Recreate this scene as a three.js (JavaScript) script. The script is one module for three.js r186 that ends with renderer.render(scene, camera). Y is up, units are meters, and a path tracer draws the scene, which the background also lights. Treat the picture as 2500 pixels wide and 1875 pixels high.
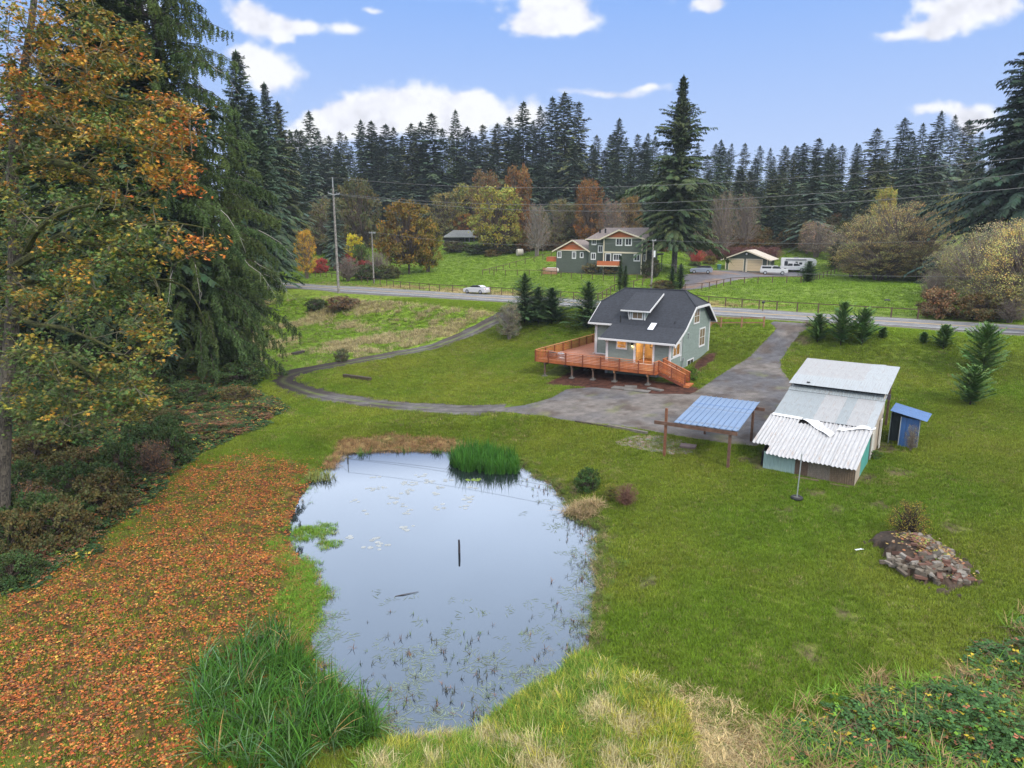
import * as THREE from 'three';
import { mergeGeometries } from 'three/addons/utils/BufferGeometryUtils.js';

// ------------------------------------------------------------------ camera, sky, sun, exposure
const EYE = 17, FOCAL = 1650, PITCH = Math.atan((937.5 - 575) / FOCAL);
const scene = new THREE.Scene();
const camera = new THREE.PerspectiveCamera(2 * Math.atan(937.5 / FOCAL) * 180 / Math.PI, 4 / 3, 0.3, 4000);
camera.position.set(0, EYE, 0);
camera.rotation.set(-PITCH, 0, 0);
scene.add(camera);
const renderer = new THREE.WebGLRenderer({ antialias: true });
renderer.setSize(1024, 768);
renderer.toneMapping = THREE.LinearToneMapping;
renderer.toneMappingExposure = 1.68;
renderer.shadowMap.enabled = true;

const sun = new THREE.DirectionalLight(new THREE.Color(1, 0.93, 0.82), 1.5);
sun.position.set(70, 120, 45);
sun.shadow.radius = 20;
sun.castShadow = true;
sun.shadow.mapSize.set(2048, 2048);
Object.assign(sun.shadow.camera, { left: -150, right: 150, top: 150, bottom: -150, near: 1, far: 500 });
sun.target.position.set(0, 0, -75);
scene.add(sun, sun.target);
scene.fog = new THREE.FogExp2(new THREE.Color().setRGB(0.70, 0.80, 0.92), 0.00018);

// ------------------------------------------------------------------ random numbers and noise
function rng(seed) {
  let a = seed >>> 0;
  const f = () => { a = (a + 0x6D2B79F5) | 0; let t = Math.imul(a ^ (a >>> 15), 1 | a); t = (t + Math.imul(t ^ (t >>> 7), 61 | t)) ^ t; return ((t ^ (t >>> 14)) >>> 0) / 4294967296; };
  f.r = (lo, hi) => lo + (hi - lo) * f();
  f.n = () => (f() + f() + f() + f() - 2) * 0.87 * 1.0;
  f.pick = (list) => list[Math.floor(f() * list.length)];
  return f;
}
function hash2(x, y) { let h = Math.imul(x | 0, 374761393) + Math.imul(y | 0, 668265263); h = Math.imul(h ^ (h >>> 13), 1274126177); return ((h ^ (h >>> 16)) >>> 0) / 4294967296; }
function noise(x, y) {
  const i = Math.floor(x), j = Math.floor(y), u = x - i, v = y - j, a = u * u * (3 - 2 * u), b = v * v * (3 - 2 * v);
  return (hash2(i, j) * (1 - a) + hash2(i + 1, j) * a) * (1 - b) + (hash2(i, j + 1) * (1 - a) + hash2(i + 1, j + 1) * a) * b;
}
function fbm(x, y, o = 4) { let s = 0, w = 0.5, t = 0; for (let k = 0; k < o; k++) { s += w * noise(x, y); t += w; x = x * 2.03 + 17.1; y = y * 2.03 + 9.7; w *= 0.5; } return s / t; }
const clamp = (x, a = 0, b = 1) => Math.min(b, Math.max(a, x));
const lerp = (a, b, t) => a + (b - a) * t;
const sstep = (a, b, x) => { const t = clamp((x - a) / (b - a)); return t * t * (3 - 2 * t); };
const V = (x, y, z) => new THREE.Vector3(x, y, z);

// a direction for a place in the photograph (2500 x 1875)
const CP = Math.cos(PITCH), SP = Math.sin(PITCH);
function dirOf(px, py) { const vx = (px - 1250) / FOCAL, vy = -(py - 937.5) / FOCAL; return V(vx, vy * CP - SP, -(CP + vy * SP)); }
function onPlane(px, py, elev) { const d = dirOf(px, py), t = (elev - EYE) / d.y; return [d.x * t, d.z * t]; }

// ------------------------------------------------------------------ the sky: blue air with cumulus, a bright thin veil overhead
{
  const W = 4096, Hh = 2048, data = new Float32Array(W * Hh * 4);
  const blobs = [ // x, y, half width, half height in the photograph's frame, weight
    [1350, 22, 85, 48, 1.1], [1305, 62, 70, 24, 0.9], [1400, 60, 55, 24, 0.9], [1330, -20, 70, 30, 0.9],
    [2330, 30, 95, 46, 1.05], [2240, 72, 90, 22, 0.9], [2420, 5, 80, 40, 1.0], [2160, 92, 50, 10, 0.6],
    [960, 262, 110, 50, 1.15], [860, 285, 90, 45, 1.1], [1060, 280, 90, 50, 1.1], [790, 310, 60, 35, 1.0], [1180, 285, 60, 45, 0.9], [1290, 290, 60, 35, 0.9], [1150, 260, 30, 35, 0.7], [740, 340, 60, 35, 0.9],
    [660, 60, 62, 30, 0.95], [735, 70, 50, 20, 0.85], [840, 78, 45, 17, 0.85], [905, 28, 36, 10, 0.7], [600, 30, 50, 40, 0.9],
    [690, 178, 46, 36, 1.0], [610, 140, 50, 34, 0.95], [640, 200, 40, 30, 0.9], [700, 102, 18, 12, 0.6],
    [1490, 226, 130, 14, 0.72], [1580, 214, 50, 10, 0.6], [1700, 8, 40, 20, 0.95], [1745, 0, 40, 18, 0.9], [310, 10, 90, 40, 0.95], [2350, 275, 70, 30, 0.9], [2390, 300, 50, 24, 0.8], [2270, 265, 30, 12, 0.6], [1520, 400, 160, 10, 0.25],
  ];
  for (let r = 0; r < Hh; r++) {
    const el = ((r + 0.5) / Hh - 0.5) * Math.PI, y = Math.sin(el), ce = Math.cos(el), deg = el * 180 / Math.PI;
    for (let c = 0; c < W; c++) {
      const az = ((c + 0.5) / W - 0.5) * 2 * Math.PI, x = Math.cos(az) * ce, z = Math.sin(az) * ce, o = (r * W + c) * 4;
      let R, G, B;
      if (deg < -1) { R = 0.20; G = 0.22; B = 0.20; }
      else {
        // clear air: pale near the horizon, deeper with height
        const t = clamp((deg + 1) / 19), n0 = 0.5;
        R = lerp(0.385, 0.160, t); G = lerp(0.455, 0.285, t); B = lerp(0.60, 0.575, t);
        // thin bright veil overhead and behind
        let veil = sstep(16.9, 20.5, deg);
        if (veil > 0) {
          const k = 1 / (y + 0.25), m = fbm(x * k * 2.2 + 40, z * k * 2.2 + 11, 5);
          const b = lerp(1.26, 1.40, sstep(0.25, 0.75, m)) * lerp(1.5, 0.84, sstep(17.5, 40, deg));
          
          R = lerp(R, 0.90 * b, veil); G = lerp(G, 0.94 * b, veil); B = lerp(B, 1.03 * b, veil);
        }
        // cumulus
        if (z < 0 && deg < 24 && Math.abs(x) < 0.9 * -z) {
          const f = y * -SP * -1, depth = -z * CP - y * SP, up = y * CP - z * SP;
          const px = 1250 + FOCAL * x / depth, py = 937.5 - FOCAL * up / depth;
          if (px > -400 && px < 2900 && py > -300) {
            const n1 = fbm(px / 85, py / 60, 5) - 0.5, n2 = fbm(px / 85 + 50, py / 60 + 20, 4) - 0.5;
            const qx = px + n1 * 90, qy = py + n2 * 34;
            let d = 0;
            for (const [bx, by, bw, bh, w] of blobs) { const e = ((qx - bx) / bw) ** 2 + ((qy - by) / bh) ** 2; if (e < 7) d += w * Math.exp(-e * 0.9); }
            const fine = fbm(px / 26, py / 22, 4) - 0.5;
            const a = sstep(0.22, 0.86, d + n1 * 0.55 + fine * 0.5);
            const shade = clamp(0.92 + n2 * 0.45 + fine * 0.3 + 0.04) * 0.64;
            R = lerp(R, 0.95 * shade, a * 0.95); G = lerp(G, 0.96 * shade, a * 0.95); B = lerp(B, 0.98 * Math.min(0.625, shade + 0.03), a * 0.95);
          }
        } else if (deg < 24) {
          const k = 1 / (y + 0.18), m = fbm(x * k * 1.7 + 3, z * k * 1.7 + 8, 5), a = sstep(0.52, 0.68, m) * 0.9 * sstep(2, 6, deg);
          R = lerp(R, 0.56, a); G = lerp(G, 0.57, a); B = lerp(B, 0.58, a);
        }
      }
      data[o] = R; data[o + 1] = G; data[o + 2] = B; data[o + 3] = 1;
    }
  }
  const sky = new THREE.DataTexture(data, W, Hh, THREE.RGBAFormat, THREE.FloatType);
  sky.mapping = THREE.EquirectangularReflectionMapping;
  sky.magFilter = sky.minFilter = THREE.LinearFilter;
  sky.needsUpdate = true;
  scene.background = sky;
  scene.environment = sky;
}

// ------------------------------------------------------------------ things, parts, names
const taken = {};
function numbered(name) { const n = taken[name] = (taken[name] ?? -1) + 1; return n ? name + '_' + String(n).padStart(3, '0') : name; }
function tag(o, label, category, group, kind) {
  if (label) o.userData.label = label;
  if (category) o.userData.category = category;
  if (group) o.userData.group = group;
  if (kind) o.userData.kind = kind;
  return o;
}
function thing(name, label, category, [x, y, z] = [0, 0, 0], turn = 0, group) {
  const o = new THREE.Group();
  o.name = numbered(name); o.position.set(x, y, z); o.rotation.y = turn; scene.add(o);
  return tag(o, label, category, group);
}
function mesh(name, geo, m, parent = scene) {
  const o = new THREE.Mesh(geo, m);
  o.name = parent === scene ? numbered(name) : name;
  o.castShadow = o.receiveShadow = true;
  parent.add(o);
  return o;
}
function structure(name, geo, m, label) { const o = mesh(name, geo, m); o.userData.kind = 'structure'; if (label) o.userData.label = label; return o; }
function dup(src, label, group) { const o = src.clone(); o.name = numbered(src.name.replace(/_\d{3}$/, '')); o.userData = { ...src.userData }; if (label) o.userData.label = label; if (group) o.userData.group = group; scene.add(o); return o; }
function copies(name, geo, m, list, parent = scene, kind = 'stuff') { // list of [Matrix4, Color]
  const o = new THREE.InstancedMesh(geo, m, list.length);
  const c = new THREE.Color();
  list.forEach(([mt, col], i) => { o.setMatrixAt(i, mt); if (col) o.setColorAt(i, c.setRGB(col[0], col[1], col[2])); });
  o.name = parent === scene ? numbered(name) : name; o.castShadow = o.receiveShadow = true;
  if (kind) o.userData.kind = kind;
  parent.add(o);
  return o;
}
const E_ = new THREE.Euler(), Q_ = new THREE.Quaternion(), S_ = V(1, 1, 1), P_ = V(0, 0, 0);
function place(x, y, z, rx, ry, rz, sx, sy = sx, sz = sx) { return new THREE.Matrix4().compose(P_.set(x, y, z), Q_.setFromEuler(E_.set(rx, ry, rz, 'YXZ')), S_.set(sx, sy, sz)); }

// ------------------------------------------------------------------ textures and materials
function tex(w, h, fn, ru = 1, rv = ru) {
  const d = new Uint8Array(w * h * 4);
  for (let y = 0; y < h; y++) for (let x = 0; x < w; x++) { const v = fn(x, y), o = (y * w + x) * 4; const a = Array.isArray(v) ? v : [v, v, v]; d[o] = clamp(a[0]) * 255; d[o + 1] = clamp(a[1]) * 255; d[o + 2] = clamp(a[2]) * 255; d[o + 3] = 255; }
  const t = new THREE.DataTexture(d, w, h); t.wrapS = t.wrapT = THREE.RepeatWrapping; t.magFilter = THREE.LinearFilter; t.minFilter = THREE.LinearMipmapLinearFilter; t.repeat.set(ru, rv); t.needsUpdate = true;
  return t;
}
// noise that repeats every n cells
function tnoise(x, y, n) { const i = Math.floor(x), j = Math.floor(y), u = x - i, v = y - j, a = u * u * (3 - 2 * u), b = v * v * (3 - 2 * v), w = (k) => ((k % n) + n) % n; return (hash2(w(i), w(j)) * (1 - a) + hash2(w(i + 1), w(j)) * a) * (1 - b) + (hash2(w(i), w(j + 1)) * (1 - a) + hash2(w(i + 1), w(j + 1)) * a) * b; }
function tfbm(x, y, n, o = 4) { let s = 0, w = 0.5, t = 0; for (let k = 0; k < o; k++) { s += w * tnoise(x, y, n); t += w; x *= 2; y *= 2; n *= 2; w *= 0.55; } return s / t; }
const groundTex = tex(1024, 1024, (x, y) => { const a = tfbm(x / 64, y / 64, 16, 6), b = tnoise(x / 3, y / 3, 341); return 0.52 + (a - 0.5) * 0.9 + (b - 0.5) * 0.45; }, 1 / 5);
const gravelTex = tex(1024, 1024, (x, y) => { const a = tfbm(x / 128, y / 128, 8, 5), b = hash2(x >> 1, y >> 1), c = hash2(x, y + 999); return 0.62 + (a - 0.5) * 0.5 + (b - 0.5) * 0.25 + (c - 0.5) * 0.2; }, 1 / 4);
const shingleTex = tex(512, 512, (x, y) => { const row = y >> 5, off = (row * 37) % 64, col = Math.floor((x + off) / 44), t = hash2(col + row * 13, row), e = (y & 31) < 4 ? 0.6 : 1, v = ((x + off) % 44) < 2 ? 0.72 : 1; return (0.58 + 0.32 * t + 0.16 * (hash2(x, y) - 0.5)) * e * v; }, 1 / 2.3);
const woodTex = tex(512, 512, (x, y) => { const a = tfbm(x / 128, y / 6, 84, 4), k = tfbm(x / 60, y / 60, 8, 3); return 0.62 + (a - 0.5) * 0.6 + (k - 0.5) * 0.35; }, 1 / 1.6);
const grimeTex = tex(512, 512, (x, y) => { const a = tfbm(x / 70, y / 70, 7, 5), s = tfbm(x / 9, y / 120, 64, 3); return 0.86 + (a - 0.5) * 0.32 + (s - 0.5) * 0.2; }, 1 / 3);
const rustTex = tex(512, 512, (x, y) => { const a = tfbm(x / 70, y / 70, 7, 5), s = tfbm(x / 8, y / 128, 64, 3), k = 0.84 + (a - 0.5) * 0.34 + (s - 0.5) * 0.22, q = Math.max(0, tfbm(x / 40 + 3, y / 90, 12, 4) - 0.6) * 3.2 + (tnoise(x / 5, y / 14, 99) > 0.93 ? 0.35 : 0); return [k * (1 - q * 0.35), k * (1 - q * 0.6), k * (1 - q * 0.75)]; }, 1 / 3.3);
const barkTex = tex(256, 512, (x, y) => { const a = tfbm(x / 9, y / 60, 32, 4), b = tfbm(x / 40, y / 40, 8, 3); return 0.45 + (a - 0.5) * 1.0 + (b - 0.5) * 0.6; }, 1 / 1.5);
const M = (r, g, b, rough = 0.85, o = {}) => new THREE.MeshStandardMaterial({ color: new THREE.Color().setRGB(r, g, b), roughness: rough, ...o });
const VC = (rough = 0.9, o = {}) => new THREE.MeshPhysicalMaterial({ color: 0xffffff, roughness: rough, vertexColors: true, specularIntensity: 0.3, ...o });

// ------------------------------------------------------------------ geometry builder
class G3 {
  constructor() { this.p = []; this.u = []; this.c = []; this.col = null; this.n = 0; }
  color(r, g, b) { this.col = [r, g, b]; return this; }
  tri(a, b, c, ua, ub, uc) {
    this.p.push(a.x, a.y, a.z, b.x, b.y, b.z, c.x, c.y, c.z);
    if (!ua) { const l = a.distanceTo(b); const h = c.clone().sub(a), d = b.clone().sub(a).normalize(), s = h.dot(d); ua = [0, 0]; ub = [l, 0]; uc = [s, Math.sqrt(Math.max(0, h.lengthSq() - s * s))]; }
    this.u.push(...ua, ...ub, ...uc);
    if (this.col) for (let k = 0; k < 3; k++) this.c.push(...this.col);
    return this;
  }
  quad(a, b, c, d) { const w = a.distanceTo(b), h = a.distanceTo(d), w2 = d.distanceTo(c), e = b.clone().sub(a).normalize(), s = d.clone().sub(a).dot(e); const o = [this.p.length * 0.37 % 3, this.p.length * 0.173 % 2]; const q = [[0, 0], [w, 0], [s + w2, h], [s, h]].map(([x, y]) => [x + o[0], y + o[1]]); this.tri(a, b, c, q[0], q[1], q[2]); return this.tri(a, c, d, q[0], q[2], q[3]); }
  poly(list) { for (let k = 1; k + 1 < list.length; k++) this.tri(list[0], list[k], list[k + 1]); return this; }
  // a polygon lying in a roof or wall plane with uv in metres along its first edge
  plane(list) { const o = list[0], e = list[1].clone().sub(o).normalize(), nrm = e.clone().cross(list[2].clone().sub(o)).normalize(), f = nrm.clone().cross(e), uv = list.map((v) => { const d = v.clone().sub(o); return [d.dot(e), d.dot(f)]; }); for (let k = 1; k + 1 < list.length; k++) this.tri(list[0], list[k], list[k + 1], uv[0], uv[k], uv[k + 1]); return this; }
  slab(list, t) { const o = list[0], nrm = list[1].clone().sub(o).cross(list[2].clone().sub(o)).normalize().multiplyScalar(-t), low = list.map((v) => v.clone().add(nrm)); this.plane(list); this.plane([...low].reverse()); for (let k = 0; k < list.length; k++) { const j = (k + 1) % list.length; this.quad(list[k], low[k], low[j], list[j]); } return this; }
  hexa(v) { const [a, b, c, d, e, f, g, h] = v; return this.quad(a, d, c, b).quad(e, f, g, h).quad(a, b, f, e).quad(b, c, g, f).quad(c, d, h, g).quad(d, a, e, h); }
  box(x0, y0, z0, x1, y1, z1) { return this.hexa([V(x0, y0, z1), V(x1, y0, z1), V(x1, y0, z0), V(x0, y0, z0), V(x0, y1, z1), V(x1, y1, z1), V(x1, y1, z0), V(x0, y1, z0)]); }
  // a squared bar from a to b, w across and h along up
  bar(a, b, w, h = w, up = V(0, 1, 0)) { const d = b.clone().sub(a).normalize(); let s = d.clone().cross(up); if (s.lengthSq() < 1e-4) s = d.clone().cross(V(0, 0, 1)); s.normalize().multiplyScalar(w / 2); const t = s.clone().cross(d).normalize().multiplyScalar(h / 2); const q = (o, i, j) => o.clone().addScaledVector(s, i).addScaledVector(t, j); return this.hexa([q(a, -1, -1), q(a, 1, -1), q(b, 1, -1), q(b, -1, -1), q(a, -1, 1), q(a, 1, 1), q(b, 1, 1), q(b, -1, 1)]); }
  tube(pts, radii, sides = 6) {
    let prev = null, side = V(1, 0, 0);
    for (let k = 0; k < pts.length; k++) {
      const d = (k + 1 < pts.length ? pts[k + 1] : pts[k]).clone().sub(k ? pts[k - 1] : pts[k]).normalize();
      side = side.clone().addScaledVector(d, -side.dot(d)); if (side.lengthSq() < 1e-3) side = V(0, 0, 1).addScaledVector(d, -d.z); side.normalize();
      const t = d.clone().cross(side), r = Array.isArray(radii) ? radii[k] : radii, ring = [];
      for (let i = 0; i < sides; i++) { const a = i / sides * 2 * Math.PI; ring.push(pts[k].clone().addScaledVector(side, Math.cos(a) * r).addScaledVector(t, Math.sin(a) * r)); }
      if (prev) for (let i = 0; i < sides; i++) { const j = (i + 1) % sides; this.quad(prev[i], prev[j], ring[j], ring[i]); }
      else this.poly([...ring].reverse());
      if (k + 1 === pts.length) this.poly(ring);
      prev = ring;
    }
    return this;
  }
  geo(smooth = false) {
    let g = new THREE.BufferGeometry();
    g.setAttribute('position', new THREE.Float32BufferAttribute(this.p, 3));
    g.setAttribute('uv', new THREE.Float32BufferAttribute(this.u, 2));
    if (this.c.length) g.setAttribute('color', new THREE.Float32BufferAttribute(this.c, 3));
    g.computeVertexNormals();
    return g;
  }
  get empty() { return !this.p.length; }
}
function part(name, b, m, parent, label) { const o = mesh(name, b.geo(), m, parent); if (label) o.userData.label = label; return o; }
const one = (fn) => { const b = new G3(); fn(b); return b; };

// ------------------------------------------------------------------ the lie of the land
const ROAD_A = 0.578, RC = Math.cos(ROAD_A), RS = Math.sin(ROAD_A), RT = Math.tan(ROAD_A);
const acrossOf = (x, z) => RC * (z + 109 - RT * x);        // metres from the road's middle, towards the camera
const alongOf = (x, z) => x * RC + (z + 109) * RS;          // metres along the road
const roadXZ = (q, s) => [q * RC - s * RS, -109 + q * RS + s * RC];
function curve(list, s) { if (s <= list[0][0]) return list[0][1]; for (let k = 1; k < list.length; k++) if (s <= list[k][0]) { const [a, b] = list[k - 1], [c, d] = list[k]; const m = (i) => i <= 0 || i >= list.length - 1 ? (i <= 0 ? (list[1][1] - list[0][1]) / (list[1][0] - list[0][0]) : 0) : (list[i + 1][1] - list[i - 1][1]) / (list[i + 1][0] - list[i - 1][0]); const h = c - a, t = (s - a) / h, t2 = t * t, t3 = t2 * t; return (2 * t3 - 3 * t2 + 1) * b + (t3 - 2 * t2 + t) * h * m(k - 1) + (-2 * t3 + 3 * t2) * d + (t3 - t2) * h * m(k); } return list[list.length - 1][1]; }
const NEAR = [[-6, 7], [0, 7], [6, 6.95], [9, 6.6], [15.7, 3.9], [22, 2.75], [28, 2.1], [33, 1.75], [45, 1.15], [60, 0.85], [90, 0.7], [400, 0.7]];
const FAR_L = [[4, 7], [8, 7.05], [15, 7.4], [42, 9], [61, 12], [80, 15], [110, 17.5], [200, 21], [400, 26], [1500, 40]];
const FAR_R = [[4, 7], [8, 7.05], [15, 7.4], [42, 8.6], [76, 9.5], [100, 14], [145, 19.3], [250, 23], [400, 27], [1500, 40]];
const POND_PX = [[830, 1106], [900, 1099], [1000, 1098], [1095, 1098], [1180, 1112], [1260, 1130], [1300, 1160], [1345, 1180], [1380, 1225], [1420, 1258], [1462, 1300], [1458, 1400], [1442, 1500], [1432, 1570], [1385, 1640], [1300, 1690], [1215, 1745], [1170, 1792], [1110, 1800], [1040, 1812], [960, 1800], [880, 1740], [800, 1660], [745, 1590], [760, 1520], [775, 1440], [745, 1390], [705, 1340], [700, 1285], [725, 1220], [760, 1170], [800, 1140]];
const POND = POND_PX.map(([x, y]) => onPlane(x, y, 0));
function sdf(poly, x, z) { // below zero inside
  let d = 1e9, inside = false;
  for (let i = 0, j = poly.length - 1; i < poly.length; j = i++) {
    const [ax, az] = poly[i], [bx, bz] = poly[j], ex = bx - ax, ez = bz - az, wx = x - ax, wz = z - az, t = clamp((wx * ex + wz * ez) / (ex * ex + ez * ez)), dx = wx - ex * t, dz = wz - ez * t;
    d = Math.min(d, dx * dx + dz * dz);
    if ((az > z) !== (bz > z) && x < ex * (z - az) / ez + ax) inside = !inside;
  }
  return (inside ? -1 : 1) * Math.sqrt(d);
}
function H(x, z) {
  const s = acrossOf(x, z), q = alongOf(x, z);
  let y;
  if (s > -4) {
    y = curve(NEAR, s);
    const k = sstep(10, 26, s) * (1 - sstep(42, 56, s));
    if (k > 0) { const t = clamp((q - 15) / 26, 0, 1); y += k * 1.15 * t * (1.5 - 0.5 * t * t) * 0.9; }
    if (q < 10) y += -0.0 + 0.35 * sstep(12, 26, s) * (1 - sstep(30, 44, s)) * (noise(x * 0.13, z * 0.13) - 0.5) * sstep(12, 2, q);
  } else {
    const t = sstep(15, 50, x - (-z - 120) * 0.12);
    y = lerp(curve(FAR_L, -s), curve(FAR_R, -s), t) + (noise(x * 0.03 + 5, z * 0.03) - 0.5) * 1.6 * sstep(14, 60, -s);
  }
  if (s > 30 && x > -30 && x < 22 && z > -68 && z < -8) {
    const d = sdf(POND, x, z) + (noise(x * 0.9, z * 0.9) - 0.5) * 0.5;
    const bank = d < 0 ? Math.max(-0.9, d * 0.22) : d * 0.30;
    const k = 0.35; // soft minimum of the bank and the lawn
    const h = clamp(0.5 + 0.5 * (y - bank) / k); y = lerp(y, bank, h) - k * h * (1 - h);
  }
  return y;
}
// where the line of sight of a photograph place meets the ground
function Gd(px, py) {
  const d = dirOf(px, py); let t = 12, last = 12;
  for (; t < 900; last = t, t += 0.5 + t * 0.006) if (EYE + d.y * t < H(d.x * t, d.z * t)) break;
  for (let k = 0; k < 24; k++) { const m = (last + t) / 2; if (EYE + d.y * m < H(d.x * m, d.z * m)) t = m; else last = m; }
  return V(d.x * t, H(d.x * t, d.z * t), d.z * t);
}
const gxz = (px, py) => { const g = Gd(px, py); return [g.x, g.z]; };
const far = (px, py, depth) => { const d = dirOf(px, py), k = depth / (CP * -d.z - SP * d.y); return V(d.x * k, EYE + d.y * k, d.z * k); };
const scaleAt = (p) => FOCAL / (CP * -p.z - SP * (p.y - EYE)); // photograph pixels per metre at a point
const polyPx = (list) => list.map(([x, y]) => gxz(x, y));

const Z_LEAF = polyPx([[-60, 1470], [90, 1425], [290, 1290], [420, 1170], [540, 1120], [660, 1135], [830, 1150], [820, 1200], [790, 1290], [775, 1390], [720, 1500], [600, 1600], [520, 1760], [500, 1900], [-200, 1900]]);
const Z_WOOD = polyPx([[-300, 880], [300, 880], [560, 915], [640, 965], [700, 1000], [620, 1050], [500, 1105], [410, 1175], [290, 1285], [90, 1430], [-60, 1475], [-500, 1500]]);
const Z_MEADOW = polyPx([[640, 735], [800, 724], [1000, 742], [1215, 765], [1205, 785], [1090, 838], [950, 868], [800, 893], [690, 915], [610, 905], [560, 820]]);
const Z_STRAWBANK = polyPx([[790, 1130], [830, 1075], [960, 1060], [1100, 1075], [1180, 1095], [1100, 1105], [860, 1112], [810, 1150]]);
const Z_YELLOW = polyPx([[870, 1900], [960, 1820], [1110, 1800], [1190, 1760], [1300, 1690], [1420, 1610], [1540, 1660], [1640, 1740], [1680, 1900]]);
const Z_STRAW = polyPx([[1560, 1700], [1690, 1740], [1830, 1780], [1920, 1830], [1910, 1900], [1680, 1900], [1640, 1770]]);
const Z_BRAMBLE = polyPx([[1860, 1900], [1900, 1780], [2060, 1720], [2180, 1660], [2320, 1620], [2420, 1560], [2560, 1500], [2800, 1600], [2700, 1950]]);
const Z_REED = polyPx([[470, 1880], [470, 1720], [500, 1640], [560, 1590], [640, 1545], [700, 1560], [740, 1610], [800, 1670], [880, 1745], [950, 1800], [900, 1840], [760, 1880], [600, 1900]]);
const Z_MULCH = polyPx([[1325, 938], [1400, 905], [1470, 880], [1600, 930], [1700, 945], [1735, 962], [1690, 965], [1590, 966], [1500, 954], [1440, 948], [1390, 944]]);
const Z_MULCH2 = polyPx([[1680, 912], [1700, 880], [1726, 862], [1752, 860], [1745, 880], [1710, 905], [1695, 915]]);
const PAD = polyPx([[1180, 1003], [1280, 990], [1345, 972], [1385, 950], [1450, 946], [1590, 962], [1688, 963], [1745, 925], [1800, 890], [1850, 850], [1882, 818], [1896, 802], [1880, 790], [1890, 785], [1975, 790], [1975, 800], [1950, 818], [1925, 850], [1906, 880], [1908, 905], [1935, 935], [1975, 960], [1950, 1000], [1905, 1040], [1850, 1090], [1790, 1085], [1700, 1072], [1560, 1048], [1440, 1034], [1350, 1020], [1270, 1010]]);
const LOOP = polyPx([[1230, 997], [1120, 1000], [1000, 993], [880, 980], [790, 966], [720, 945], [690, 930], [705, 917], [760, 902], [840, 888], [960, 866], [1060, 846], [1130, 820], [1180, 796], [1218, 778], [1238, 768], [1262, 752]]);
const LOOPW = [3.4, 3.2, 2.9, 2.9, 3.2, 4.2, 4.6, 4.2, 3.6, 3.2, 3, 3, 3, 3, 3.2, 3.6, 4.5];
const noisyIn = (poly, x, z, a = 1.2) => sdf(poly, x, z) + (fbm(x * 0.55 + 7, z * 0.55, 3) - 0.5) * 2.6 * a;
function lineDist(pts, x, z) { let d = 1e9; for (let i = 1; i < pts.length; i++) { const [ax, az] = pts[i - 1], [bx, bz] = pts[i], ex = bx - ax, ez = bz - az, t = clamp(((x - ax) * ex + (z - az) * ez) / (ex * ex + ez * ez)); d = Math.min(d, Math.hypot(x - ax - ex * t, z - az - ez * t)); } return d; }
const mixc = (a, b, t) => [lerp(a[0], b[0], t), lerp(a[1], b[1], t), lerp(a[2], b[2], t)];
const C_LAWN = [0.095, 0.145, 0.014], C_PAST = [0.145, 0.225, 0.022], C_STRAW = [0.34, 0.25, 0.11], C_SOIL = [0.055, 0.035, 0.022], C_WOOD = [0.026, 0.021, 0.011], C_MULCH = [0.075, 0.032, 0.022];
const paddock = (x, z) => { const s = acrossOf(x, z), q = alongOf(x, z); return sstep(-14, -9, s) * sstep(46, 30, q) * sstep(-60, -40, q) * (s < 0 ? 1 : 0); };
const BARE = [[2135, 1232, 0.5], [2042, 1243, 0.45], [1925, 1242, 0.35], [2190, 1152, 0.8], [2335, 1292, 0.7], [1852, 1128, 1.3], [1990, 1205, 0.5], [2160, 1092, 1.2], [2110, 1165, 0.7], [2060, 1500, 0.5], [1580, 1420, 0.5], [1965, 1590, 0.6], [1400, 1200, 0.7], [1960, 830, 1.0], [2150, 1235, 0.4]].map(([x, y, r]) => [...gxz(x, y), r]);
const bare = (x, z) => { let b = 0; for (const [a, c, r] of BARE) { const d = Math.hypot(x - a, (z - c)) / r; if (d < 2) b = Math.max(b, sstep(1.25, 0.5, d + (noise(x * 2.3, z * 2.3) - 0.5) * 1.1)); } return b; };
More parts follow.
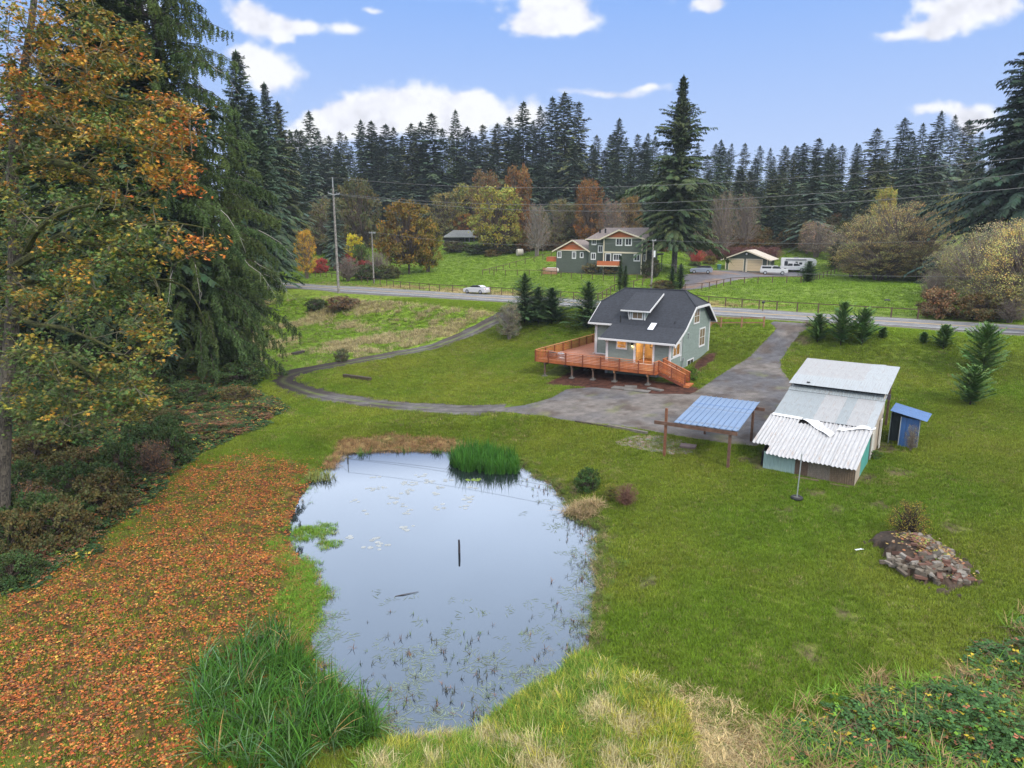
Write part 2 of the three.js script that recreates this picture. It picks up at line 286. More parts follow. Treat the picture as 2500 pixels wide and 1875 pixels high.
function groundColor(x, z) {
  const s = acrossOf(x, z), n = fbm(x * 0.12, z * 0.12, 4), m = fbm(x * 0.6 + 31, z * 0.6, 3);
  let c;
  if (s > 4.5) {
    c = mixc(C_LAWN, [0.100, 0.128, 0.018], sstep(0.35, 0.7, n));
    c = mixc(c, [0.17, 0.24, 0.02], sstep(13, 6, s) * 0.8);
    const meadow = sstep(0.6, -0.6, noisyIn(Z_MEADOW, x, z));
    if (meadow > 0) c = mixc(c, mixc([0.17, 0.26, 0.025], C_STRAW, sstep(0.46, 0.72, fbm(x * 0.22 + 3, z * 0.3, 4)) * 0.6), meadow);
    const dry = sstep(14, 2, Math.hypot(x - 14, z + 20)) * 0.4; c = mixc(c, C_STRAW, dry * m);
    c = mixc(c, mixc(C_STRAW, C_SOIL, 0.3 * m), sstep(0.4, -0.4, noisyIn(Z_STRAWBANK, x, z, 0.4)));
    c = mixc(c, mixc([0.17, 0.15, 0.05], [0.12, 0.19, 0.02], m), sstep(0.4, -0.6, noisyIn(Z_YELLOW, x, z, 0.6)));
    c = mixc(c, [0.36, 0.26, 0.12], sstep(0.8, -0.6, noisyIn(Z_STRAW, x, z, 0.9)) * 0.9);
    c = mixc(c, [0.06, 0.045, 0.025], sstep(0.4, -1, noisyIn(Z_BRAMBLE, x, z)));
    c = mixc(c, [0.085, 0.045, 0.018], sstep(2.2, -2.5, noisyIn(Z_LEAF, x, z, 1.6)) * 0.9);
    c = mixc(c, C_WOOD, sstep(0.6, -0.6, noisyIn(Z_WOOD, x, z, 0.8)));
    c = mixc(c, [0.10, 0.07, 0.045], bare(x, z) * 0.8);
    c = mixc(c, C_SOIL, sstep(0.5, -0.5, sdf(POND, x, z)));
    c = mixc(c, C_MULCH, Math.max(sstep(0.3, -0.2, noisyIn(Z_MULCH, x, z, 0.25)), sstep(0.3, -0.2, noisyIn(Z_MULCH2, x, z, 0.2))));
  } else {
    c = mixc(C_PAST, [0.14, 0.20, 0.03], sstep(0.4, 0.7, n));
    c = mixc(c, C_STRAW, paddock(x, z) * sstep(0.35, 0.6, fbm(x * 0.1, z * 0.2, 3)) * 0.8);
    c = mixc(c, [0.12, 0.14, 0.04], sstep(-85, -120, s) * 0.7);
    c = mixc(c, C_WOOD, sstep(-165, -200, s));
  }
  const k = 0.86 + 0.3 * (m - 0.1);
  return [c[0] * k * 1.9, c[1] * k * 1.9, c[2] * k * 1.9];
}
{ // the ground: one sheet, fine near the camera and coarse towards the horizon
  const axis = (lo, hi, step, min, max) => { const a = []; for (let v = lo; v <= hi; v += step) a.push(v); let st = step, v = lo; const before = []; while (v > min) { st *= 1.13; v -= st; before.unshift(v); } st = step; v = a[a.length - 1]; while (v < max) { st *= 1.13; v += st; a.push(v); } return [...before, ...a]; };
  const xs = axis(-46, 62, 0.55, -1500, 1500), zs = axis(-128, -8, 0.55, -1800, 400);
  const nx = xs.length, nz = zs.length, pos = new Float32Array(nx * nz * 3), col = new Float32Array(nx * nz * 3), uv = new Float32Array(nx * nz * 2), idx = [];
  let o = 0;
  for (let j = 0; j < nz; j++) for (let i = 0; i < nx; i++, o++) {
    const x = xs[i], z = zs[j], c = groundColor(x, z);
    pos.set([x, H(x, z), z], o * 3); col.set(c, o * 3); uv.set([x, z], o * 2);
    if (i && j) { const a = o - nx - 1, b = o - nx; idx.push(a, o - 1, b, b, o - 1, o); }
  }
  const g = new THREE.BufferGeometry();
  g.setAttribute('position', new THREE.BufferAttribute(pos, 3)); g.setAttribute('color', new THREE.BufferAttribute(col, 3)); g.setAttribute('uv', new THREE.BufferAttribute(uv, 2)); g.setIndex(idx); g.computeVertexNormals();
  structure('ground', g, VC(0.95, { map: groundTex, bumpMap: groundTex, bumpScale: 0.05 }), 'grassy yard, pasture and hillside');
}
// a sheet that follows the ground inside a polygon
function drape(name, poly, cell, off, colorAt, mat, label, flat) {
  let x0 = 1e9, x1 = -1e9, z0 = 1e9, z1 = -1e9; for (const [x, z] of poly) { x0 = Math.min(x0, x); x1 = Math.max(x1, x); z0 = Math.min(z0, z); z1 = Math.max(z1, z); }
  const nx = Math.ceil((x1 - x0) / cell) + 3, nz = Math.ceil((z1 - z0) / cell) + 3, ok = new Uint8Array(nx * nz), X = new Float32Array(nx * nz), Z = new Float32Array(nx * nz);
  for (let j = 0; j < nz; j++) for (let i = 0; i < nx; i++) { const k = j * nx + i; X[k] = x0 + (i - 1) * cell; Z[k] = z0 + (j - 1) * cell; ok[k] = sdf(poly, X[k], Z[k]) < 0 ? 1 : 0; }
  const near = (x, z) => { let best = 1e9, r = [x, z]; for (let i = 0, j = poly.length - 1; i < poly.length; j = i++) { const [ax, az] = poly[i], [bx, bz] = poly[j], ex = bx - ax, ez = bz - az, t = clamp(((x - ax) * ex + (z - az) * ez) / (ex * ex + ez * ez)), dx = ax + ex * t, dz = az + ez * t, d = (x - dx) ** 2 + (z - dz) ** 2; if (d < best) { best = d; r = [dx, dz]; } } return r; };
  const idx = [], map = new Int32Array(nx * nz).fill(-1), pos = [], uv = [], col = [];
  const at = (k) => { if (map[k] < 0) { let x = X[k], z = Z[k]; if (!ok[k]) [x, z] = near(x, z); map[k] = pos.length / 3; pos.push(x, flat === undefined ? H(x, z) + off : flat, z); uv.push(x, z); if (colorAt) col.push(...colorAt(x, z)); } return map[k]; };
  for (let j = 0; j + 1 < nz; j++) for (let i = 0; i + 1 < nx; i++) { const k = [j * nx + i, j * nx + i + 1, (j + 1) * nx + i + 1, (j + 1) * nx + i]; if (k.some((q) => ok[q])) { const [a, b, c, d] = k.map(at); idx.push(a, d, b, b, d, c); } }
  const g = new THREE.BufferGeometry(); g.setAttribute('position', new THREE.Float32BufferAttribute(pos, 3)); g.setAttribute('uv', new THREE.Float32BufferAttribute(uv, 2)); if (colorAt) g.setAttribute('color', new THREE.Float32BufferAttribute(col, 3)); g.setIndex(idx); g.computeVertexNormals();
  return structure(name, g, mat, label);
}
// a strip along points, w wide
function ribbon(pts, widths, step, off, colorAt, cross = 8) {
  const c = new THREE.CatmullRomCurve3(pts.map(([x, z]) => V(x, 0, z)), false, 'centripetal'), L = c.getLength(), n = Math.ceil(L / step), pos = [], uv = [], col = [], idx = [];
  for (let i = 0; i <= n; i++) {
    const t = i / n, p = c.getPoint(t), d = c.getTangent(t), sx = -d.z, sz = d.x, f = t * (widths.length - 1), k = Math.min(widths.length - 2, Math.floor(f)), w = lerp(widths[k], widths[k + 1], f - k);
    for (let j = 0; j <= cross; j++) { const e = (j / cross - 0.5) * w * ((j === 0 || j === cross) ? 0.82 + 0.36 * noise(i * 0.35, j * 9) : 1), x = p.x + sx * e, z = p.z + sz * e; pos.push(x, H(x, z) + off, z); uv.push(x, z); col.push(...colorAt(x, z, j / cross - 0.5, t)); if (i && j) { const o = i * (cross + 1) + j, a = o - cross - 2, b = o - cross - 1; idx.push(a, b, o - 1, b, o, o - 1); } }
  }
  const g = new THREE.BufferGeometry(); g.setAttribute('position', new THREE.Float32BufferAttribute(pos, 3)); g.setAttribute('uv', new THREE.Float32BufferAttribute(uv, 2)); g.setAttribute('color', new THREE.Float32BufferAttribute(col, 3)); g.setIndex(idx); g.computeVertexNormals();
  return g;
}
const gravelMat = VC(0.8, { map: gravelTex, bumpMap: gravelTex, bumpScale: 0.02 });
const gravelColor = (x, z) => { const rx = x * 0.8 + z * 0.6, rz = z * 0.8 - x * 0.6, a = fbm(rx * 0.2 + 4, rz * 0.2, 5), b = fbm(rx * 0.55, rz * 0.7 + 50, 4); let c = mixc([0.115, 0.112, 0.120], [0.185, 0.165, 0.15], sstep(0.38, 0.66, a)); c = mixc(c, [0.095, 0.07, 0.055], sstep(0.5, 0.7, b) * 0.7); c = mixc(c, [0.16, 0.17, 0.06], sstep(0.68, 0.8, fbm(rx * 0.6 + 80, rz * 0.6, 3)) * 0.5); return c.map((v) => v * 1.35); };
drape('gravel_yard', PAD, 0.4, 0.028, gravelColor, gravelMat, 'grey gravel yard and drive before the house');
{
  const g = ribbon(LOOP, LOOPW, 0.5, 0.02, (x, z, e, t) => { const a = Math.abs(e), n = fbm(x * 0.5, z * 0.5, 3); let c = mixc([0.15, 0.14, 0.135], [0.085, 0.07, 0.063], sstep(0.3, 0.65, n)); c = c.map((v) => v * (1 - 0.35 * Math.max(0, Math.cos((a - 0.22) * 22)) * (0.5 + noise(x * 0.8, z * 0.8)))); const mud = sstep(0.22, 0.34, t) * sstep(0.62, 0.48, t); c = mixc(c, [0.026, 0.019, 0.018], mud * 0.96); c = mixc(c, [0.14, 0.20, 0.03], sstep(0.09, 0.03, a) * 0.8 * (1 - mud * 0.7) * sstep(0.35, 0.5, n + 0.1) * sstep(0.06, 0.12, t) * sstep(0.93, 0.8, t)); return c.map((v) => v * 1.4); }, 10);
  structure('dirt_drive', g, gravelMat, 'looping dirt and gravel track round the lawn');
}
{ // the road: asphalt, yellow middle lines, white edge lines
  const strip = (s0, s1, q0, q1, off, colorAt, step = 3, cross = 6) => ribbon([roadXZ(q0, (s0 + s1) / 2), roadXZ((q0 + q1) / 2, (s0 + s1) / 2), roadXZ(q1, (s0 + s1) / 2)], [s1 - s0, s1 - s0], step, off, colorAt, cross);
  const asphalt = (x, z) => { const n = fbm(x * 0.15, z * 0.5, 4), k = 0.16 + 0.07 * n; return [k * 1.45, k * 1.46, k * 1.52]; };
  structure('road_shoulder', strip(-5.4, 5.4, -220, 130, 0.02, (x, z) => { const n = fbm(x, z, 3); return [0.25 * (0.7 + n * 0.6), 0.235 * (0.7 + n * 0.6), 0.20 * (0.7 + n * 0.6)]; }), gravelMat, 'gravel shoulder of the road');
  structure('road', strip(-4.1, 4.1, -220, 130, 0.06, asphalt), VC(0.7, { map: gravelTex }), 'two lane asphalt road');
  const paint = (c) => (x, z) => c.map((v) => v * (0.75 + 0.4 * noise(x * 2, z * 2)));
  const lines = [[-0.28, -0.12, [0.62, 0.40, 0.08]], [0.12, 0.28, [0.62, 0.40, 0.08]], [-3.4, -3.26, [0.62, 0.62, 0.6]], [3.26, 3.4, [0.62, 0.62, 0.6]]];
  structure('road_marking', mergeGeometries(lines.map(([a, b, c]) => strip(a, b, -220, 130, 0.068, paint(c), 3, 1))), VC(0.6), 'painted yellow and white road lines');
}
{ // the pond
  const big = POND.map(([x, z], i) => { const cx = -4, cz = -38, k = 1.05; return [cx + (x - cx) * k, cz + (z - cz) * k]; });
  const m = new THREE.MeshPhysicalMaterial({ color: new THREE.Color().setRGB(0.13, 0.165, 0.21), roughness: 0.02, metalness: 0.92, ior: 1.33 });
  drape('pond', big, 0.8, 0, null, m, 'still pond reflecting a pale sky', 0);
}

// ------------------------------------------------------------------ common materials
const white = M(0.62, 0.62, 0.62, 0.5), sage = M(0.225, 0.28, 0.25, 0.7, { map: grimeTex }), sageDark = M(0.115, 0.135, 0.115, 0.8, { map: grimeTex }), roofDark = M(0.036, 0.041, 0.054, 0.9, { map: shingleTex, bumpMap: shingleTex, bumpScale: 0.02 }), roofBrown = M(0.27, 0.22, 0.20, 0.9, { map: shingleTex });
const glassDark = new THREE.MeshPhysicalMaterial({ color: new THREE.Color().setRGB(0.035, 0.04, 0.045), roughness: 0.06, ior: 1.5 });
const glassTan = new THREE.MeshPhysicalMaterial({ color: new THREE.Color().setRGB(0.20, 0.145, 0.10), roughness: 0.12, ior: 1.5 });
const glassClear = new THREE.MeshPhysicalMaterial({ color: 0xffffff, roughness: 0, transmission: 1, thickness: 0, ior: 1.3 });
const blackMat = M(0.012, 0.012, 0.013, 0.6), concrete = M(0.22, 0.205, 0.185, 0.9, { map: gravelTex }), greyMetal = M(0.42, 0.44, 0.46, 0.45, { metalness: 0.5 });
const cedarCol = [[0.40, 0.115, 0.035], [0.45, 0.145, 0.045], [0.35, 0.095, 0.03]].map(([r, g, b]) => M(r * 1.5, g * 1.45, b * 1.4, 0.6, { map: woodTex }));
const cedarDark = M(0.30, 0.075, 0.03, 0.65, { map: woodTex }), deckMat = M(0.58, 0.23, 0.13, 0.35, { map: woodTex }), postMat = M(0.20, 0.12, 0.08, 0.8, { map: woodTex });
// lapped siding: courses of boards, each tilted a little
function lap(b, at, h0, h1, spans, course = 0.15) {
  for (let h = h0; h < h1 - 1e-3; h += course) { const t = Math.min(h + course, h1); for (const [p, q, r, s] of spans(h, t)) { b.quad(at(p, h, 0.022), at(q, h, 0.022), at(s, t, 0.004), at(r, t, 0.004)); b.quad(at(p, h, 0.004), at(q, h, 0.004), at(q, h, 0.022), at(p, h, 0.022)); } }
}
// a window on a wall: at(x, h, out) gives wall places; panes nx by ny
function windowOn(parent, at, x0, h0, x1, h1, o = {}) {
  const { nx = 1, ny = 1, trim = 0.11, glass = glassDark, frameMat = white, name = 'window', hollow = false } = o;
  const f = new G3(), bx = (a, c, d, e, z0, z1) => f.hexa([at(a, c, z1), at(d, c, z1), at(d, c, z0), at(a, c, z0), at(a, e, z1), at(d, e, z1), at(d, e, z0), at(a, e, z0)]);
  bx(x0 - trim, h0 - trim * 1.3, x1 + trim, h0, -0.02, 0.07); bx(x0 - trim, h1, x1 + trim, h1 + trim, -0.02, 0.06); bx(x0 - trim, h0, x0, h1, -0.02, 0.055); bx(x1, h0, x1 + trim, h1, -0.02, 0.055);
  const W = x1 - x0, Hh = h1 - h0, m = o.bar ?? 0.045;
  for (let i = 1; i < nx; i++) { const x = x0 + W * i / nx; bx(x - m / 2, h0, x + m / 2, h1, -0.02, 0.045); }
  for (let j = 1; j < ny; j++) { const h = h0 + Hh * (o.split ?? j / ny); bx(x0, h - m / 2, x1, h + m / 2, -0.02, 0.042); }
  const w = part(name, f, frameMat, parent);
  for (let i = 0; i < nx; i++) for (let j = 0; j < ny; j++) { const b = new G3(), a = x0 + W * i / nx, c = x0 + W * (i + 1) / nx, ys = o.split ? [0, o.split, 1] : [j / ny, (j + 1) / ny, 0], d = h0 + Hh * (o.split ? ys[j] : ys[0]), e = h0 + Hh * (o.split ? ys[j + 1] : ys[1]); b.quad(at(a, d, 0.03), at(c, d, 0.03), at(c, e, 0.03), at(a, e, 0.03)); part('pane', b, glass, w); }
  return w;
}

// ------------------------------------------------------------------ the green cottage with its deck
const HX = 9.926, HZ = -69.574, HE = 1.8, HYAW = 0.581;
const house = thing('cottage', 'sage green cottage with dark shingle roof, white trim and lit glass door above the deck', 'house', [HX, HE, HZ], -HYAW);
const L = (u, h, w) => V(u, h, -w);
const houseWorld = (u, w) => [HX + u * Math.cos(HYAW) + w * Math.sin(HYAW), HZ + u * Math.sin(HYAW) - w * Math.cos(HYAW)];
{
  const roofH = (w) => w < 2.45 ? 5.02 + 0.358 * w : w < 7.44 ? 6.0 + 0.70 * (w - 2.45) : 9.485 - 0.70 * (w - 7.44);
  const uL = -2.79, uR = 6.83, wB = 12.07;
  const front = (x, h, o) => L(x, h, -o), right = (x, h, o) => L(uR + o, h, x), left2 = (x, h, o) => L(x, h, 3.1 - o);
  const walls = new G3();
  const cut = (a, b, holes) => { let s = [[a, b]]; for (const [p, q] of holes) s = s.flatMap(([m, n]) => q <= m || p >= n ? [[m, n]] : [[m, Math.min(n, p)], [Math.max(m, q), n]].filter(([x, y]) => y - x > 0.01)); return s.map(([m, n]) => [m, n, m, n]); };
  lap(walls, front, -0.4, 4.72, (h, t) => cut(0, uR, [...(t > 3.88 && h < 4.58 ? [[1.08, 2.15]] : []), ...(t > 2.5 && h < 4.56 ? [[3.12, 5.02]] : [])]));
  lap(walls, left2, 2.4, 5.9, () => [[uL, 0, uL, 0]]);
  const clip = (h) => { const lo = h < 4.9 ? 0 : h < 5.8 ? (h - 4.92) / 0.358 : h < 7.9 ? 2.45 + (h - 5.9) / 0.7 : 5.3, hi = h < 6.0 ? wB : 7.44 + (9.385 - h) / 0.7; return [Math.max(0, lo), Math.min(wB, hi)]; };
  lap(walls, right, -0.4, 7.95, (h, t) => { const [a, b] = clip(h), [c, d] = clip(t); const holes = t > 3.42 && h < 4.5 ? [[0.72, 2.55]] : []; if (!holes.length) return [[a, b, c, d]]; return [[a, 0.72, c, 0.72], [2.55, b, 2.55, d]].filter(([x, y]) => y > x + 0.01); });
  lap(walls, (x, h, o) => L(uL - o, h, x), 0, 6.0, () => [[wB, 3.1, wB, 3.1]]);
  lap(walls, (x, h, o) => L(x, h, wB + o), 0, 6.0, () => [[uR, uL, uR, uL]]);
  lap(walls, (x, h, o) => L(-o, h, x), -0.4, 5.0, () => [[3.1, 0, 3.1, 0]]);
  lap(walls, (x, h, o) => L(uL - o, h, x), 6.0, 7.95, (h, t) => { const [a, b] = clip(h), [c, d] = clip(t); return [[b, a, d, c]]; });
  walls.quad(L(uL, 6.2, 3.1), L(uL, -0.5, 3.1), L(0, -0.5, 3.1), L(0, 6.2, 3.1));
  part('wall', walls, sage, house);
  const roof = new G3();
  const rd = 0.13;
  roof.slab([L(-0.65, 4.89, -0.65), L(7.48, 4.89, -0.65), L(7.48, 6.0, 2.45), L(-0.65, 6.0, 2.45)], rd);
  roof.slab([L(-3.44, 6.0, 2.45), L(7.48, 6.0, 2.45), L(7.48, 8.0, 5.32), L(5.44, 9.485, 7.44), L(-1.4, 9.485, 7.44), L(-3.44, 8.0, 5.32)], rd);
  roof.slab([L(7.48, 5.87, 12.6), L(-3.44, 5.87, 12.6), L(-3.44, 8.0, 9.56), L(-1.4, 9.485, 7.44), L(5.44, 9.485, 7.44), L(7.48, 8.0, 9.56)], rd);
  roof.slab([L(7.48, 8.0, 5.32), L(7.48, 8.0, 9.56), L(5.44, 9.485, 7.44)], rd);
  roof.slab([L(-3.44, 8.0, 9.56), L(-3.44, 8.0, 5.32), L(-1.4, 9.485, 7.44)], rd);
  const rf = part('roof', roof, roofDark, house);
  const cap = new G3(); cap.bar(L(-1.45, 9.49, 7.44), L(5.5, 9.49, 7.44), 0.26, 0.05); for (const [a, b] of [[L(5.44, 9.5, 7.44), L(7.5, 8.02, 5.32)], [L(5.44, 9.5, 7.44), L(7.5, 8.02, 9.56)], [L(-1.4, 9.5, 7.44), L(-3.46, 8.02, 5.32)], [L(-1.4, 9.5, 7.44), L(-3.46, 8.02, 9.56)]]) cap.bar(a, b, 0.22, 0.04); part('ridge_cap', cap, roofDark, rf);
  const d = -0.1;
  for (const u of [7.49, -3.45]) { const w0 = u > 0 ? -0.66 : 2.45; const path = [[w0, roofH(w0) - (u > 0 ? 0.13 : 0)], [2.45, 6.0], [5.32, 8.0], [9.56, 8.0], [12.6, 5.87]].filter(([w], i, a) => i === 0 || w > a[0][0]); for (let k = 1; k < path.length; k++) part('bargeboard', one((b) => b.bar(L(u, path[k - 1][1] + d, path[k - 1][0]), L(u, path[k][1] + d, path[k][0]), 0.05, 0.24)), white, rf); }
  for (const q of [[-0.72, 4.70, 0.65, 7.5, 4.88, 0.80], [-3.5, 5.80, -2.45, -0.66, 5.98, -2.3], [-3.5, 5.66, -12.75, 7.5, 5.84, -12.6]]) part('gutter', one((b) => b.box(...q)), white, rf);
  const soffit = new G3(); soffit.quad(L(-0.6, 4.74, -0.6), L(7.45, 4.74, -0.6), L(7.45, 4.95, 0), L(-0.6, 4.95, 0)); soffit.quad(L(-3.4, 5.84, 2.5), L(-0.66, 5.84, 2.5), L(-0.66, 6.15, 3.1), L(-3.4, 6.15, 3.1)); part('soffit', soffit, sage, rf);
  for (const [u, w] of [[0.14, 2.74], [6.06, 3.01]]) { const y = roofH(w); part('vent_pipe', one((b) => b.tube([L(u, y - 0.1, w), L(u, y + (u < 1 ? 0.75 : 0.28), w)], u < 1 ? 0.06 : 0.04, 8)), blackMat, rf); }
  // dormer
  const dm = new G3();
  lap(dm, (x, h, o) => L(x, h, 3.25 - o), 6.4, 7.42, () => [[1.0, 2.75, 1.0, 2.75]]);
  for (const u of [1.0, 2.75]) dm.poly(u > 2 ? [L(u, 6.4, 3.25), L(u, 8.7, 6.35), L(u, 7.5, 3.25)] : [L(u, 7.5, 3.25), L(u, 8.7, 6.35), L(u, 6.4, 3.25)]);
  const dormer = part('dormer', dm, sage, house);
  part('dormer_roof', one((b) => b.slab([L(0.1, 7.5, 2.85), L(3.35, 7.5, 2.85), L(3.35, 9.1, 6.75), L(0.1, 9.1, 6.75)], 0.1)), roofDark, dormer);
  const dt = new G3(); dt.bar(L(0.1, 7.43, 2.82), L(3.38, 7.43, 2.82), 0.12, 0.14); dt.bar(L(3.38, 7.44, 2.8), L(3.38, 9.02, 6.65), 0.05, 0.18); for (const u of [1.06, 2.69]) dt.bar(L(u, 6.42, 3.2), L(u, 7.44, 3.2), 0.14, 0.06); dt.bar(L(0.95, 7.38, 2.84), L(0.98, 6.5, 3.12), 0.07); part('trim', dt, white, dormer);
  windowOn(dormer, (x, h, o) => L(x, h, 3.2 - o), 1.36, 6.66, 2.4, 7.26, { nx: 2, glass: glassTan });
  // skylight
  const sk = (u, w, o) => L(u, roofH(w) + o, w); const skl = new G3();
  { const a = 3.62, c = 4.32, e = 1.55, f = 2.72, t = 0.2; skl.hexa([sk(a, e, -0.05), sk(c, e, -0.05), sk(c, f, -0.05), sk(a, f, -0.05), sk(a, e, t), sk(c, e, t), sk(c, f, t), sk(a, f, t)]); const s = part('skylight', skl, M(0.05, 0.055, 0.07, 0.5), house); part('pane', one((b) => b.quad(sk(a + 0.05, e + 0.05, t + 0.01), sk(c - 0.05, e + 0.05, t + 0.01), sk(c - 0.05, f - 0.05, t + 0.01), sk(a + 0.05, f - 0.05, t + 0.01))), M(0.74, 0.76, 0.8, 0.2), s); }
  // corner boards and bands
  const vert = (u, w, h0, h1, s = 0.15) => part('corner_board', one((b) => b.box(u - s / 2, h0, -w - s / 2, u + s / 2, h1, -w + s / 2)), white, house);
  vert(0.03, 0.0, -0.3, 4.72, 0.17); vert(6.8, 0.0, -0.2, 4.72, 0.19); vert(-2.77, 3.08, 2.4, 5.9, 0.17); vert(6.84, 12.05, 1.5, 6.0, 0.16); vert(6.85, 3.0, 2.6, 5.7, 0.12);
  part('skirting_board', one((b) => b.bar(L(-2.79, 2.52, 3.05), L(0, 2.52, 3.05), 0.05, 0.14)), white, house); part('sill_board', one((b) => b.bar(L(6.86, 3.22, 0), L(6.86, 3.22, 3.2), 0.09, 0.09)), white, house);
  for (const pts of [[L(-0.08, 4.7, -0.5), L(-0.08, 4.45, -0.1), L(-0.1, 0.35, -0.1), L(-0.1, 0.2, -0.35)], [L(-2.95, 5.8, 2.5), L(-2.9, 5.6, 2.98), L(-2.9, 2.6, 2.98), L(-3.1, 2.5, 2.9)]]) part('downspout', one((b) => b.tube(pts, 0.045, 6)), white, house);
  part('drain_pipe', one((b) => b.tube([L(6.92, 5.5, 3.2), L(6.92, 1.2, 3.2)], 0.05, 6)), sage, house);
  part('meter_box', one((b) => { b.box(6.84, 2.55, -3.75, 7.02, 2.85, -3.5); b.tube([L(6.92, 2.55, 3.6), L(6.92, 1.5, 3.6)], 0.03, 6); }), greyMetal, house);
  part('wall_lamp', one((b) => { b.tube([L(6.84, 5.2, 4.95), L(7.02, 5.2, 4.95)], [0.16, 0.12], 10); b.box(6.84, 4.7, -5.0, 6.98, 4.95, -4.9); }), greyMetal, house);
  // windows
  const gable = (x, h, o) => L(uR + o + 0.012, h, x);
  windowOn(house, gable, 6.62, 6.14, 8.22, 7.5, { nx: 2, ny: 2, glass: glassTan });
  windowOn(house, gable, 8.75, 3.42, 10.45, 5.2, { nx: 2, ny: 2, glass: glassTan, trim: 0.14 });
  windowOn(house, gable, 5.15, 1.30, 7.0, 2.26, { nx: 2 });
  windowOn(house, gable, 0.72, 3.42, 2.55, 4.5, { nx: 2, glass: glassClear, trim: 0.13 });
  windowOn(house, (x, h, o) => L(x, h, -o - 0.01), 1.15, 3.95, 2.08, 4.62, { nx: 1, ny: 2, glass: glassClear, split: 0.42, trim: 0.13 });
  // sliding door and its frame
  { const f = new G3(), at = (x, h, o) => L(x, h, -o); const bx = (a, c, d2, e, z0, z1) => f.hexa([at(a, c, z1), at(d2, c, z1), at(d2, c, z0), at(a, c, z0), at(a, e, z1), at(d2, e, z1), at(d2, e, z0), at(a, e, z0)]);
    bx(2.95, 2.45, 3.12, 4.62, 0, 0.07); bx(5.02, 2.45, 5.19, 4.62, 0, 0.07); bx(2.95, 4.56, 5.19, 4.7, 0, 0.066); bx(3.12, 2.42, 5.02, 2.5, -0.1, 0.08); bx(4.03, 2.5, 4.11, 4.56, -0.03, 0.05); bx(3.12, 2.5, 3.17, 4.56, -0.03, 0.03); bx(4.97, 2.5, 5.02, 4.56, -0.03, 0.03);
    const door = part('sliding_door', f, white, house);
    part('pane', one((b) => b.quad(at(3.17, 2.5, 0.01), at(4.03, 2.5, 0.01), at(4.03, 4.56, 0.01), at(3.17, 4.56, 0.01))), glassClear, door); part('pane', one((b) => b.quad(at(4.11, 2.5, 0.01), at(4.97, 2.5, 0.01), at(4.97, 4.56, 0.01), at(4.11, 4.56, 0.01))), glassClear, door);
    part('handle', one((b) => b.box(4.09, 3.45, 0.05, 4.14, 3.6, 0.09)), blackMat, door); }
  // the lit room behind
  const room = new G3(), warmWall = M(0.58, 0.46, 0.28, 0.8), woodFloor = M(0.33, 0.15, 0.06, 0.4, { map: woodTex });
  room.quad(L(0.1, 2.42, 3.6), L(6.7, 2.42, 3.6), L(6.7, 4.8, 3.6), L(0.1, 4.8, 3.6)); room.quad(L(0.1, 2.42, 0.06), L(0.1, 2.42, 3.6), L(0.1, 4.8, 3.6), L(0.1, 4.8, 0.06)); room.quad(L(6.72, 2.42, 2.8), L(6.72, 2.42, 3.6), L(6.72, 4.8, 3.6), L(6.72, 4.8, 2.8)); room.quad(L(0.1, 4.78, 0), L(6.7, 4.78, 0), L(6.7, 4.82, 3.6), L(0.1, 4.82, 3.6));
  room.quad(L(2.6, 2.42, 1.6), L(2.6, 2.42, 3.6), L(2.6, 4.8, 3.6), L(2.6, 4.8, 1.6));
  for (let k = 0; k < 9; k++) room.box(2.62, 2.6 + k * 0.22, -3.56, 4.1, 2.61 + k * 0.22, -3.53);
  const inner = part('interior_wall', room, warmWall, house);
  part('interior_floor', one((b) => b.box(0.1, 2.3, -3.6, 6.7, 2.44, -0.03)), woodFloor, house);
  part('picture_frame', one((b) => { b.bar(L(3.3, 3.6, 3.52), L(3.3, 4.2, 3.52), 0.05); b.bar(L(3.7, 3.6, 3.52), L(3.7, 4.2, 3.52), 0.05); b.bar(L(3.3, 4.2, 3.52), L(3.7, 4.2, 3.52), 0.05); b.bar(L(3.3, 3.6, 3.52), L(3.7, 3.6, 3.52), 0.05); }), blackMat, inner);
  part('inner_doorway', one((b) => { b.box(4.5, 2.44, -3.58, 5.4, 4.45, -3.54); }), M(0.42, 0.22, 0.09, 0.6), inner);
  const bulbMat = M(1, 0.8, 0.45, 0.5, { emissive: new THREE.Color(1, 0.72, 0.32), emissiveIntensity: 3 });
  for (const [u, w, I] of [[4.0, 1.6, 8], [1.5, 1.6, 6]]) { const lampMesh = mesh('ceiling_lamp_bulb', new THREE.SphereGeometry(0.09, 12, 8), bulbMat, house); lampMesh.position.copy(L(u, 4.62, w)); const pl = new THREE.PointLight(new THREE.Color(1, 0.62, 0.24), I, 0, 2); pl.position.copy(L(u, 4.5, w)); pl.castShadow = true; pl.shadow.radius = 5; house.add(pl); }
  // porch lamp
  const pl = part('porch_lamp', one((b) => { b.box(2.72, 4.3, 0.06, 2.9, 4.62, 0.24); b.box(2.7, 4.62, 0.04, 2.92, 4.66, 0.26); }), blackMat, house);
  { const bulb = mesh('lamp_bulb', new THREE.SphereGeometry(0.06, 10, 8), bulbMat, pl); bulb.position.copy(L(2.81, 4.25, -0.15)); const li = new THREE.PointLight(new THREE.Color(1, 0.66, 0.3), 0.25, 0, 2); li.position.copy(L(2.81, 4.15, -0.15)); li.castShadow = true; house.add(li); }
  // basement door under the deck and the big dark door
  const bd = part('basement_door', one((b) => { b.box(4.42, 0.0, 0.02, 4.62, 2.15, 0.09); b.box(5.4, 0.0, 0.02, 5.6, 2.15, 0.09); b.box(4.62, 2.0, 0.02, 5.4, 2.15, 0.088); b.box(4.62, 0, 0.02, 5.4, 2.0, 0.05); }), white, house); part('handle', one((b) => b.box(4.7, 0.95, 0.05, 4.75, 1.05, 0.12)), blackMat, bd);
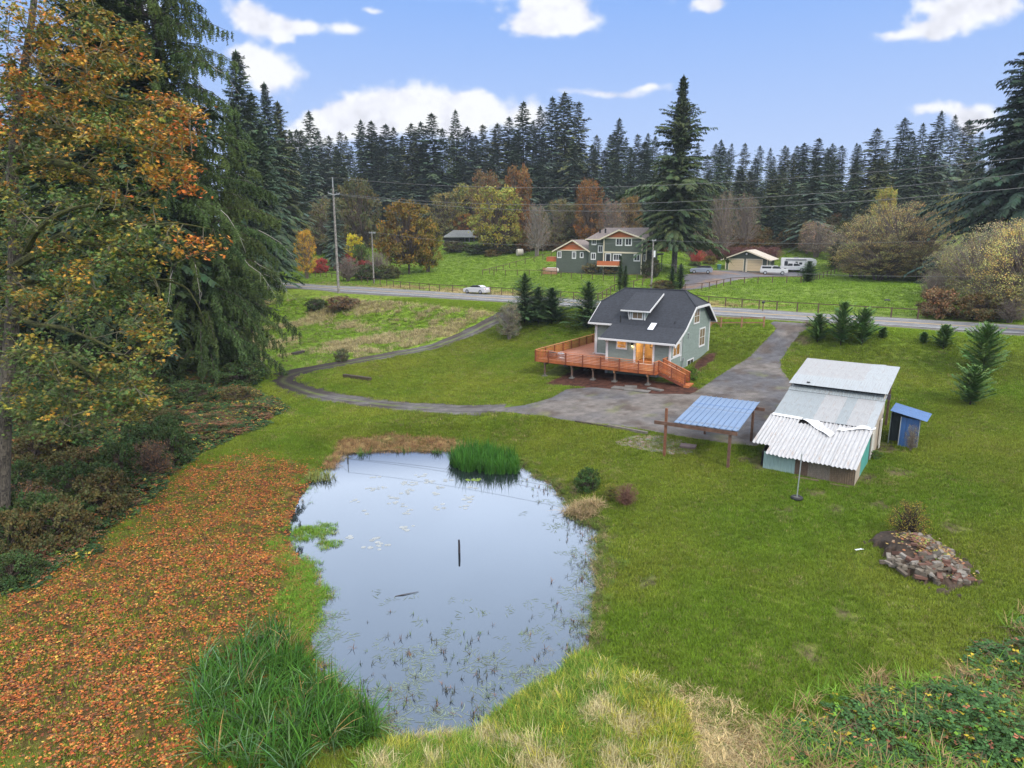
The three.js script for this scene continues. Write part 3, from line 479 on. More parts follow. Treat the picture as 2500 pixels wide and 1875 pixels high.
  part('garage_door', one((b) => { for (let k = 0; k < 12; k++) b.box(-2.6 + k * 0.21, 0, -3.06, -2.41 + k * 0.21, 2.1, -3.02); }), M(0.045, 0.05, 0.048, 0.8), house);
  // foundation and steps of paving before the basement door
}
{ // deck: boards, fascia, beams, posts, railings, stairs
  const rand = rng(77);
  const deck = thing('deck', 'raised cedar red deck with slatted railing and stairs beside the cottage', 'deck', [HX, HE, HZ], -HYAW);
  const fl = new G3();
  for (let w = -3.18; w < 11.4; w += 0.145) { const e = w < 0 ? 6.5 : w < 3.05 ? -0.1 : -2.85; let u = -6.72; while (u < e - 0.01) { const n = Math.min(e, u + rand.r(2.6, 4.4)); fl.box(u, 2.40, -w - 0.138, n - 0.006, 2.44 + rand() * 0.004, -w); u = n; } }
  tag(part('deck_board', fl, deckMat, deck), null, null, null, 'stuff');
  const fa = new G3(); fa.box(-6.82, 2.16, 3.22, 6.62, 2.40, 3.27); fa.box(-6.84, 2.16, -11.4, -6.79, 2.40, 3.22); fa.box(6.58, 2.16, 0.02, 6.63, 2.40, 3.22); part('fascia', fa, cedarCol[0], deck);
  for (const u of [-5.7, -2.5, -0.1, 2.3, 5.8]) { part('beam', one((b) => b.box(u - 0.08, 1.9, 0.0, u + 0.08, 2.17, 3.2)), u < 0 ? postMat : M(0.55, 0.26, 0.10, 0.7, { map: woodTex }), deck); }
  part('beam', one((b) => b.box(-6.7, 1.98, 2.5, 6.4, 2.16, 2.66)), postMat, deck); part('beam', one((b) => b.box(-5.8, 1.95, -11.2, -5.6, 2.16, -0.2)), postMat, deck);
  const posts = [[-5.74, -3.0], [-5.65, 1.6], [-2.5, -3.0], [-0.1, -2.95], [2.3, -2.95], [5.8, -2.95], [-5.65, 6.2], [-5.65, 10.6], [-3.2, 6.2], [-2.6, 0.4]];
  for (const [u, w] of posts) { const [x, z] = houseWorld(u, w), y = H(x, z) - HE; const p = part('post', one((b) => b.box(u - 0.075, y + 0.1, -w - 0.075, u + 0.075, 1.98, -w + 0.075)), postMat, deck); part('footing', one((b) => { b.box(u - 0.24, y - 0.15, -w - 0.24, u + 0.24, y + 0.09, -w + 0.24); b.box(u - 0.09, y + 0.09, -w - 0.09, u + 0.09, y + 0.28, -w + 0.09); }), concrete, p); }
  const rail = (pts, postAt, endCap) => { for (let k = 0; k < 7; k++) { const h = 2.34 + k * 0.147; for (let i = 1; i < pts.length; i++) { const [a, b] = [pts[i - 1], pts[i]]; part('rail_slat', one((g) => g.bar(L(a[0], h + rand.r(-0.006, 0.006), a[1]), L(b[0], h + rand.r(-0.006, 0.006), b[1]), 0.035, 0.092)), rand.pick(cedarCol), deck); } } for (let i = 1; i < pts.length; i++) { const [a, b] = [pts[i - 1], pts[i]]; part('handrail', one((g) => g.bar(L(a[0], 3.41, a[1]), L(b[0], 3.41, b[1]), 0.16, 0.04)), cedarCol[1], deck); } for (const [u, w] of postAt) part('rail_post', one((g) => g.box(u - 0.05, 2.2, -w - 0.05, u + 0.05, 3.39, -w + 0.05)), cedarDark, deck); };
  const pu = [-6.74, -5.14, -3.08, -1.13, 0.88, 2.9, 4.91, 6.5];
  for (let i = 1; i < pu.length; i++) rail([[pu[i - 1], -3.26], [pu[i], -3.26]], [[pu[i - 1], -3.32]]);
  rail([[6.55, -3.24], [6.55, -2.45]], [[6.5, -3.32], [6.6, -2.45]]);
  rail([[6.55, -1.2], [6.55, -0.05]], [[6.6, -1.2]]);
  const pw = [-3.2, -1.2, 0.75, 2.7, 4.65, 6.6, 8.5, 10.2, 11.4]; for (let i = 1; i < pw.length; i++) rail([[-6.8, pw[i - 1]], [-6.8, pw[i]]], [[-6.73, pw[i]]]);
  // stairs down to the yard
  const n = 10, u0 = 6.62, u1 = 9.2, gy = (() => { const [x, z] = houseWorld(9.2, -1.8); return H(x, z) - HE; })(), top = 2.42;
  for (let k = 0; k < n; k++) { const u = lerp(u0, u1, k / n), h = lerp(top, gy + 0.14, (k + 1) / n); part('tread', one((g) => g.box(u, h - 0.04, 1.24, u + 0.29, h, 2.42)), cedarCol[k % 3], deck); }
  for (const w of [-2.46, -1.2]) { part('stringer', one((g) => g.bar(L(u0 - 0.05, top - 0.22, w), L(u1 + 0.1, gy + 0.02, w), 0.05, 0.26)), cedarDark, deck);
    for (let k = 0; k < 6; k++) part('rail_slat', one((g) => g.bar(L(u0, top + 0.16 + k * 0.155, w - 0.03), L(u1 + 0.1, gy + 0.32 + k * 0.155, w - 0.03), 0.035, 0.1)), rand.pick(cedarCol), deck);
    part('handrail', one((g) => g.bar(L(u0 - 0.05, top + 1.05, w), L(u1 + 0.15, gy + 1.2, w), 0.16, 0.05)), cedarCol[1], deck);
    for (const t of [0.5, 1.0]) { const u = lerp(u0, u1 + 0.1, t), h = lerp(top, gy + 0.14, t); part('rail_post', one((g) => g.box(u - 0.045, h - 0.15, -w - 0.02, u + 0.045, h + 1.03, -w + 0.07)), cedarDark, deck); } }
  part('bottom_step', one((g) => g.box(u1, gy - 0.1, 1.1, u1 + 0.5, gy + 0.17, 2.55)), cedarCol[1], deck);
  // bags and boxes left in the deck's far corner
  const bag = (name, label, cat, u, w, sx, sy, sz, col, seed) => { const g = new THREE.IcosahedronGeometry(1, 3), p = g.attributes.position, r = rng(seed); for (let i = 0; i < p.count; i++) { const x = p.getX(i), y = p.getY(i), z = p.getZ(i), k = 1 + 0.22 * (fbm(x * 2.2 + seed, z * 2.2 + y * 1.7, 3) - 0.5) * 2; p.setXYZ(i, x * sx * k, Math.max(-0.55, y) * sy * k + sy * 0.55, z * sz * k); } g.computeVertexNormals(); const [X, Z] = houseWorld(u, w); const m = mesh(name, g, M(...col, 0.35)); m.position.set(X, HE + 2.445, Z); m.rotation.y = r() * 3; tag(m, label, cat); };
  bag('refuse_sack', 'black plastic sack slumped in the corner of the deck', 'sack', -5.6, -1.9, 0.75, 0.5, 0.5, [0.015, 0.015, 0.018], 3);
  bag('refuse_sack', 'pale grey plastic sack on the deck beside the black sack', 'sack', -4.9, -1.1, 0.45, 0.4, 0.4, [0.32, 0.33, 0.36], 5);
  bag('refuse_sack', 'white paper sack lying flat on the deck by the railing', 'sack', -4.2, -2.2, 0.4, 0.16, 0.3, [0.42, 0.42, 0.42], 8);
  bag('refuse_sack', 'lime yellow sack against the back railing of the deck', 'sack', -6.0, -0.8, 0.5, 0.32, 0.32, [0.42, 0.45, 0.06], 9);
}
{ // paving slabs and kerb timber at the yard's edge
  const spots = [[1517, 948, 1.8, 1.0, 0.1], [1556, 954, 2.4, 0.9, 0.05], [1540, 945, 1.2, 0.9, 0.4], [1600, 951, 1.6, 0.6, -0.3]];
  const labs = ['broad grey paving slab beneath the deck by the basement door', 'long mossy paving slab at the edge of the gravel before the deck', 'small grey paving slab tucked against the cottage wall', 'pale narrow paving slab beside the foot of the stairs'];
  spots.forEach(([px, py, w, d, t], i) => { const g = Gd(px, py); const m = mesh('paving_slab', one((b) => b.hexa([V(-w / 2, -0.1, d / 2), V(w / 2, -0.1, d / 2), V(w / 2, -0.1, -d / 2), V(-w / 2, -0.1, -d / 2), V(-w / 2 + 0.02, 0.09, d / 2 - 0.02), V(w / 2 - 0.02, 0.09, d / 2 - 0.02), V(w / 2 - 0.02, 0.09, -d / 2 + 0.02), V(-w / 2 + 0.02, 0.09, -d / 2 + 0.02)])).geo(), concrete); m.position.copy(g); m.rotation.y = -HYAW + t; tag(m, labs[i], 'paving slab'); });
  const timber = (name, label, a, b, w, h, col) => { const A = Gd(...a), B = Gd(...b); A.y += h * 0.4; B.y += h * 0.4; const m = mesh(name, one((g) => g.bar(A, B, w, h)).geo(), M(...col, 0.9, { map: woodTex })); tag(m, label, 'timber'); };
  timber('edging_timber', 'weathered grey timber edging the gravel yard beside the brick patio', [1484, 1043], [1580, 1061], 0.22, 0.25, [0.24, 0.21, 0.17]);
  timber('edging_timber', 'dark sunken timber edging the gravel yard nearest the pond', [1405, 1030], [1484, 1043], 0.2, 0.14, [0.11, 0.085, 0.06]);
  timber('fallen_log', 'mossy split log lying in the lawn beside the dirt track', [840, 921], [905, 930], 0.4, 0.42, [0.10, 0.075, 0.04]);
  timber('fallen_log', 'short dark rotten log in the meadow grass under the conifer', [714, 868], [742, 862], 0.5, 0.4, [0.07, 0.055, 0.05]);
}
// ------------------------------------------------------------------ split rail fence behind the cottage
function fenceRun(t, pts, gap, ph, rails, pm, rm, pw = 0.13, rh = 0.1) {
  for (let i = 1; i < pts.length; i++) { const a = pts[i - 1], b = pts[i], n = Math.max(1, Math.round(a.distanceTo(b) / gap)); for (let k = 0; k <= n; k++) { const q = a.clone().lerp(b, k / n); q.y = H(q.x, q.z); if (k < n || i === pts.length - 1) part('post', one((g) => g.box(q.x - pw / 2, q.y - 0.2, q.z - pw / 2, q.x + pw / 2, q.y + ph, q.z + pw / 2)), pm, t); if (k) { const p = a.clone().lerp(b, (k - 1) / n); p.y = H(p.x, p.z); for (const h of rails) part('rail', one((g) => g.bar(p.clone().setY(p.y + h), q.clone().setY(q.y + h), 0.05, rh)), rm, t); } } }
  return t;
}
{
  const cedarRail = M(0.42, 0.22, 0.11, 0.8, { map: woodTex }), oldRail = M(0.16, 0.095, 0.065, 0.85, { map: woodTex });
  const a = Gd(1760, 799), b = Gd(1810, 799), c = Gd(1864, 799), x0 = Gd(1735, 797);
  const t = thing('split_rail_fence', 'new cedar rail fence with crossed end bay between the cottage and the road', 'fence');
  fenceRun(t, [x0, a, b, c], 3, 1.25, [0.55, 1.1], cedarRail, cedarRail, 0.16, 0.13);
  part('brace', one((g) => { g.bar(x0.clone().setY(x0.y + 0.2), a.clone().setY(a.y + 1.05), 0.06, 0.12); g.bar(x0.clone().setY(x0.y + 1.05), a.clone().setY(a.y + 0.2), 0.05, 0.12); }), cedarRail, t);
  const run = (label, px, gap, ph = 1.25, rails = [1.18]) => { const t = thing('post_fence', label, 'fence'); fenceRun(t, px.map(([x, y]) => Gd(x, y)), gap, ph, rails, oldRail, oldRail); return t; };
  run('long brown post and rail fence along the road by the pasture', [[745, 671], [869, 687], [978, 703], [1073, 711], [1172, 716], [1252, 722], [1400, 732], [1490, 738]], 2.6);
  run('brown post fence between the road and the bright green paddock', [[1690, 740], [1771, 747], [1896, 758], [2050, 767], [2175, 775], [2240, 779]], 2.7);
  run('brown post fence curving along the neighbouring asphalt drive', [[1672, 712], [1713, 709], [1749, 702], [1783, 695], [1850, 692], [1955, 691], [2000, 681], [2046, 664]], 2.7);
  run('low brown fence enclosing a corner of the far pasture', [[1322, 673], [1178, 672], [1260, 650], [1346, 628]], 3);
  run('brown fence running along the front of the dark green house', [[1322, 674], [1420, 682], [1500, 688], [1555, 684], [1590, 692], [1500, 712], [1460, 735]], 3);
  run('distant thin fence crossing the hillside behind the garage', [[1735, 612], [1850, 611], [1950, 609]], 4, 1.3, [1.2, 0.6]);
}
// ------------------------------------------------------------------ corrugated sheets
// a sheet from four corners (eave left, eave right, top right, top left) with ribs running down the slope
function sheetGeo(a, b, c, d, pitch, amp, opt = {}) {
  const g = new G3(), nrm = b.clone().sub(a).cross(d.clone().sub(a)).normalize(), n = Math.max(4, Math.round(a.distanceTo(b) / pitch * (opt.k ?? 4))), m = opt.m ?? 2, th = opt.th ?? 0.012;
  const at = (i, j) => { const s = i / n, t = j / m, ph = s * a.distanceTo(b) / pitch, r = opt.rib ? (ph % 1 < 0.18 ? 1 : 0) : 0.5 + 0.5 * Math.cos(ph * 2 * Math.PI); const p = a.clone().lerp(b, s).lerp(d.clone().lerp(c, s), t).addScaledVector(nrm, r * amp); return opt.bend ? opt.bend(p, s, t, nrm) : p; };
  for (let i = 0; i < n; i++) for (let j = 0; j < m; j++) { const q = [at(i, j), at(i + 1, j), at(i + 1, j + 1), at(i, j + 1)]; g.quad(...q); const lo = q.map((v) => v.clone().addScaledVector(nrm, -th)); g.quad(lo[0], lo[3], lo[2], lo[1]); if (j === 0) g.quad(lo[0], lo[1], q[1], q[0]); if (j === m - 1) g.quad(q[3], q[2], lo[2], lo[3]); if (i === 0) g.quad(lo[3], lo[0], q[0], q[3]); if (i === n - 1) g.quad(lo[1], lo[2], q[2], q[1]); }
  return g;
}
const sheetWhite = M(0.49, 0.49, 0.495, 0.55, { map: rustTex }), sheetPale = M(0.37, 0.40, 0.42, 0.5, { map: rustTex }), sheetGrey = M(0.285, 0.32, 0.335, 0.5, { map: rustTex }), sheetSilver = M(0.36, 0.365, 0.37, 0.5, { map: rustTex }), sheetBlue = M(0.135, 0.225, 0.38, 0.45, { map: rustTex });
{ // ---------------------------------------------------------------- the old stepped shed
  const g0 = Gd(2085.5, 1187), yaw = 0.64, E = g0.y;
  const shed = thing('shed', 'old stepped shed with white corrugated roofs and patched walls on the lawn', 'shed', [g0.x, E, g0.z], -yaw);
  const rand = rng(5), W = 5.75, darkIn = M(0.03, 0.028, 0.027, 0.9);
  const toW = (u, w) => [g0.x + u * Math.cos(yaw) + w * Math.sin(yaw), g0.z + u * Math.sin(yaw) - w * Math.cos(yaw)];
  // front wall: painted metal, dark and pale boards
  const front = [[-5.55, -3.55, M(0.30, 0.42, 0.40, 0.6, { map: grimeTex }), 0.11], [-3.55, -2.75, M(0.17, 0.11, 0.075, 0.9, { map: woodTex }), 0.14], [-2.75, -1.45, M(0.27, 0.22, 0.175, 0.9, { map: woodTex }), 0.16], [-1.45, -0.02, M(0.22, 0.155, 0.10, 0.9, { map: woodTex }), 0.13]];
  front.forEach(([a, b, m, p], i) => part('wall_panel', sheetGeo(V(a, -0.12, 0), V(b, -0.08, 0), V(b, 1.16, 0), V(a, 1.2, 0), p, 0.03, { m: 1 }), m, shed));
  // right side wall, pieces of ply, teal sheet, doors
  const side = (w0, w1, h0, h1, t0, t1, m, out = 0, name = 'wall_panel') => part(name, one((b) => b.hexa([L(out, h0, w0), L(out, h1, w1), L(out - 0.05, h1, w1), L(out - 0.05, h0, w0), L(out, t0, w0), L(out, t1, w1), L(out - 0.05, t1, w1), L(out - 0.05, t0, w0)])), m, shed);
  const rh = (w) => w < 4.6 ? 1.2 + 0.277 * w : w < 9.0 ? 2.58 + 0.3 * (w - 4.6) : 4.2 + 0.24 * (w - 8.7);
  const ply = M(0.42, 0.35, 0.27, 0.85, { map: grimeTex }), teal = M(0.09, 0.36, 0.31, 0.55, { map: grimeTex }), pale = M(0.52, 0.47, 0.40, 0.85, { map: grimeTex }), cream = M(0.60, 0.58, 0.52, 0.8, { map: grimeTex });
  side(0, 1.5, -0.3, -0.2, rh(0) - 0.06, rh(1.5) - 0.06, ply); side(1.5, 3.0, -0.1, 0.05, rh(1.5) - 0.06, rh(3) - 0.06, teal, 0.01); side(3.02, 4.15, -0.05, 0.1, rh(3.02) - 0.06, rh(4.15) - 0.06, teal, 0.015);
  side(4.2, 4.6, -0.1, 0, rh(4.2) - 0.08, rh(4.6) - 0.08, blackMat, 0.0); side(4.6, 6.4, -0.2, -0.1, rh(4.6) - 0.06, rh(6.4) - 0.06, pale, 0.0); side(6.4, 7.9, -0.2, -0.1, rh(6.4) - 0.06, rh(7.9) - 0.06, ply, 0.005); side(7.9, 9.05, -0.2, -0.1, rh(7.9) - 0.06, rh(9.05) - 0.1, pale, 0.0);
  const door = side(4.66, 5.2, 0.0, 0.02, 2.25, 2.3, cream, 0.07, 'door'); part('handle', one((b) => b.box(0.075, 0.95, -4.76, 0.1, 1.03, -4.72)), blackMat, door);
  side(7.35, 7.75, 0.1, 0.1, 2.62, 2.66, cream, 0.16, 'leaning_door');
  const back = new G3(); back.quad(V(-W, -0.3, -0.2), V(-W, 1.1, -0.2), V(-W, 4.0, -9), V(-W, -0.3, -9)); back.quad(V(-W, 2.2, -4.62), V(0, 2.2, -4.62), V(0, 2.56, -4.62), V(-W, 2.56, -4.62)); back.quad(V(-W, -0.2, -9.05), V(0, -0.2, -9.05), V(0, 4.15, -9.05), V(-W, 4.15, -9.05)); part('inner_wall', back, darkIn, shed); part('floor', one((b) => b.box(-W, -0.3, -9, -0.06, 0.05, -0.1)), darkIn, shed);
  for (const u of [-5.6, -2.9, -0.25]) part('post', one((b) => b.box(u - 0.08, -0.3, -13.0, u + 0.08, 5.05, -12.84)), postMat, shed);
  for (let k = 0; k < 5; k++) part('rafter', one((b) => b.bar(L(-5.4 + k * 1.3, rh(0.2) - 0.09, 0.2), L(-5.4 + k * 1.3, rh(4.5) - 0.09, 4.5), 0.06, 0.1)), postMat, shed);
  // lowest roof: white big corrugations; a short bay, a hole near the top
  const LR = (u, w, o = 0) => L(u, 1.17 + 0.283 * (w + 0.3) + o, w);
  const bays = [[-6.55, -5.35, 0.62, 4.62], [-5.35, -4.55, -0.4, 4.62], [-4.55, -3.85, -0.4, 3.98], [-3.85, -3.05, -0.42, 4.5], [-3.05, -2.2, -0.4, 4.62], [-2.2, -1.35, -0.45, 4.55], [-1.35, -0.55, -0.4, 4.62], [-0.55, 0.04, -0.44, 4.66]];
  bays.forEach(([a, b, w0, w1], i) => part('roof_sheet', sheetGeo(LR(a, w0, i * 0.001), LR(b + 0.03, w0, i * 0.001 + 0.004), LR(b + 0.03, w1, i * 0.001 + 0.004), LR(a, w1, i * 0.001), 0.25, 0.085, { k: 8, m: 3 }), sheetWhite, shed));
  bays.forEach(([a, b], i) => { if (i % 2 === 0 && i) part('roof_sheet', sheetGeo(LR(a, -0.5, 0.02), LR(b, -0.5, 0.02), LR(b, 0.75, 0.02), LR(a, 0.75, 0.02), 0.25, 0.085, { k: 8, m: 1 }), sheetWhite, shed); });
  // torn flashing strips
  part('flashing', sheetGeo(LR(-6.45, 4.45, 0.1), LR(-4.4, 4.35, 0.1), LR(-4.4, 4.62, 0.13), LR(-6.45, 4.68, 0.13), 3, 0, { m: 1 }), white, shed);
  part('flashing', sheetGeo(LR(-4.4, 4.4, 0.12), LR(-2.2, 2.65, 0.12), LR(-1.95, 3.0, 0.16), LR(-3.4, 4.55, 0.14), 3, 0, { k: 30, m: 3, bend: (p, s, t, n) => p.addScaledVector(n, 0.06 * Math.sin(s * 9) + 0.05 * Math.sin(t * 5 + s * 3)) }), white, shed);
  part('flashing', sheetGeo(LR(-2.05, 3.55, 0.12), LR(0.2, 4.45, 0.12), LR(0.2, 4.7, 0.12), LR(-1.9, 3.95, 0.12), 3, 0, { k: 40, m: 3, bend: (p, s, t, n) => p.addScaledVector(n, s > 0.4 && s < 0.85 ? 0.2 * Math.sin((s - 0.4) / 0.45 * Math.PI) * (0.5 + 0.5 * t) : 0.03 * Math.sin(s * 20)) }), white, shed);
  // middle roof: narrow ribbed sheets in several greys
  const MR = (u, w, o = 0) => L(u, 2.66 + 0.3 * (w - 4.62) + o, w);
  [[-6.4, -5.45, sheetGrey], [-5.45, -4.6, sheetGrey], [-4.6, -3.75, sheetGrey], [-3.75, -2.95, sheetSilver], [-2.95, -2.3, sheetSilver], [-2.3, -1.6, sheetGrey], [-1.6, -0.4, sheetSilver], [-0.4, 0.08, sheetPale]].forEach(([a, b, m], i) => part('roof_sheet', sheetGeo(MR(a, 4.5, i * 0.002), MR(b + 0.02, 4.5, i * 0.002 + 0.003), MR(b + 0.02, 8.35, i * 0.002 + 0.003), MR(a, 8.35, i * 0.002), 0.085, 0.014, { m: 2 }), m, shed));
  part('roof_sheet', sheetGeo(MR(-6.42, 8.2, 0.03), MR(0.1, 8.2, 0.03), MR(0.1, 9.25, 0.03), MR(-6.42, 9.25, 0.03), 0.17, 0.03, { m: 1 }), sheetGrey, shed);
  // dark step between the roofs
  part('step_board', one((b) => { b.box(-6.3, 3.75, -9.2, 0.3, 4.12, -9.08); }), M(0.06, 0.05, 0.06, 0.8), shed);
  // top roof, rising to the back
  const TR = (u, w, o = 0) => L(u, 4.22 + 0.24 * (w - 8.7) + o, w);
  for (let k = 0; k < 7; k++) { const a = -6.5 + k * 0.95; part('roof_sheet', sheetGeo(TR(a, 10.2, k * 0.002), TR(a + 0.96, 10.2, k * 0.002 + 0.003), TR(a + 0.96, 13.6 + (k === 5 ? 0.12 : 0), k * 0.002 + 0.003), TR(a, 13.6, k * 0.002), 0.085, 0.014, { m: 2 }), k > 4 ? sheetPale : sheetSilver, shed); part('roof_sheet', sheetGeo(TR(a, 8.55, 0.03 + k * 0.002), TR(a + 0.96, 8.55, 0.033 + k * 0.002), TR(a + 0.96, 10.3, 0.033 + k * 0.002), TR(a, 10.3, 0.03 + k * 0.002), 0.085, 0.014, { m: 1 }), sheetPale, shed); }
  part('vent_hole', one((b) => b.tube([TR(-5.2, 8.95, 0.05), TR(-5.2, 8.95, 0.1)], 0.12, 10)), blackMat, shed);
  // leaning timber by the front
  for (const [u, len, label] of [[-3.3, 1.3, 'weathered board lying on the ground along the front of the shed'], [-1.3, 1.1, 'short plank lying by the front corner of the shed']]) { const [x, z] = toW(u, -0.35), m = mesh('plank', one((b) => b.box(0, 0, 0, len, 0.06, 0.18)).geo(), M(0.28, 0.2, 0.13, 0.9, { map: woodTex })); m.position.set(x, H(x, z), z); m.rotation.y = -yaw + 0.1; tag(m, label, 'plank'); }
}
{ // ---------------------------------------------------------------- blue roofed shelter
  const g0 = Gd(1621.7, 1113.9), yaw = 0.58, t = thing('shelter', 'open timber shelter with blue ribbed metal roof at the edge of the gravel', 'shelter', [g0.x, g0.y, g0.z], -yaw), wood = M(0.20, 0.105, 0.07, 0.8, { map: woodTex });
  const gy = (u, w) => H(g0.x + u * Math.cos(yaw) + w * Math.sin(yaw), g0.z + u * Math.sin(yaw) - w * Math.cos(yaw)) - g0.y;
  const R = (u, w, o = 0) => L(u, 2.62 + 0.075 * w + 0.012 * u + o, w);
  for (const [u, w, h, s] of [[0, 0, 3.5, 0.16], [4.45, 0.02, 2.4, 0.17], [4.62, 5.2, 2.85, 0.16], [1.2, 5.2, 2.85, 0.15]]) part('post', one((b) => b.box(u - s / 2, gy(u, w) - 0.3, -w - s / 2, u + s / 2, h, -w + s / 2)), u === 0 ? M(0.30, 0.12, 0.06, 0.75, { map: woodTex }) : wood, t);
  part('beam', one((b) => b.bar(L(-0.8, 2.42, -0.12), L(4.95, 2.47, -0.12), 0.09, 0.24)), wood, t); part('beam', one((b) => b.bar(L(0.3, 2.85, 5.9), L(5.25, 2.85, 5.9), 0.09, 0.24)), wood, t);
  for (const u of [1.0, 2.2, 3.4, 4.6]) part('rafter', one((b) => b.bar(R(u, -0.05, -0.12), R(u, 6.4, -0.12), 0.06, 0.16)), wood, t);
  const n = 11; for (let k = 0; k < n; k++) { const a = 0.62 + k * 4.35 / n, b = a + 4.35 / n, sh = (u, w) => R(u - 0.045 * (w + 0.1), w, 0.02); part('roof_panel', one((g) => { g.slab([sh(a, -0.15 - rngS(k) * 0.04), sh(b, -0.15 - rngS(k) * 0.04), sh(b, 6.6), sh(a, 6.6)], 0.015); const r = (w) => sh(b, w).add(V(0, 0.02, 0)); g.bar(r(-0.15), r(6.6), 0.045, 0.06); }), sheetBlue, t); }
  part('roof_lap', one((g) => { g.bar(R(0.4, 4.6, 0.03), R(4.8, 4.6, 0.03), 0.03, 0.02); }), M(0.13, 0.24, 0.48, 0.5), t);
}
function rngS(k) { return hash2(k * 7 + 3, k + 11); }
{ // ---------------------------------------------------------------- small blue hut
  const g0 = Gd(2192, 1088), yaw = 0.58, t = thing('hut', 'small blue metal hut with lean-to roof beyond the old shed', 'hut', [g0.x, g0.y, g0.z], -yaw);
  const blue = M(0.035, 0.11, 0.30, 0.5, { map: grimeTex }), bg = M(0.04, 0.13, 0.16, 0.6, { map: grimeTex }), dk = M(0.03, 0.045, 0.045, 0.8);
  for (let k = 0; k < 3; k++) part('wall_panel', sheetGeo(V(k * 0.38, -0.1, 0), V(k * 0.38 + 0.37, -0.1, 0), V(k * 0.38 + 0.37, 2.06 - k * 0.03, 0), V(k * 0.38, 2.12 - k * 0.03, 0), 0.19, 0.015, { m: 1 }), blue, t);
  for (let k = 0; k < 3; k++) part('wall_panel', sheetGeo(L(1.14, -0.1, k * 0.55), L(1.14, -0.1, k * 0.55 + 0.54), L(1.14, 1.98, k * 0.55 + 0.54), L(1.14, 1.98, k * 0.55), 0.18, 0.015, { m: 1 }), bg, t);
  part('wall_panel', one((b) => { b.box(-0.62, -0.1, -1.65, 1.12, 2.2, -1.6); b.box(-0.66, -0.1, -1.62, -0.62, 2.25, -0.1); }), M(0.16, 0.20, 0.19, 0.8, { map: grimeTex }), t); part('doorway', one((b) => b.box(-0.62, -0.1, -0.9, 0, 2.1, -0.86)), dk, t);
  part('corner_trim', one((b) => { b.box(1.12, -0.1, 0.0, 1.17, 2.02, 0.05); b.box(-0.03, -0.1, 0.0, 0.02, 2.12, 0.05); }), sheetPale, t);
  const A = V(-0.72, 2.5, 0.3), B = V(1.55, 2.02, 0.3), C = V(1.75, 2.14, -1.85), D = V(-0.55, 2.64, -1.85); part('roof', sheetGeo(B, C, D, A, 0.24, 0.035, { k: 6, m: 2 }), M(0.075, 0.165, 0.36, 0.5, { map: rustTex }), t);
  const ub = Gd(2181, 1062), bk = mesh('bucket', new THREE.LatheGeometry([[0.0, 0], [0.11, 0], [0.15, 0.3], [0.165, 0.3], [0.165, 0.32], [0.14, 0.31]].map(([x, y]) => new THREE.Vector2(x, y)), 16), white); bk.position.copy(ub); tag(bk, 'white plastic bucket standing in the doorway of the blue hut', 'bucket');
}
{ // ---------------------------------------------------------------- brick patio
  const t = thing('brick_patio', 'weathered brick patio between the gravel and the pond lawn', 'patio');
  const P = polyPx([[1505, 1083], [1532, 1066], [1600, 1062], [1665, 1078], [1702, 1092], [1690, 1105], [1640, 1112], [1560, 1098]]), r = rng(31), gr = { a: [], b: [], c: [] }, yaw = 0.56;
  let x0 = 1e9, x1 = -1e9, z0 = 1e9, z1 = -1e9; for (const [x, z] of P) { x0 = Math.min(x0, x); x1 = Math.max(x1, x); z0 = Math.min(z0, z); z1 = Math.max(z1, z); }
  const cx = (x0 + x1) / 2, cz = (z0 + z1) / 2;
  for (let i = -40; i < 40; i++) for (let j = -80; j < 80; j++) { const u = i * 0.225 + (j & 1 ? 0.11 : 0), w = j * 0.115, x = cx + u * Math.cos(yaw) + w * Math.sin(yaw), z = cz + u * Math.sin(yaw) - w * Math.cos(yaw); if (sdf(P, x, z) > (fbm(x * 2, z * 2, 2) - 0.5) * 0.5 || r() < 0.05) continue; const y = H(x, z); const k = fbm(x * 0.8 + 9, z * 0.8, 3); (k > 0.54 ? gr.a : k > 0.42 ? gr.b : gr.c).push([place(x, y + 0.0 + r() * 0.02, z, (r() - 0.5) * 0.08, -yaw + (r() - 0.5) * 0.08, (r() - 0.5) * 0.08, 1), [r.r(0.7, 1.2), r.r(0.75, 1.15), r.r(0.75, 1.15)]]); }
  const bg = new THREE.BoxGeometry(0.208, 0.07, 0.1);
  copies('brick', bg, M(0.34, 0.24, 0.23, 0.9), gr.a, t); copies('brick', bg, M(0.30, 0.26, 0.22, 0.9), gr.b, t); copies('brick', bg, M(0.22, 0.20, 0.15, 0.9), gr.c, t);
  const s = Gd(1680, 1092), m = mesh('paving_slab', one((b) => b.box(-0.55, -0.1, -0.4, 0.55, 0.16, 0.4)).geo(), M(0.24, 0.17, 0.16, 0.9, { map: gravelTex })); m.position.copy(s); m.rotation.y = -0.4; tag(m, 'reddish raised slab at the corner of the brick patio', 'paving slab');
}
{ // ---------------------------------------------------------------- pole standing in a tyre
  const g = Gd(1945, 1219), t = thing('tether_pole', 'thin metal pole set upright in a concrete filled tyre before the shed', 'pole', [g.x, g.y, g.z]);
  part('pole', one((b) => b.tube([V(0, 0.1, 0), V(0.05, 2.9, 0)], 0.035, 8)), greyMetal, t); part('hook', one((b) => b.tube([V(0.05, 2.88, 0), V(0.05, 3.05, 0), V(0.15, 3.0, 0)], 0.012, 5)), greyMetal, t);
  const ty = mesh('tyre', new THREE.TorusGeometry(0.26, 0.1, 10, 24), blackMat, t); ty.rotation.x = Math.PI / 2; ty.position.y = 0.1; part('filling', one((b) => b.tube([V(0, 0.02, 0), V(0, 0.14, 0)], 0.22, 14)), concrete, t);
}
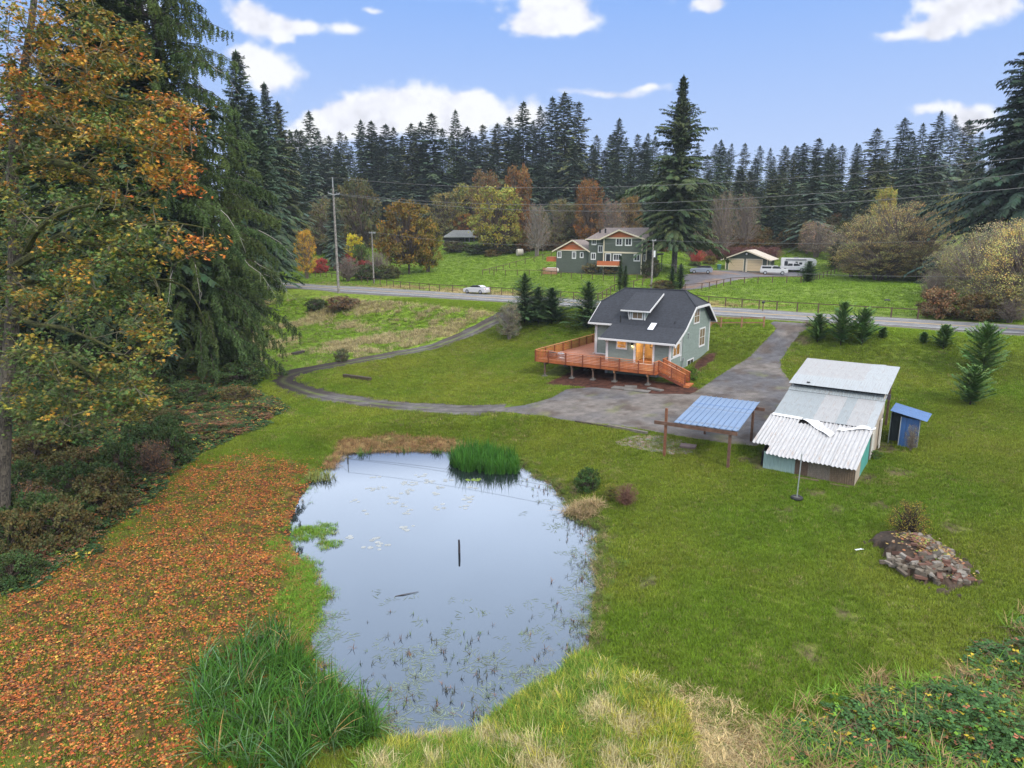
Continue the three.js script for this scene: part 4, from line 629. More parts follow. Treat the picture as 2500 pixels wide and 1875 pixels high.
{ // ---------------------------------------------------------------- stake in the pond
  const [x, z] = onPlane(1121, 1350, 0), m = mesh('stake', one((b) => b.tube([V(0, -0.6, 0), V(0.01, 0.42, 0), V(0.0, 0.78, 0.01)], [0.065, 0.06, 0.05], 8)).geo(), M(0.03, 0.026, 0.03, 0.8)); m.position.set(x, 0, z); tag(m, 'dark wooden stake standing upright in the middle of the pond', 'stake');
  const [a, b2] = onPlane(985, 1452, 0.02), s = mesh('stick', one((b) => b.tube([V(-0.4, 0, 0.12), V(0, 0.03, 0), V(0.7, 0.02, -0.3)], [0.02, 0.025, 0.008], 5)).geo(), M(0.06, 0.05, 0.05, 0.9)); s.position.set(a, 0.0, b2); tag(s, 'thin stick floating on the pond near the stake', 'stick');
}
{ // ---------------------------------------------------------------- heap of rubble
  const c = Gd(2262, 1385), r = rng(91), heap = thing('rubble_heap', 'heap of broken bricks, blocks and earth on the lawn beside the dead shrub', 'rubble heap', [c.x, c.y, c.z]);
  const hgt = (x, z) => 1.0 * Math.exp(-((x / 1.4) ** 2 + ((z + 0.7) / 1.9) ** 2)) + 0.05 * (noise(x * 3, z * 3) - 0.3);
  const soil = new THREE.PlaneGeometry(6, 6.5, 40, 40).rotateX(-Math.PI / 2), sp = soil.attributes.position, keep = []; for (let i = 0; i < sp.count; i++) { const x = sp.getX(i), z = sp.getZ(i), e = Math.hypot((x - 0.2) / 1.75, (z + 0.5) / 2.6) + (fbm(x * 1.7 + 4, z * 1.7 + 9, 4) - 0.5) * 1.5; sp.setY(i, H(c.x + x, c.z + z) - c.y + (e < 1 ? hgt(x, z) + 0.03 : -0.08)); } soil.computeVertexNormals();
  mesh('earth', soil, M(0.085, 0.055, 0.035, 0.95, { map: groundTex }), heap);
  const cols = [[0.25, 0.21, 0.16], [0.29, 0.25, 0.205], [0.19, 0.155, 0.115], [0.20, 0.10, 0.07], [0.15, 0.12, 0.09], [0.33, 0.30, 0.26]].map((q) => M(...q, 0.9, { map: gravelTex }));
  const bx = (w, h, d) => { const g = new THREE.BoxGeometry(w, h, d, 2, 2, 2), p = g.attributes.position; for (let i = 0; i < p.count; i++) { const x = p.getX(i), y = p.getY(i), z = p.getZ(i), k = 1 - 0.10 * hash2(Math.round(x * 99) + Math.round(w * 977), Math.round(y * 99) * 7 + Math.round(z * 99) * 31); p.setXYZ(i, x * k, y * k, z * k); } g.computeVertexNormals(); return g; };
  const shapes = [bx(0.34, 0.14, 0.18), bx(0.3, 0.16, 0.2), bx(0.5, 0.12, 0.18), bx(0.22, 0.1, 0.12), bx(0.62, 0.16, 0.2), bx(0.24, 0.2, 0.22)];
  for (let k = 0; k < 205; k++) { const front = k < 115; let x, z; if (front) { const a = r(); x = lerp(-1.9, 1.1, a) + r.n() * 0.3; z = lerp(0.1, 1.8, Math.sqrt(a)) + r.n() * 0.7 - 0.5; } else { x = r.n() * 1.0 + 0.6; z = r.n() * 1.9 - 0.9; } const big = front ? r.pick([0, 1, 2, 4, 5, 1]) : r.pick([3, 3, 0, 5, 3]); const m = mesh(r() < 0.4 ? 'brick' : 'stone', shapes[big], r.pick(cols), heap); m.position.set(x, H(c.x + x, c.z + z) - c.y + Math.max(0, hgt(x, z)) + 0.05 + r() * 0.1, z); m.rotation.set(r.n() * 0.5, r() * 6.3, r.n() * 0.5); const s = front ? r.r(0.8, 1.3) : r.r(0.5, 1.1); m.scale.setScalar(s); }
  { const lg = new THREE.CircleGeometry(0.06, 5).rotateX(-Math.PI / 2), ll = []; for (let k = 0; k < 1500; k++) { const x = r.n() * 1.05 + 0.4, z = r.n() * 1.9 - 0.7; ll.push([place(x, H(c.x + x, c.z + z) - c.y + Math.max(0, hgt(x, z)) + 0.06 + r() * 0.08, z, r.n() * 0.5, r() * 6, r.n() * 0.5, r.r(0.6, 1.5)), r.pick([[0.28, 0.12, 0.05], [0.2, 0.09, 0.05], [0.4, 0.28, 0.08], [0.12, 0.07, 0.04], [0.14, 0.2, 0.03], [0.3, 0.2, 0.12]])]); } copies('leaf_litter', lg, M(1, 1, 1, 0.9, { side: THREE.DoubleSide }), ll, heap); }
  const bl = mesh('hollow_block', one((b) => { b.box(-0.25, 0, -0.12, 0.25, 0.2, -0.08); b.box(-0.25, 0, 0.08, 0.25, 0.2, 0.12); for (const u of [-0.25, -0.02, 0.21]) b.box(u, 0, -0.08, u + 0.04, 0.195, 0.08); }).geo(), cols[0], heap); bl.position.set(-0.35, H(c.x - 0.35, c.z + 1.55) - c.y + 0.03, 1.55); bl.rotation.y = 0.5;
  const [px, pz] = gxz(2098, 1345), s = mesh('plastic_scrap', new THREE.PlaneGeometry(0.5, 0.14, 8, 3).rotateX(-Math.PI / 2), M(0.72, 0.75, 0.8, 0.3)); const pp = s.geometry.attributes.position; for (let i = 0; i < pp.count; i++) pp.setY(i, 0.07 + 0.05 * noise(pp.getX(i) * 9, pp.getZ(i) * 14)); s.geometry.computeVertexNormals(); s.position.set(px, H(px, pz), pz); s.rotation.y = 0.1; tag(s, 'scrap of white plastic lying in the lawn near the rubble', 'plastic scrap');
}
// ------------------------------------------------------------------ utility poles and wires
const poleWood = M(0.52, 0.48, 0.45, 0.9, { map: barkTex });
function utilityPole(label, base, height, r, arms, extra) {
  const t = thing('utility_pole', label, 'utility pole', [base.x, base.y, base.z], -ROAD_A + Math.PI / 2);
  part('pole', one((b) => b.tube([V(0, -0.3, 0), V(0, height * 0.5, 0), V(0, height, 0)], [r, r * 0.85, r * 0.65], 10)), poleWood, t);
  for (const [h, w, drop] of arms) { part('crossarm', one((b) => { b.bar(V(-w, h + drop, 0.12), V(0, h, 0.14), 0.1, 0.12); b.bar(V(0, h, 0.14), V(w, h + drop, 0.12), 0.1, 0.12); }), greyMetal, t); for (const x of [-w, w, w * 0.55]) part('insulator', one((b) => b.tube([V(x, h + drop, 0.12), V(x, h + drop + 0.28, 0.12)], [0.05, 0.03], 6)), greyMetal, t); }
  if (extra) extra(t); return t;
}
const wireMat = M(0.16, 0.16, 0.165, 0.5);
function wire(label, a, b, sag, r = 0.02) { const pts = []; for (let k = 0; k <= 40; k++) { const t = k / 40, p = a.clone().lerp(b, t); p.y -= sag * 4 * t * (1 - t); pts.push(p); } tag(mesh('overhead_wire', one((g) => g.tube(pts, r, 4)).geo(), wireMat), label, 'wire'); }
{
  const b1 = Gd(827, 716), d1 = scaleAt(b1), h1 = (716 - 472) / d1 * 1.02, top1 = (716 - 450) / d1 * 1.02;
  utilityPole('tall grey wooden utility pole with angled crossarms beside the near side of the road', b1, h1, 0.24, [[h1 - 1.25, 1.25, 0.22]], (t) => part('pole_extension', one((b) => b.tube([V(0, h1 - 0.3, 0), V(0, top1, 0)], 0.09, 6)), greyMetal, t));
  const b2 = Gd(913, 693), d2 = scaleAt(b2), h2 = (693 - 570) / d2 * 1.02; utilityPole('shorter wooden utility pole behind the roadside pasture fence', b2, h2, 0.17, [[h2 - 0.35, 0.85, 0]]);
  const b3 = Gd(1590, 705), d3 = scaleAt(b3), h3 = (705 - 591) / d3 * 1.03; utilityPole('brown utility pole with a grey transformer before the dark green house', b3, h3, 0.17, [[h3 - 0.2, 0.85, 0]], (t) => part('transformer', one((b) => b.tube([V(0.42, h3 - 3.0, 0), V(0.42, h3 - 1.9, 0)], 0.3, 12)), M(0.62, 0.64, 0.66, 0.5), t));
  const rightTop = (py, q) => far(2560, py, q);
  const T = (p, h, ox = 0) => V(p.x + ox * RC * 0.4, p.y + h, p.z + ox * RS * 0.4);
  const E1 = far(2620, 372, 64), E2 = far(2620, 410, 64), E3 = far(2620, 446, 64);
  wire('topmost overhead wire running along the road past the cottage', T(b1, top1), E1, 2.4, 0.022);
  wire('overhead wire below the topmost, strung from the far crossarm end', T(b1, h1 - 1.0, 1.2), E2, 2.6, 0.022);
  wire('overhead wire strung nearest the cottage below the other two', T(b1, h1 - 1.0, -1.2), E3, 2.8, 0.024);
  wire('topmost wire running from the tall pole into the woods', T(b1, top1), far(560, 492, 175), 1, 0.022);
  wire('lower wire running from the tall pole crossarm into the woods', T(b1, h1 - 1.0, 1.2), far(560, 520, 175), 1, 0.022);
  wire('wire running from the tall pole crossarm into the woods, lowest of the three', T(b1, h1 - 1.0, -1.2), far(560, 530, 175), 1, 0.022);
  wire('thin wire strung between the short pole and the transformer pole', T(b2, h2 - 0.1), T(b3, h3 - 0.1), 1.6, 0.02);
  wire('thin wire from the transformer pole over the bright green paddock', T(b3, h3 - 0.1), far(2560, 575, 95), 0.8, 0.018);
  wire('thin low cable from the short pole over the road toward the trees', T(b2, h2 - 0.1), far(560, 612, 160), 0.8, 0.018);
  wire('lower cable over the far paddock fence', T(b3, h3 - 4), far(2560, 672, 80), 0.9, 0.018);
}
// ------------------------------------------------------------------ the neighbours: dark green house, garage, barn
const houseGreen = M(0.085, 0.105, 0.082, 0.75, { map: grimeTex }), rust = M(0.46, 0.125, 0.045, 0.7), creamTrim = M(0.60, 0.53, 0.40, 0.7);
{
  const g0 = Gd(1436, 668), yaw = 0.45, s = scaleAt(g0) , k = s, ku = s * Math.cos(yaw) * 0.97;
  const t = thing('dark_green_house', 'three storey dark green house with orange gables and cream trim behind the road', 'house', [g0.x, g0.y - 0.2, g0.z], -yaw);
  const U = (zx) => (zx / 3.16 + 1300 - 1436) / ku, Y = (zy) => (668 - 500 - zy / 3.16) / k + 0.2;
  const at0 = (x, h, o) => L(x, h, -o), at1 = (x, h, o) => L(x, h, -o - 0.9), atL = (x, h, o) => L(x, h, -o + 0.6), e = Y(262), eL = Y(356), D = 9;
  const w = new G3();
  const wl = U(190), wr = U(432), m0 = 0, m1 = U(822), c0 = U(545), c1 = U(800);
  lap(w, at0, -1, e, () => [[m0, m1, m0, m1]], 0.2); lap(w, at1, -1, e, () => [[c0, c1, c0, c1]], 0.2); lap(w, atL, -1, eL, () => [[wl, 0, wl, 0]], 0.2);
  lap(w, (x, h, o) => L(m1 + o, h, x), -1, e, () => [[0, D, 0, D]], 0.2); lap(w, (x, h, o) => L(m0 - o, h, x), -1, e, () => [[D, 0, D, 0]], 0.2); lap(w, (x, h, o) => L(c1 + o, h, x), -1, e, () => [[-0.9, 0, -0.9, 0]], 0.2); lap(w, (x, h, o) => L(c0 - o, h, x), -1, e, () => [[0, -0.9, 0, -0.9]], 0.2); lap(w, (x, h, o) => L(wl - o, h, x), -1, eL, () => [[7, 0.6, 7, 0.6]], 0.2);
  w.quad(L(m0, -1, D), L(m1, -1, D), L(m1, e, D), L(m0, e, D)); part('wall', w, houseGreen, t);
  // roofs
  const rr = new G3(), rg = Y(185), cx = U(650), ca = Y(205), over = 0.6;
  rr.slab([L(m0 - over, e - 0.25, -over), L(m1 + over, e - 0.25, -over), L(m1 + over - 1.5, rg, D / 2), L(m0 + 2.2, rg, D / 2)], 0.15); rr.slab([L(m1 + over, e - 0.25, D + over), L(m0 - over, e - 0.25, D + over), L(m0 + 2.2, rg, D / 2), L(m1 + over - 1.5, rg, D / 2)], 0.15); rr.slab([L(m0 - over, e - 0.25, D + over), L(m0 - over, e - 0.25, -over), L(m0 + 2.2, rg, D / 2)], 0.15); rr.slab([L(m1 + over, e - 0.25, -over), L(m1 + over, e - 0.25, D + over), L(m1 + over - 1.5, rg, D / 2)], 0.15);
  rr.slab([L(c0 - 0.8, e - 0.3, -1.6), L(cx, ca, -1.6), L(cx, ca, 4.2), L(c0 - 0.8, e - 0.3, 4.2)].reverse(), 0.15); rr.slab([L(c1 + 0.8, e - 0.3, -1.6), L(c1 + 0.8, e - 0.3, 4.2), L(cx, ca, 4.2), L(cx, ca, -1.6)].reverse(), 0.15);
  const la = Y(280), lx = (wl + wr) / 2; rr.slab([L(wl - 0.8, eL - 0.3, 0), L(lx, la, 0), L(lx, la, 7.5), L(wl - 0.8, eL - 0.3, 7.5)].reverse(), 0.15); rr.slab([L(wr + 0.2, eL - 0.3, 0), L(wr + 0.2, eL - 0.3, 7.5), L(lx, la, 7.5), L(lx, la, 0)].reverse(), 0.15);
  const roof = part('roof', rr, roofBrown, t); for (const [zx, zy] of [[482, 215], [520, 210]]) part('vent_pipe', one((b) => b.box(U(zx) - 0.15, Y(zy) - 0.6, -2.4, U(zx) + 0.15, Y(zy) + 0.5, -2.1)), blackMat, roof);
  part('gable', one((b) => { b.poly([L(c0, e - 0.02, -0.96), L(c1, e - 0.02, -0.96), L(cx, ca - 0.25, -0.96)]); }), rust, t); part('gable', one((b) => { b.poly([L(wl, eL - 0.02, 0.55), L(wr - 0.4, eL - 0.02, 0.55), L(lx, la - 0.25, 0.55)]); }), rust, t); part('gable', one((b) => { b.poly([L(m1 + 0.06, e - 2.2, 0.5), L(m1 + 0.06, e - 2.2, 3.5), L(m1 + 0.06, e - 0.6, 3.5), L(m1 + 0.06, e - 0.6, 0.5)]); }), rust, t);
  const tr = new G3(); tr.bar(L(c0, e, -1.0), L(c1, e, -1.0), 0.08, 0.25); tr.bar(L(wl, eL, 0.5), L(wr - 0.5, eL, 0.5), 0.08, 0.22); tr.bar(L(c0, Y(366), -1.0), L(c1, Y(370), -1.0), 0.09, 0.3); for (const [x, ww] of [[c0, -0.95], [c1, -0.95], [m1, -0.02]]) tr.bar(L(x, -0.8, ww - 0.02), L(x, e, ww - 0.02), 0.2, 0.2, V(0, 0, 1));
  for (const [a, b, c, d, ww] of [[c0 - 0.8, e - 0.3, cx, ca, -1.65], [c1 + 0.8, e - 0.3, cx, ca, -1.65], [wl - 0.8, eL - 0.3, lx, la, -0.05], [wr + 0.2, eL - 0.3, lx, la, -0.05]]) tr.bar(L(a, b, ww), L(c, d, ww), 0.1, 0.26); tr.bar(L(m0 - over, e - 0.3, -over - 0.03), L(c0 - 0.8, e - 0.3, -over - 0.03), 0.08, 0.22); tr.bar(L(c1 + 0.8, e - 0.3, -over - 0.03), L(m1 + over, e - 0.3, -over - 0.03), 0.08, 0.22); part('trim', tr, creamTrim, t);
  for (const [a, b, c, d, f, nx] of [[450, 265, 483, 312, at0, 2], [495, 318, 527, 370, at0, 2], [447, 373, 480, 423, at0, 2], [625, 263, 668, 316, at1, 2], [687, 263, 731, 316, at1, 2], [610, 378, 664, 428, at1, 3], [748, 380, 790, 428, at1, 2], [805, 380, 820, 428, at0, 1], [197, 365, 226, 414, atL, 2], [305, 366, 333, 418, atL, 2], [362, 370, 386, 411, atL, 1]]) windowOn(t, f, U(a) + 0.15, Y(d) + 0.15, U(c) - 0.15, Y(b) - 0.15, { nx, trim: 0.18, bar: 0.09 });
  windowOn(t, at1, U(558) + 0.1, Y(432), U(590), Y(380), { nx: 1, trim: 0.18, name: 'door_frame' });
  windowOn(t, (x, h, o) => L(m1 + o, h, x), 2, Y(312), 3.2, Y(268), { nx: 2, trim: 0.16 });
  const bal = new G3(); const b0 = U(515), b1 = U(665), bh = Y(470), bt = Y(430); bal.box(b0, bh, 0.95, b1, bh + 0.2, 2.4); part('balcony', bal, creamTrim, t); part('balcony_panel', one((b) => { b.box(b0, bh + 0.2, 2.3, b1, bt, 2.38); b.box(b0, bh + 0.2, 0.95, b0 + 0.08, bt, 2.3); b.box(b1 - 0.08, bh + 0.2, 0.95, b1, bt, 2.3); }), rust, t);
  part('side_deck', one((b) => { b.box(wl - 2.6, Y(445), -4, wl, Y(410), -1.2); }), rust, t); part('porch', one((b) => { b.box(m1, -1, -6, m1 + 1.9, 1.2, -1.5); b.box(m1 + 1.75, 1.2, -6, m1 + 1.9, 4.2, -5.8); b.box(m1 + 1.75, 1.2, -1.7, m1 + 1.9, 4.2, -1.5); b.box(m1, 4.2, -6.2, m1 + 2.1, 4.5, -1.3); }), houseGreen, t);
  // propane tank and pen before the house
  const pg = Gd(1342, 672), pen = thing('timber_screen', 'low reddish timber screen by the corner of the dark green house', 'screen', [pg.x, pg.y, pg.z], -yaw); for (let i = 0; i < 5; i++) part('slat', one((b) => b.box(-1.6, 0.25 + i * 0.28, 0, 1.6, 0.45 + i * 0.28, 0.05)), M(0.36, 0.16, 0.10, 0.8), pen); for (const x of [-1.6, 1.6]) part('post', one((b) => b.box(x - 0.08, 0, -0.1, x + 0.08, 1.7, 0.0)), postMat, pen);
  const tk = mesh('propane_tank', new THREE.CapsuleGeometry(0.55, 2, 8, 16).rotateZ(Math.PI / 2), M(0.62, 0.60, 0.58, 0.5)); const tg = Gd(1344, 670); tk.position.set(tg.x + 0.4, tg.y + 0.9, tg.z - 0.9); tk.rotation.y = -yaw; tag(tk, 'pale horizontal tank behind the low timber screen', 'tank');
}
{
  const g0 = Gd(1770, 658), yaw = 0.52, s = scaleAt(g0), ku = s * Math.cos(yaw), W = 80 / ku * 1.06, D = 9, hE = 28 / s, hA = 47 / s;
  const t = thing('garage', 'dark green two door garage with tan roof beside the asphalt drive', 'garage', [g0.x, g0.y - 0.1, g0.z], -yaw);
  part('wall', one((b) => { lap(b, (x, h, o) => L(x, h, -o), -0.6, hE, () => [[0, W, 0, W]], 0.2); lap(b, (x, h, o) => L(W + o, h, x), -0.6, hE, () => [[0, D, 0, D]], 0.2); lap(b, (x, h, o) => L(-o, h, x), -0.6, hE, () => [[D, 0, D, 0]], 0.2); b.quad(L(W, -0.6, D), L(0, -0.6, D), L(0, hE, D), L(W, hE, D)); b.poly([L(0, hE, -0.02), L(W, hE, -0.02), L(W / 2, hA - 0.15, -0.02)]); }), houseGreen, t);
  part('roof', one((b) => { b.slab([L(-0.9, hE - 0.35, -0.8), L(W / 2, hA, -0.8), L(W / 2, hA, D + 0.6), L(-0.9, hE - 0.35, D + 0.6)].reverse(), 0.12); b.slab([L(W + 0.9, hE - 0.35, -0.8), L(W + 0.9, hE - 0.35, D + 0.6), L(W / 2, hA, D + 0.6), L(W / 2, hA, -0.8)].reverse(), 0.12); }), M(0.56, 0.49, 0.40, 0.7, { map: grimeTex }), t);
  part('trim', one((b) => { b.bar(L(-0.9, hE - 0.38, -0.85), L(W / 2, hA - 0.03, -0.85), 0.08, 0.22); b.bar(L(W + 0.9, hE - 0.38, -0.85), L(W / 2, hA - 0.03, -0.85), 0.08, 0.22); for (const u of [0.08, W / 2, W - 0.08]) b.box(u - 0.1, -0.5, 0, u + 0.1, hE, 0.06); }), creamTrim, t);
  for (const [a, b2] of [[0.09, 0.43], [0.53, 0.87]]) { const d = part('garage_door', one((b) => { for (let k = 0; k < 4; k++) b.box(a * W, k * 0.62 - 0.1, 0, b2 * W, k * 0.62 + 0.5, 0.07); }), M(0.50, 0.40, 0.25, 0.7), t); part('door_frame', one((b) => { b.box(a * W - 0.15, -0.3, 0, a * W, 2.55, 0.08); b.box(b2 * W, -0.3, 0, b2 * W + 0.15, 2.55, 0.08); b.box(a * W - 0.15, 2.4, 0, b2 * W + 0.15, 2.6, 0.09); }), creamTrim, d); }
  windowOn(t, (x, h, o) => L(W + o, h, x), 2, 0.1, 3, 2.1, { name: 'side_door', trim: 0.14 });
  part('flood_lamp', one((b) => b.tube([L(W / 2, hA - 0.75, -0.05), L(W / 2, hA - 0.75, -0.25)], [0.1, 0.22], 8)), M(0.85, 0.85, 0.85, 0.3), t);
  const sg = Gd(1806, 662), st = thing('trestle_table', 'dark trestle table standing before the garage doors', 'table', [sg.x, sg.y, sg.z], -yaw); part('tabletop', one((b) => b.box(-0.2, 0.78, -0.4, 2.2, 0.85, 0.4)), postMat, st); for (const x of [0, 0.6, 1.4, 2.0]) part('leg', one((b) => { b.bar(V(x, 0, 0.35), V(x, 0.8, 0), 0.07); b.bar(V(x, 0, -0.35), V(x, 0.8, 0), 0.07); }), postMat, st);
  const bg = Gd(1755, 659), bin = thing('wheelie_bin', 'green wheeled bin standing beside the garage', 'bin', [bg.x, bg.y, bg.z]); part('body', one((b) => b.hexa([V(-0.28, 0, 0.28), V(0.28, 0, 0.28), V(0.28, 0, -0.28), V(-0.28, 0, -0.28), V(-0.38, 1.1, 0.38), V(0.38, 1.1, 0.38), V(0.38, 1.1, -0.38), V(-0.38, 1.1, -0.38)])), M(0.03, 0.12, 0.11, 0.6), bin); part('lid', one((b) => b.box(-0.42, 1.1, -0.42, 0.42, 1.18, 0.42)), M(0.12, 0.28, 0.32, 0.6), bin);
}
const ASPHALT = polyPx([[1660, 712], [1672, 690], [1668, 672], [1690, 668], [1720, 662], [1790, 660], [1860, 660], [1935, 664], [1985, 668], [1960, 674], [1880, 676], [1820, 681], [1770, 690], [1720, 703]]);
{
  drape('asphalt_drive', ASPHALT, 1, 0.04, (x, z) => { const n = fbm(x * 0.2, z * 0.2, 3); return mixc([0.20, 0.19, 0.21], [0.34, 0.22, 0.15], sstep(0.5, 0.62, n)); }, VC(0.55, { map: gravelTex }), 'dark asphalt drive before the garage');
}
{ // the open barn
  const a = Gd(1132, 592), s = scaleAt(a), W = 96 / s, t = thing('barn', 'low open barn with grey shingle roof below the forest edge', 'barn', [a.x, a.y - 0.3, a.z], -0.15), y1 = 15 / s, y2 = 32 / s, D = 9;
  part('roof', one((b) => { b.slab([L(-W / 2 - 0.5, y1, -1), L(W / 2 + 0.5, y1, -1), L(W / 2 - 1.8, y2, D / 2), L(-W / 2 + 1.8, y2, D / 2)], 0.2); b.slab([L(W / 2 + 0.5, y1, D + 1), L(-W / 2 - 0.5, y1, D + 1), L(-W / 2 + 1.8, y2, D / 2), L(W / 2 - 1.8, y2, D / 2)], 0.2); b.slab([L(W / 2 + 0.5, y1, -1), L(W / 2 + 0.5, y1, D + 1), L(W / 2 - 1.8, y2, D / 2)], 0.2); b.slab([L(-W / 2 - 0.5, y1, D + 1), L(-W / 2 - 0.5, y1, -1), L(-W / 2 + 1.8, y2, D / 2)], 0.2); }), M(0.22, 0.23, 0.22, 0.85, { map: shingleTex }), t);
  part('wall', one((b) => { b.box(-W / 2, -0.5, -D, W / 2, y1, -D + 0.2); b.box(-W / 2, -0.5, -D, -W / 2 + 0.2, y1, 0); b.box(W / 2 - 0.2, -0.5, -D, W / 2, y1, 0); b.box(-W / 2, -0.5, -0.2, -W / 2 + 5, y1, 0); }), M(0.055, 0.045, 0.035, 0.9, { map: woodTex }), t); for (let k = 1; k < 5; k++) part('post', one((b) => b.box(-W / 2 + 5 + (W - 5) * k / 5 - 0.12, -0.5, -0.2, -W / 2 + 5 + (W - 5) * k / 5 + 0.12, y1, 0.02)), M(0.3, 0.28, 0.25, 0.9), t);
}
{ // hay bale, mailbox, pale sheds far off
  const h = Gd(1269, 624), r = 22 / scaleAt(h) / 4, b = mesh('hay_bale', new THREE.CylinderGeometry(r * 1.5, r * 1.5, r * 2.6, 20, 3).rotateZ(Math.PI / 2), M(0.62, 0.56, 0.47, 0.95, { map: grimeTex })); b.position.set(h.x, h.y + r * 1.4, h.z); b.rotation.y = 0.3; tag(b, 'round pale hay bale lying on the green hillside pasture', 'hay bale');
  const m = Gd(1862, 760), t = thing('mailbox', 'black mailbox on a post beside the paddock fence', 'mailbox', [m.x, m.y, m.z], -ROAD_A); part('post', one((g) => g.box(-0.06, 0, -0.06, 0.06, 1.1, 0.06)), postMat, t); const bx = mesh('box', new THREE.CapsuleGeometry(0.17, 0.4, 4, 12).rotateX(Math.PI / 2), blackMat, t); bx.position.y = 1.22;
  const hs = far(2336, 540, 215), gy = H(hs.x, hs.z), hh = thing('far_house', 'pale grey house half hidden among the distant firs', 'house', [hs.x, gy, hs.z], -0.3); part('wall', one((g) => g.box(-4, -1, -6, 4, 5.2, 0)), M(0.50, 0.54, 0.52, 0.8), hh); part('roof', one((g) => { g.slab([V(-4.5, 5, 0.6), V(4.5, 5, 0.6), V(4.5, 7.4, -3), V(-4.5, 7.4, -3)], 0.2); g.slab([V(4.5, 5, -6.6), V(-4.5, 5, -6.6), V(-4.5, 7.4, -3), V(4.5, 7.4, -3)], 0.2); }), roofDark, hh);
  for (const [px, py, l] of [[2292, 562, 'white tarpaulin lying on the far grassy rise'], [2370, 562, 'pale sheet lying on the far grassy rise below the pale house']]) { const p = Gd(px, py), m2 = mesh('tarpaulin', new THREE.SphereGeometry(1, 10, 6), M(0.7, 0.7, 0.72, 0.6)); m2.scale.set(1.5, 0.4, 0.8); m2.position.copy(p); tag(m2, l, 'tarpaulin'); }
  const cb = Gd(2166, 734), c2 = mesh('dark_boulder', new THREE.IcosahedronGeometry(0.35, 2), M(0.04, 0.04, 0.045, 0.9)); c2.position.copy(cb); c2.scale.set(1.3, 0.7, 1); tag(c2, 'small dark rock lying in the bright paddock', 'rock');
}
// ------------------------------------------------------------------ vehicles
function vehicle(name, label, cat, px, py, turn, o) {
  const g = Gd(px, py), t = thing(name, label, cat, [g.x, g.y + 0.07, g.z], turn), paint = new THREE.MeshPhysicalMaterial({ color: new THREE.Color().setRGB(...o.color), roughness: 0.32, metalness: o.metal ?? 0.0, clearcoat: 0.8, clearcoatRoughness: 0.08 });
  const ext = (pts, w, bevel) => { const s = new THREE.Shape(); s.moveTo(...pts[0]); s.splineThru ? 0 : 0; for (const p of pts.slice(1)) s.lineTo(...p); s.closePath(); const e = new THREE.ExtrudeGeometry(s, { depth: w - 2 * bevel, bevelEnabled: true, bevelSize: bevel, bevelThickness: bevel, bevelSegments: 3 }); e.translate(0, 0, -(w - 2 * bevel) / 2); return e; };
  mesh('body', ext(o.body, o.w, 0.07), paint, t);
  for (const [nm, pts, w, m] of o.tops) mesh(nm, ext(pts, w, 0.05), m === 'paint' ? paint : m ?? glassDark, t);
  for (const x of o.wheels) for (const z of [-1, 1]) { const wh = new THREE.Group(); wh.name = 'wheel'; wh.position.set(x, o.wr, z * (o.w / 2 - 0.1)); t.add(wh); const ty = mesh('tyre', new THREE.CylinderGeometry(o.wr, o.wr, 0.23, 20).rotateX(Math.PI / 2), blackMat, wh); mesh('rim', new THREE.CylinderGeometry(o.wr * 0.64, o.wr * 0.64, 0.25, 12).rotateX(Math.PI / 2), greyMetal, wh); }
  for (const z of [-1, 1]) { part('headlight', one((b) => b.box(o.front[0] - 0.06, o.front[1] - 0.08, z * (o.w / 2 - 0.33) - 0.16, o.front[0] + 0.04, o.front[1] + 0.08, z * (o.w / 2 - 0.33) + 0.16)), M(0.8, 0.82, 0.85, 0.15), t); part('tail_light', one((b) => b.box(o.back[0] - 0.04, o.back[1] - 0.1, z * (o.w / 2 - 0.25) - 0.14, o.back[0] + 0.06, o.back[1] + 0.1, z * (o.w / 2 - 0.25) + 0.14)), M(0.35, 0.02, 0.02, 0.3), t); }
  if (o.more) o.more(t, paint);
  return t;
}
const roadTurn = -ROAD_A;
vehicle('sedan', 'white rounded sedan driving along the road', 'car', 1164, 717, roadTurn + Math.PI, { color: [0.58, 0.58, 0.6], w: 1.85, wr: 0.34, wheels: [-1.4, 1.45], front: [2.3, 0.68], back: [-2.32, 0.85],
  body: [[-2.25, 0.32], [2.2, 0.28], [2.3, 0.5], [2.2, 0.74], [1.5, 0.9], [0.9, 0.98], [-1.6, 1.04], [-2.2, 1.0], [-2.32, 0.7]], tops: [['window', [[-1.75, 1.0], [1.15, 0.94], [0.35, 1.38], [-0.45, 1.42], [-1.1, 1.3]], 1.5], ['roof', [[-1.5, 1.2], [-0.9, 1.36], [-0.2, 1.41], [0.4, 1.36], [0.55, 1.28], [-0.2, 1.35], [-0.9, 1.28]], 1.4, 'paint']] });
vehicle('hatchback', 'silver hatchback parked on the drive beside the big fir', 'car', 1712, 668, -0.35 + Math.PI, { color: [0.36, 0.40, 0.47], metal: 0.5, w: 1.8, wr: 0.34, wheels: [-1.35, 1.35], front: [2.15, 0.72], back: [-2.12, 0.95],
  body: [[-2.1, 0.34], [2.05, 0.3], [2.15, 0.6], [2.0, 0.86], [1.2, 1.0], [-2.0, 1.08], [-2.15, 0.8]], tops: [['window', [[-2.0, 1.02], [1.15, 0.98], [0.4, 1.46], [-1.2, 1.52], [-1.75, 1.42]], 1.52], ['roof', [[-1.75, 1.42], [-1.2, 1.5], [0.35, 1.45], [0.5, 1.38], [-1.2, 1.44]], 1.42, 'paint']] });
const truck = (w) => ({ color: [0.56, 0.57, 0.59], w, wr: 0.4, wheels: [-1.75, 1.75], front: [2.78, 0.92], back: [-2.75, 1.0], body: [[-2.7, 0.5], [2.7, 0.45], [2.8, 0.75], [2.72, 1.1], [1.5, 1.22], [-2.7, 1.22], [-2.78, 0.9]] });
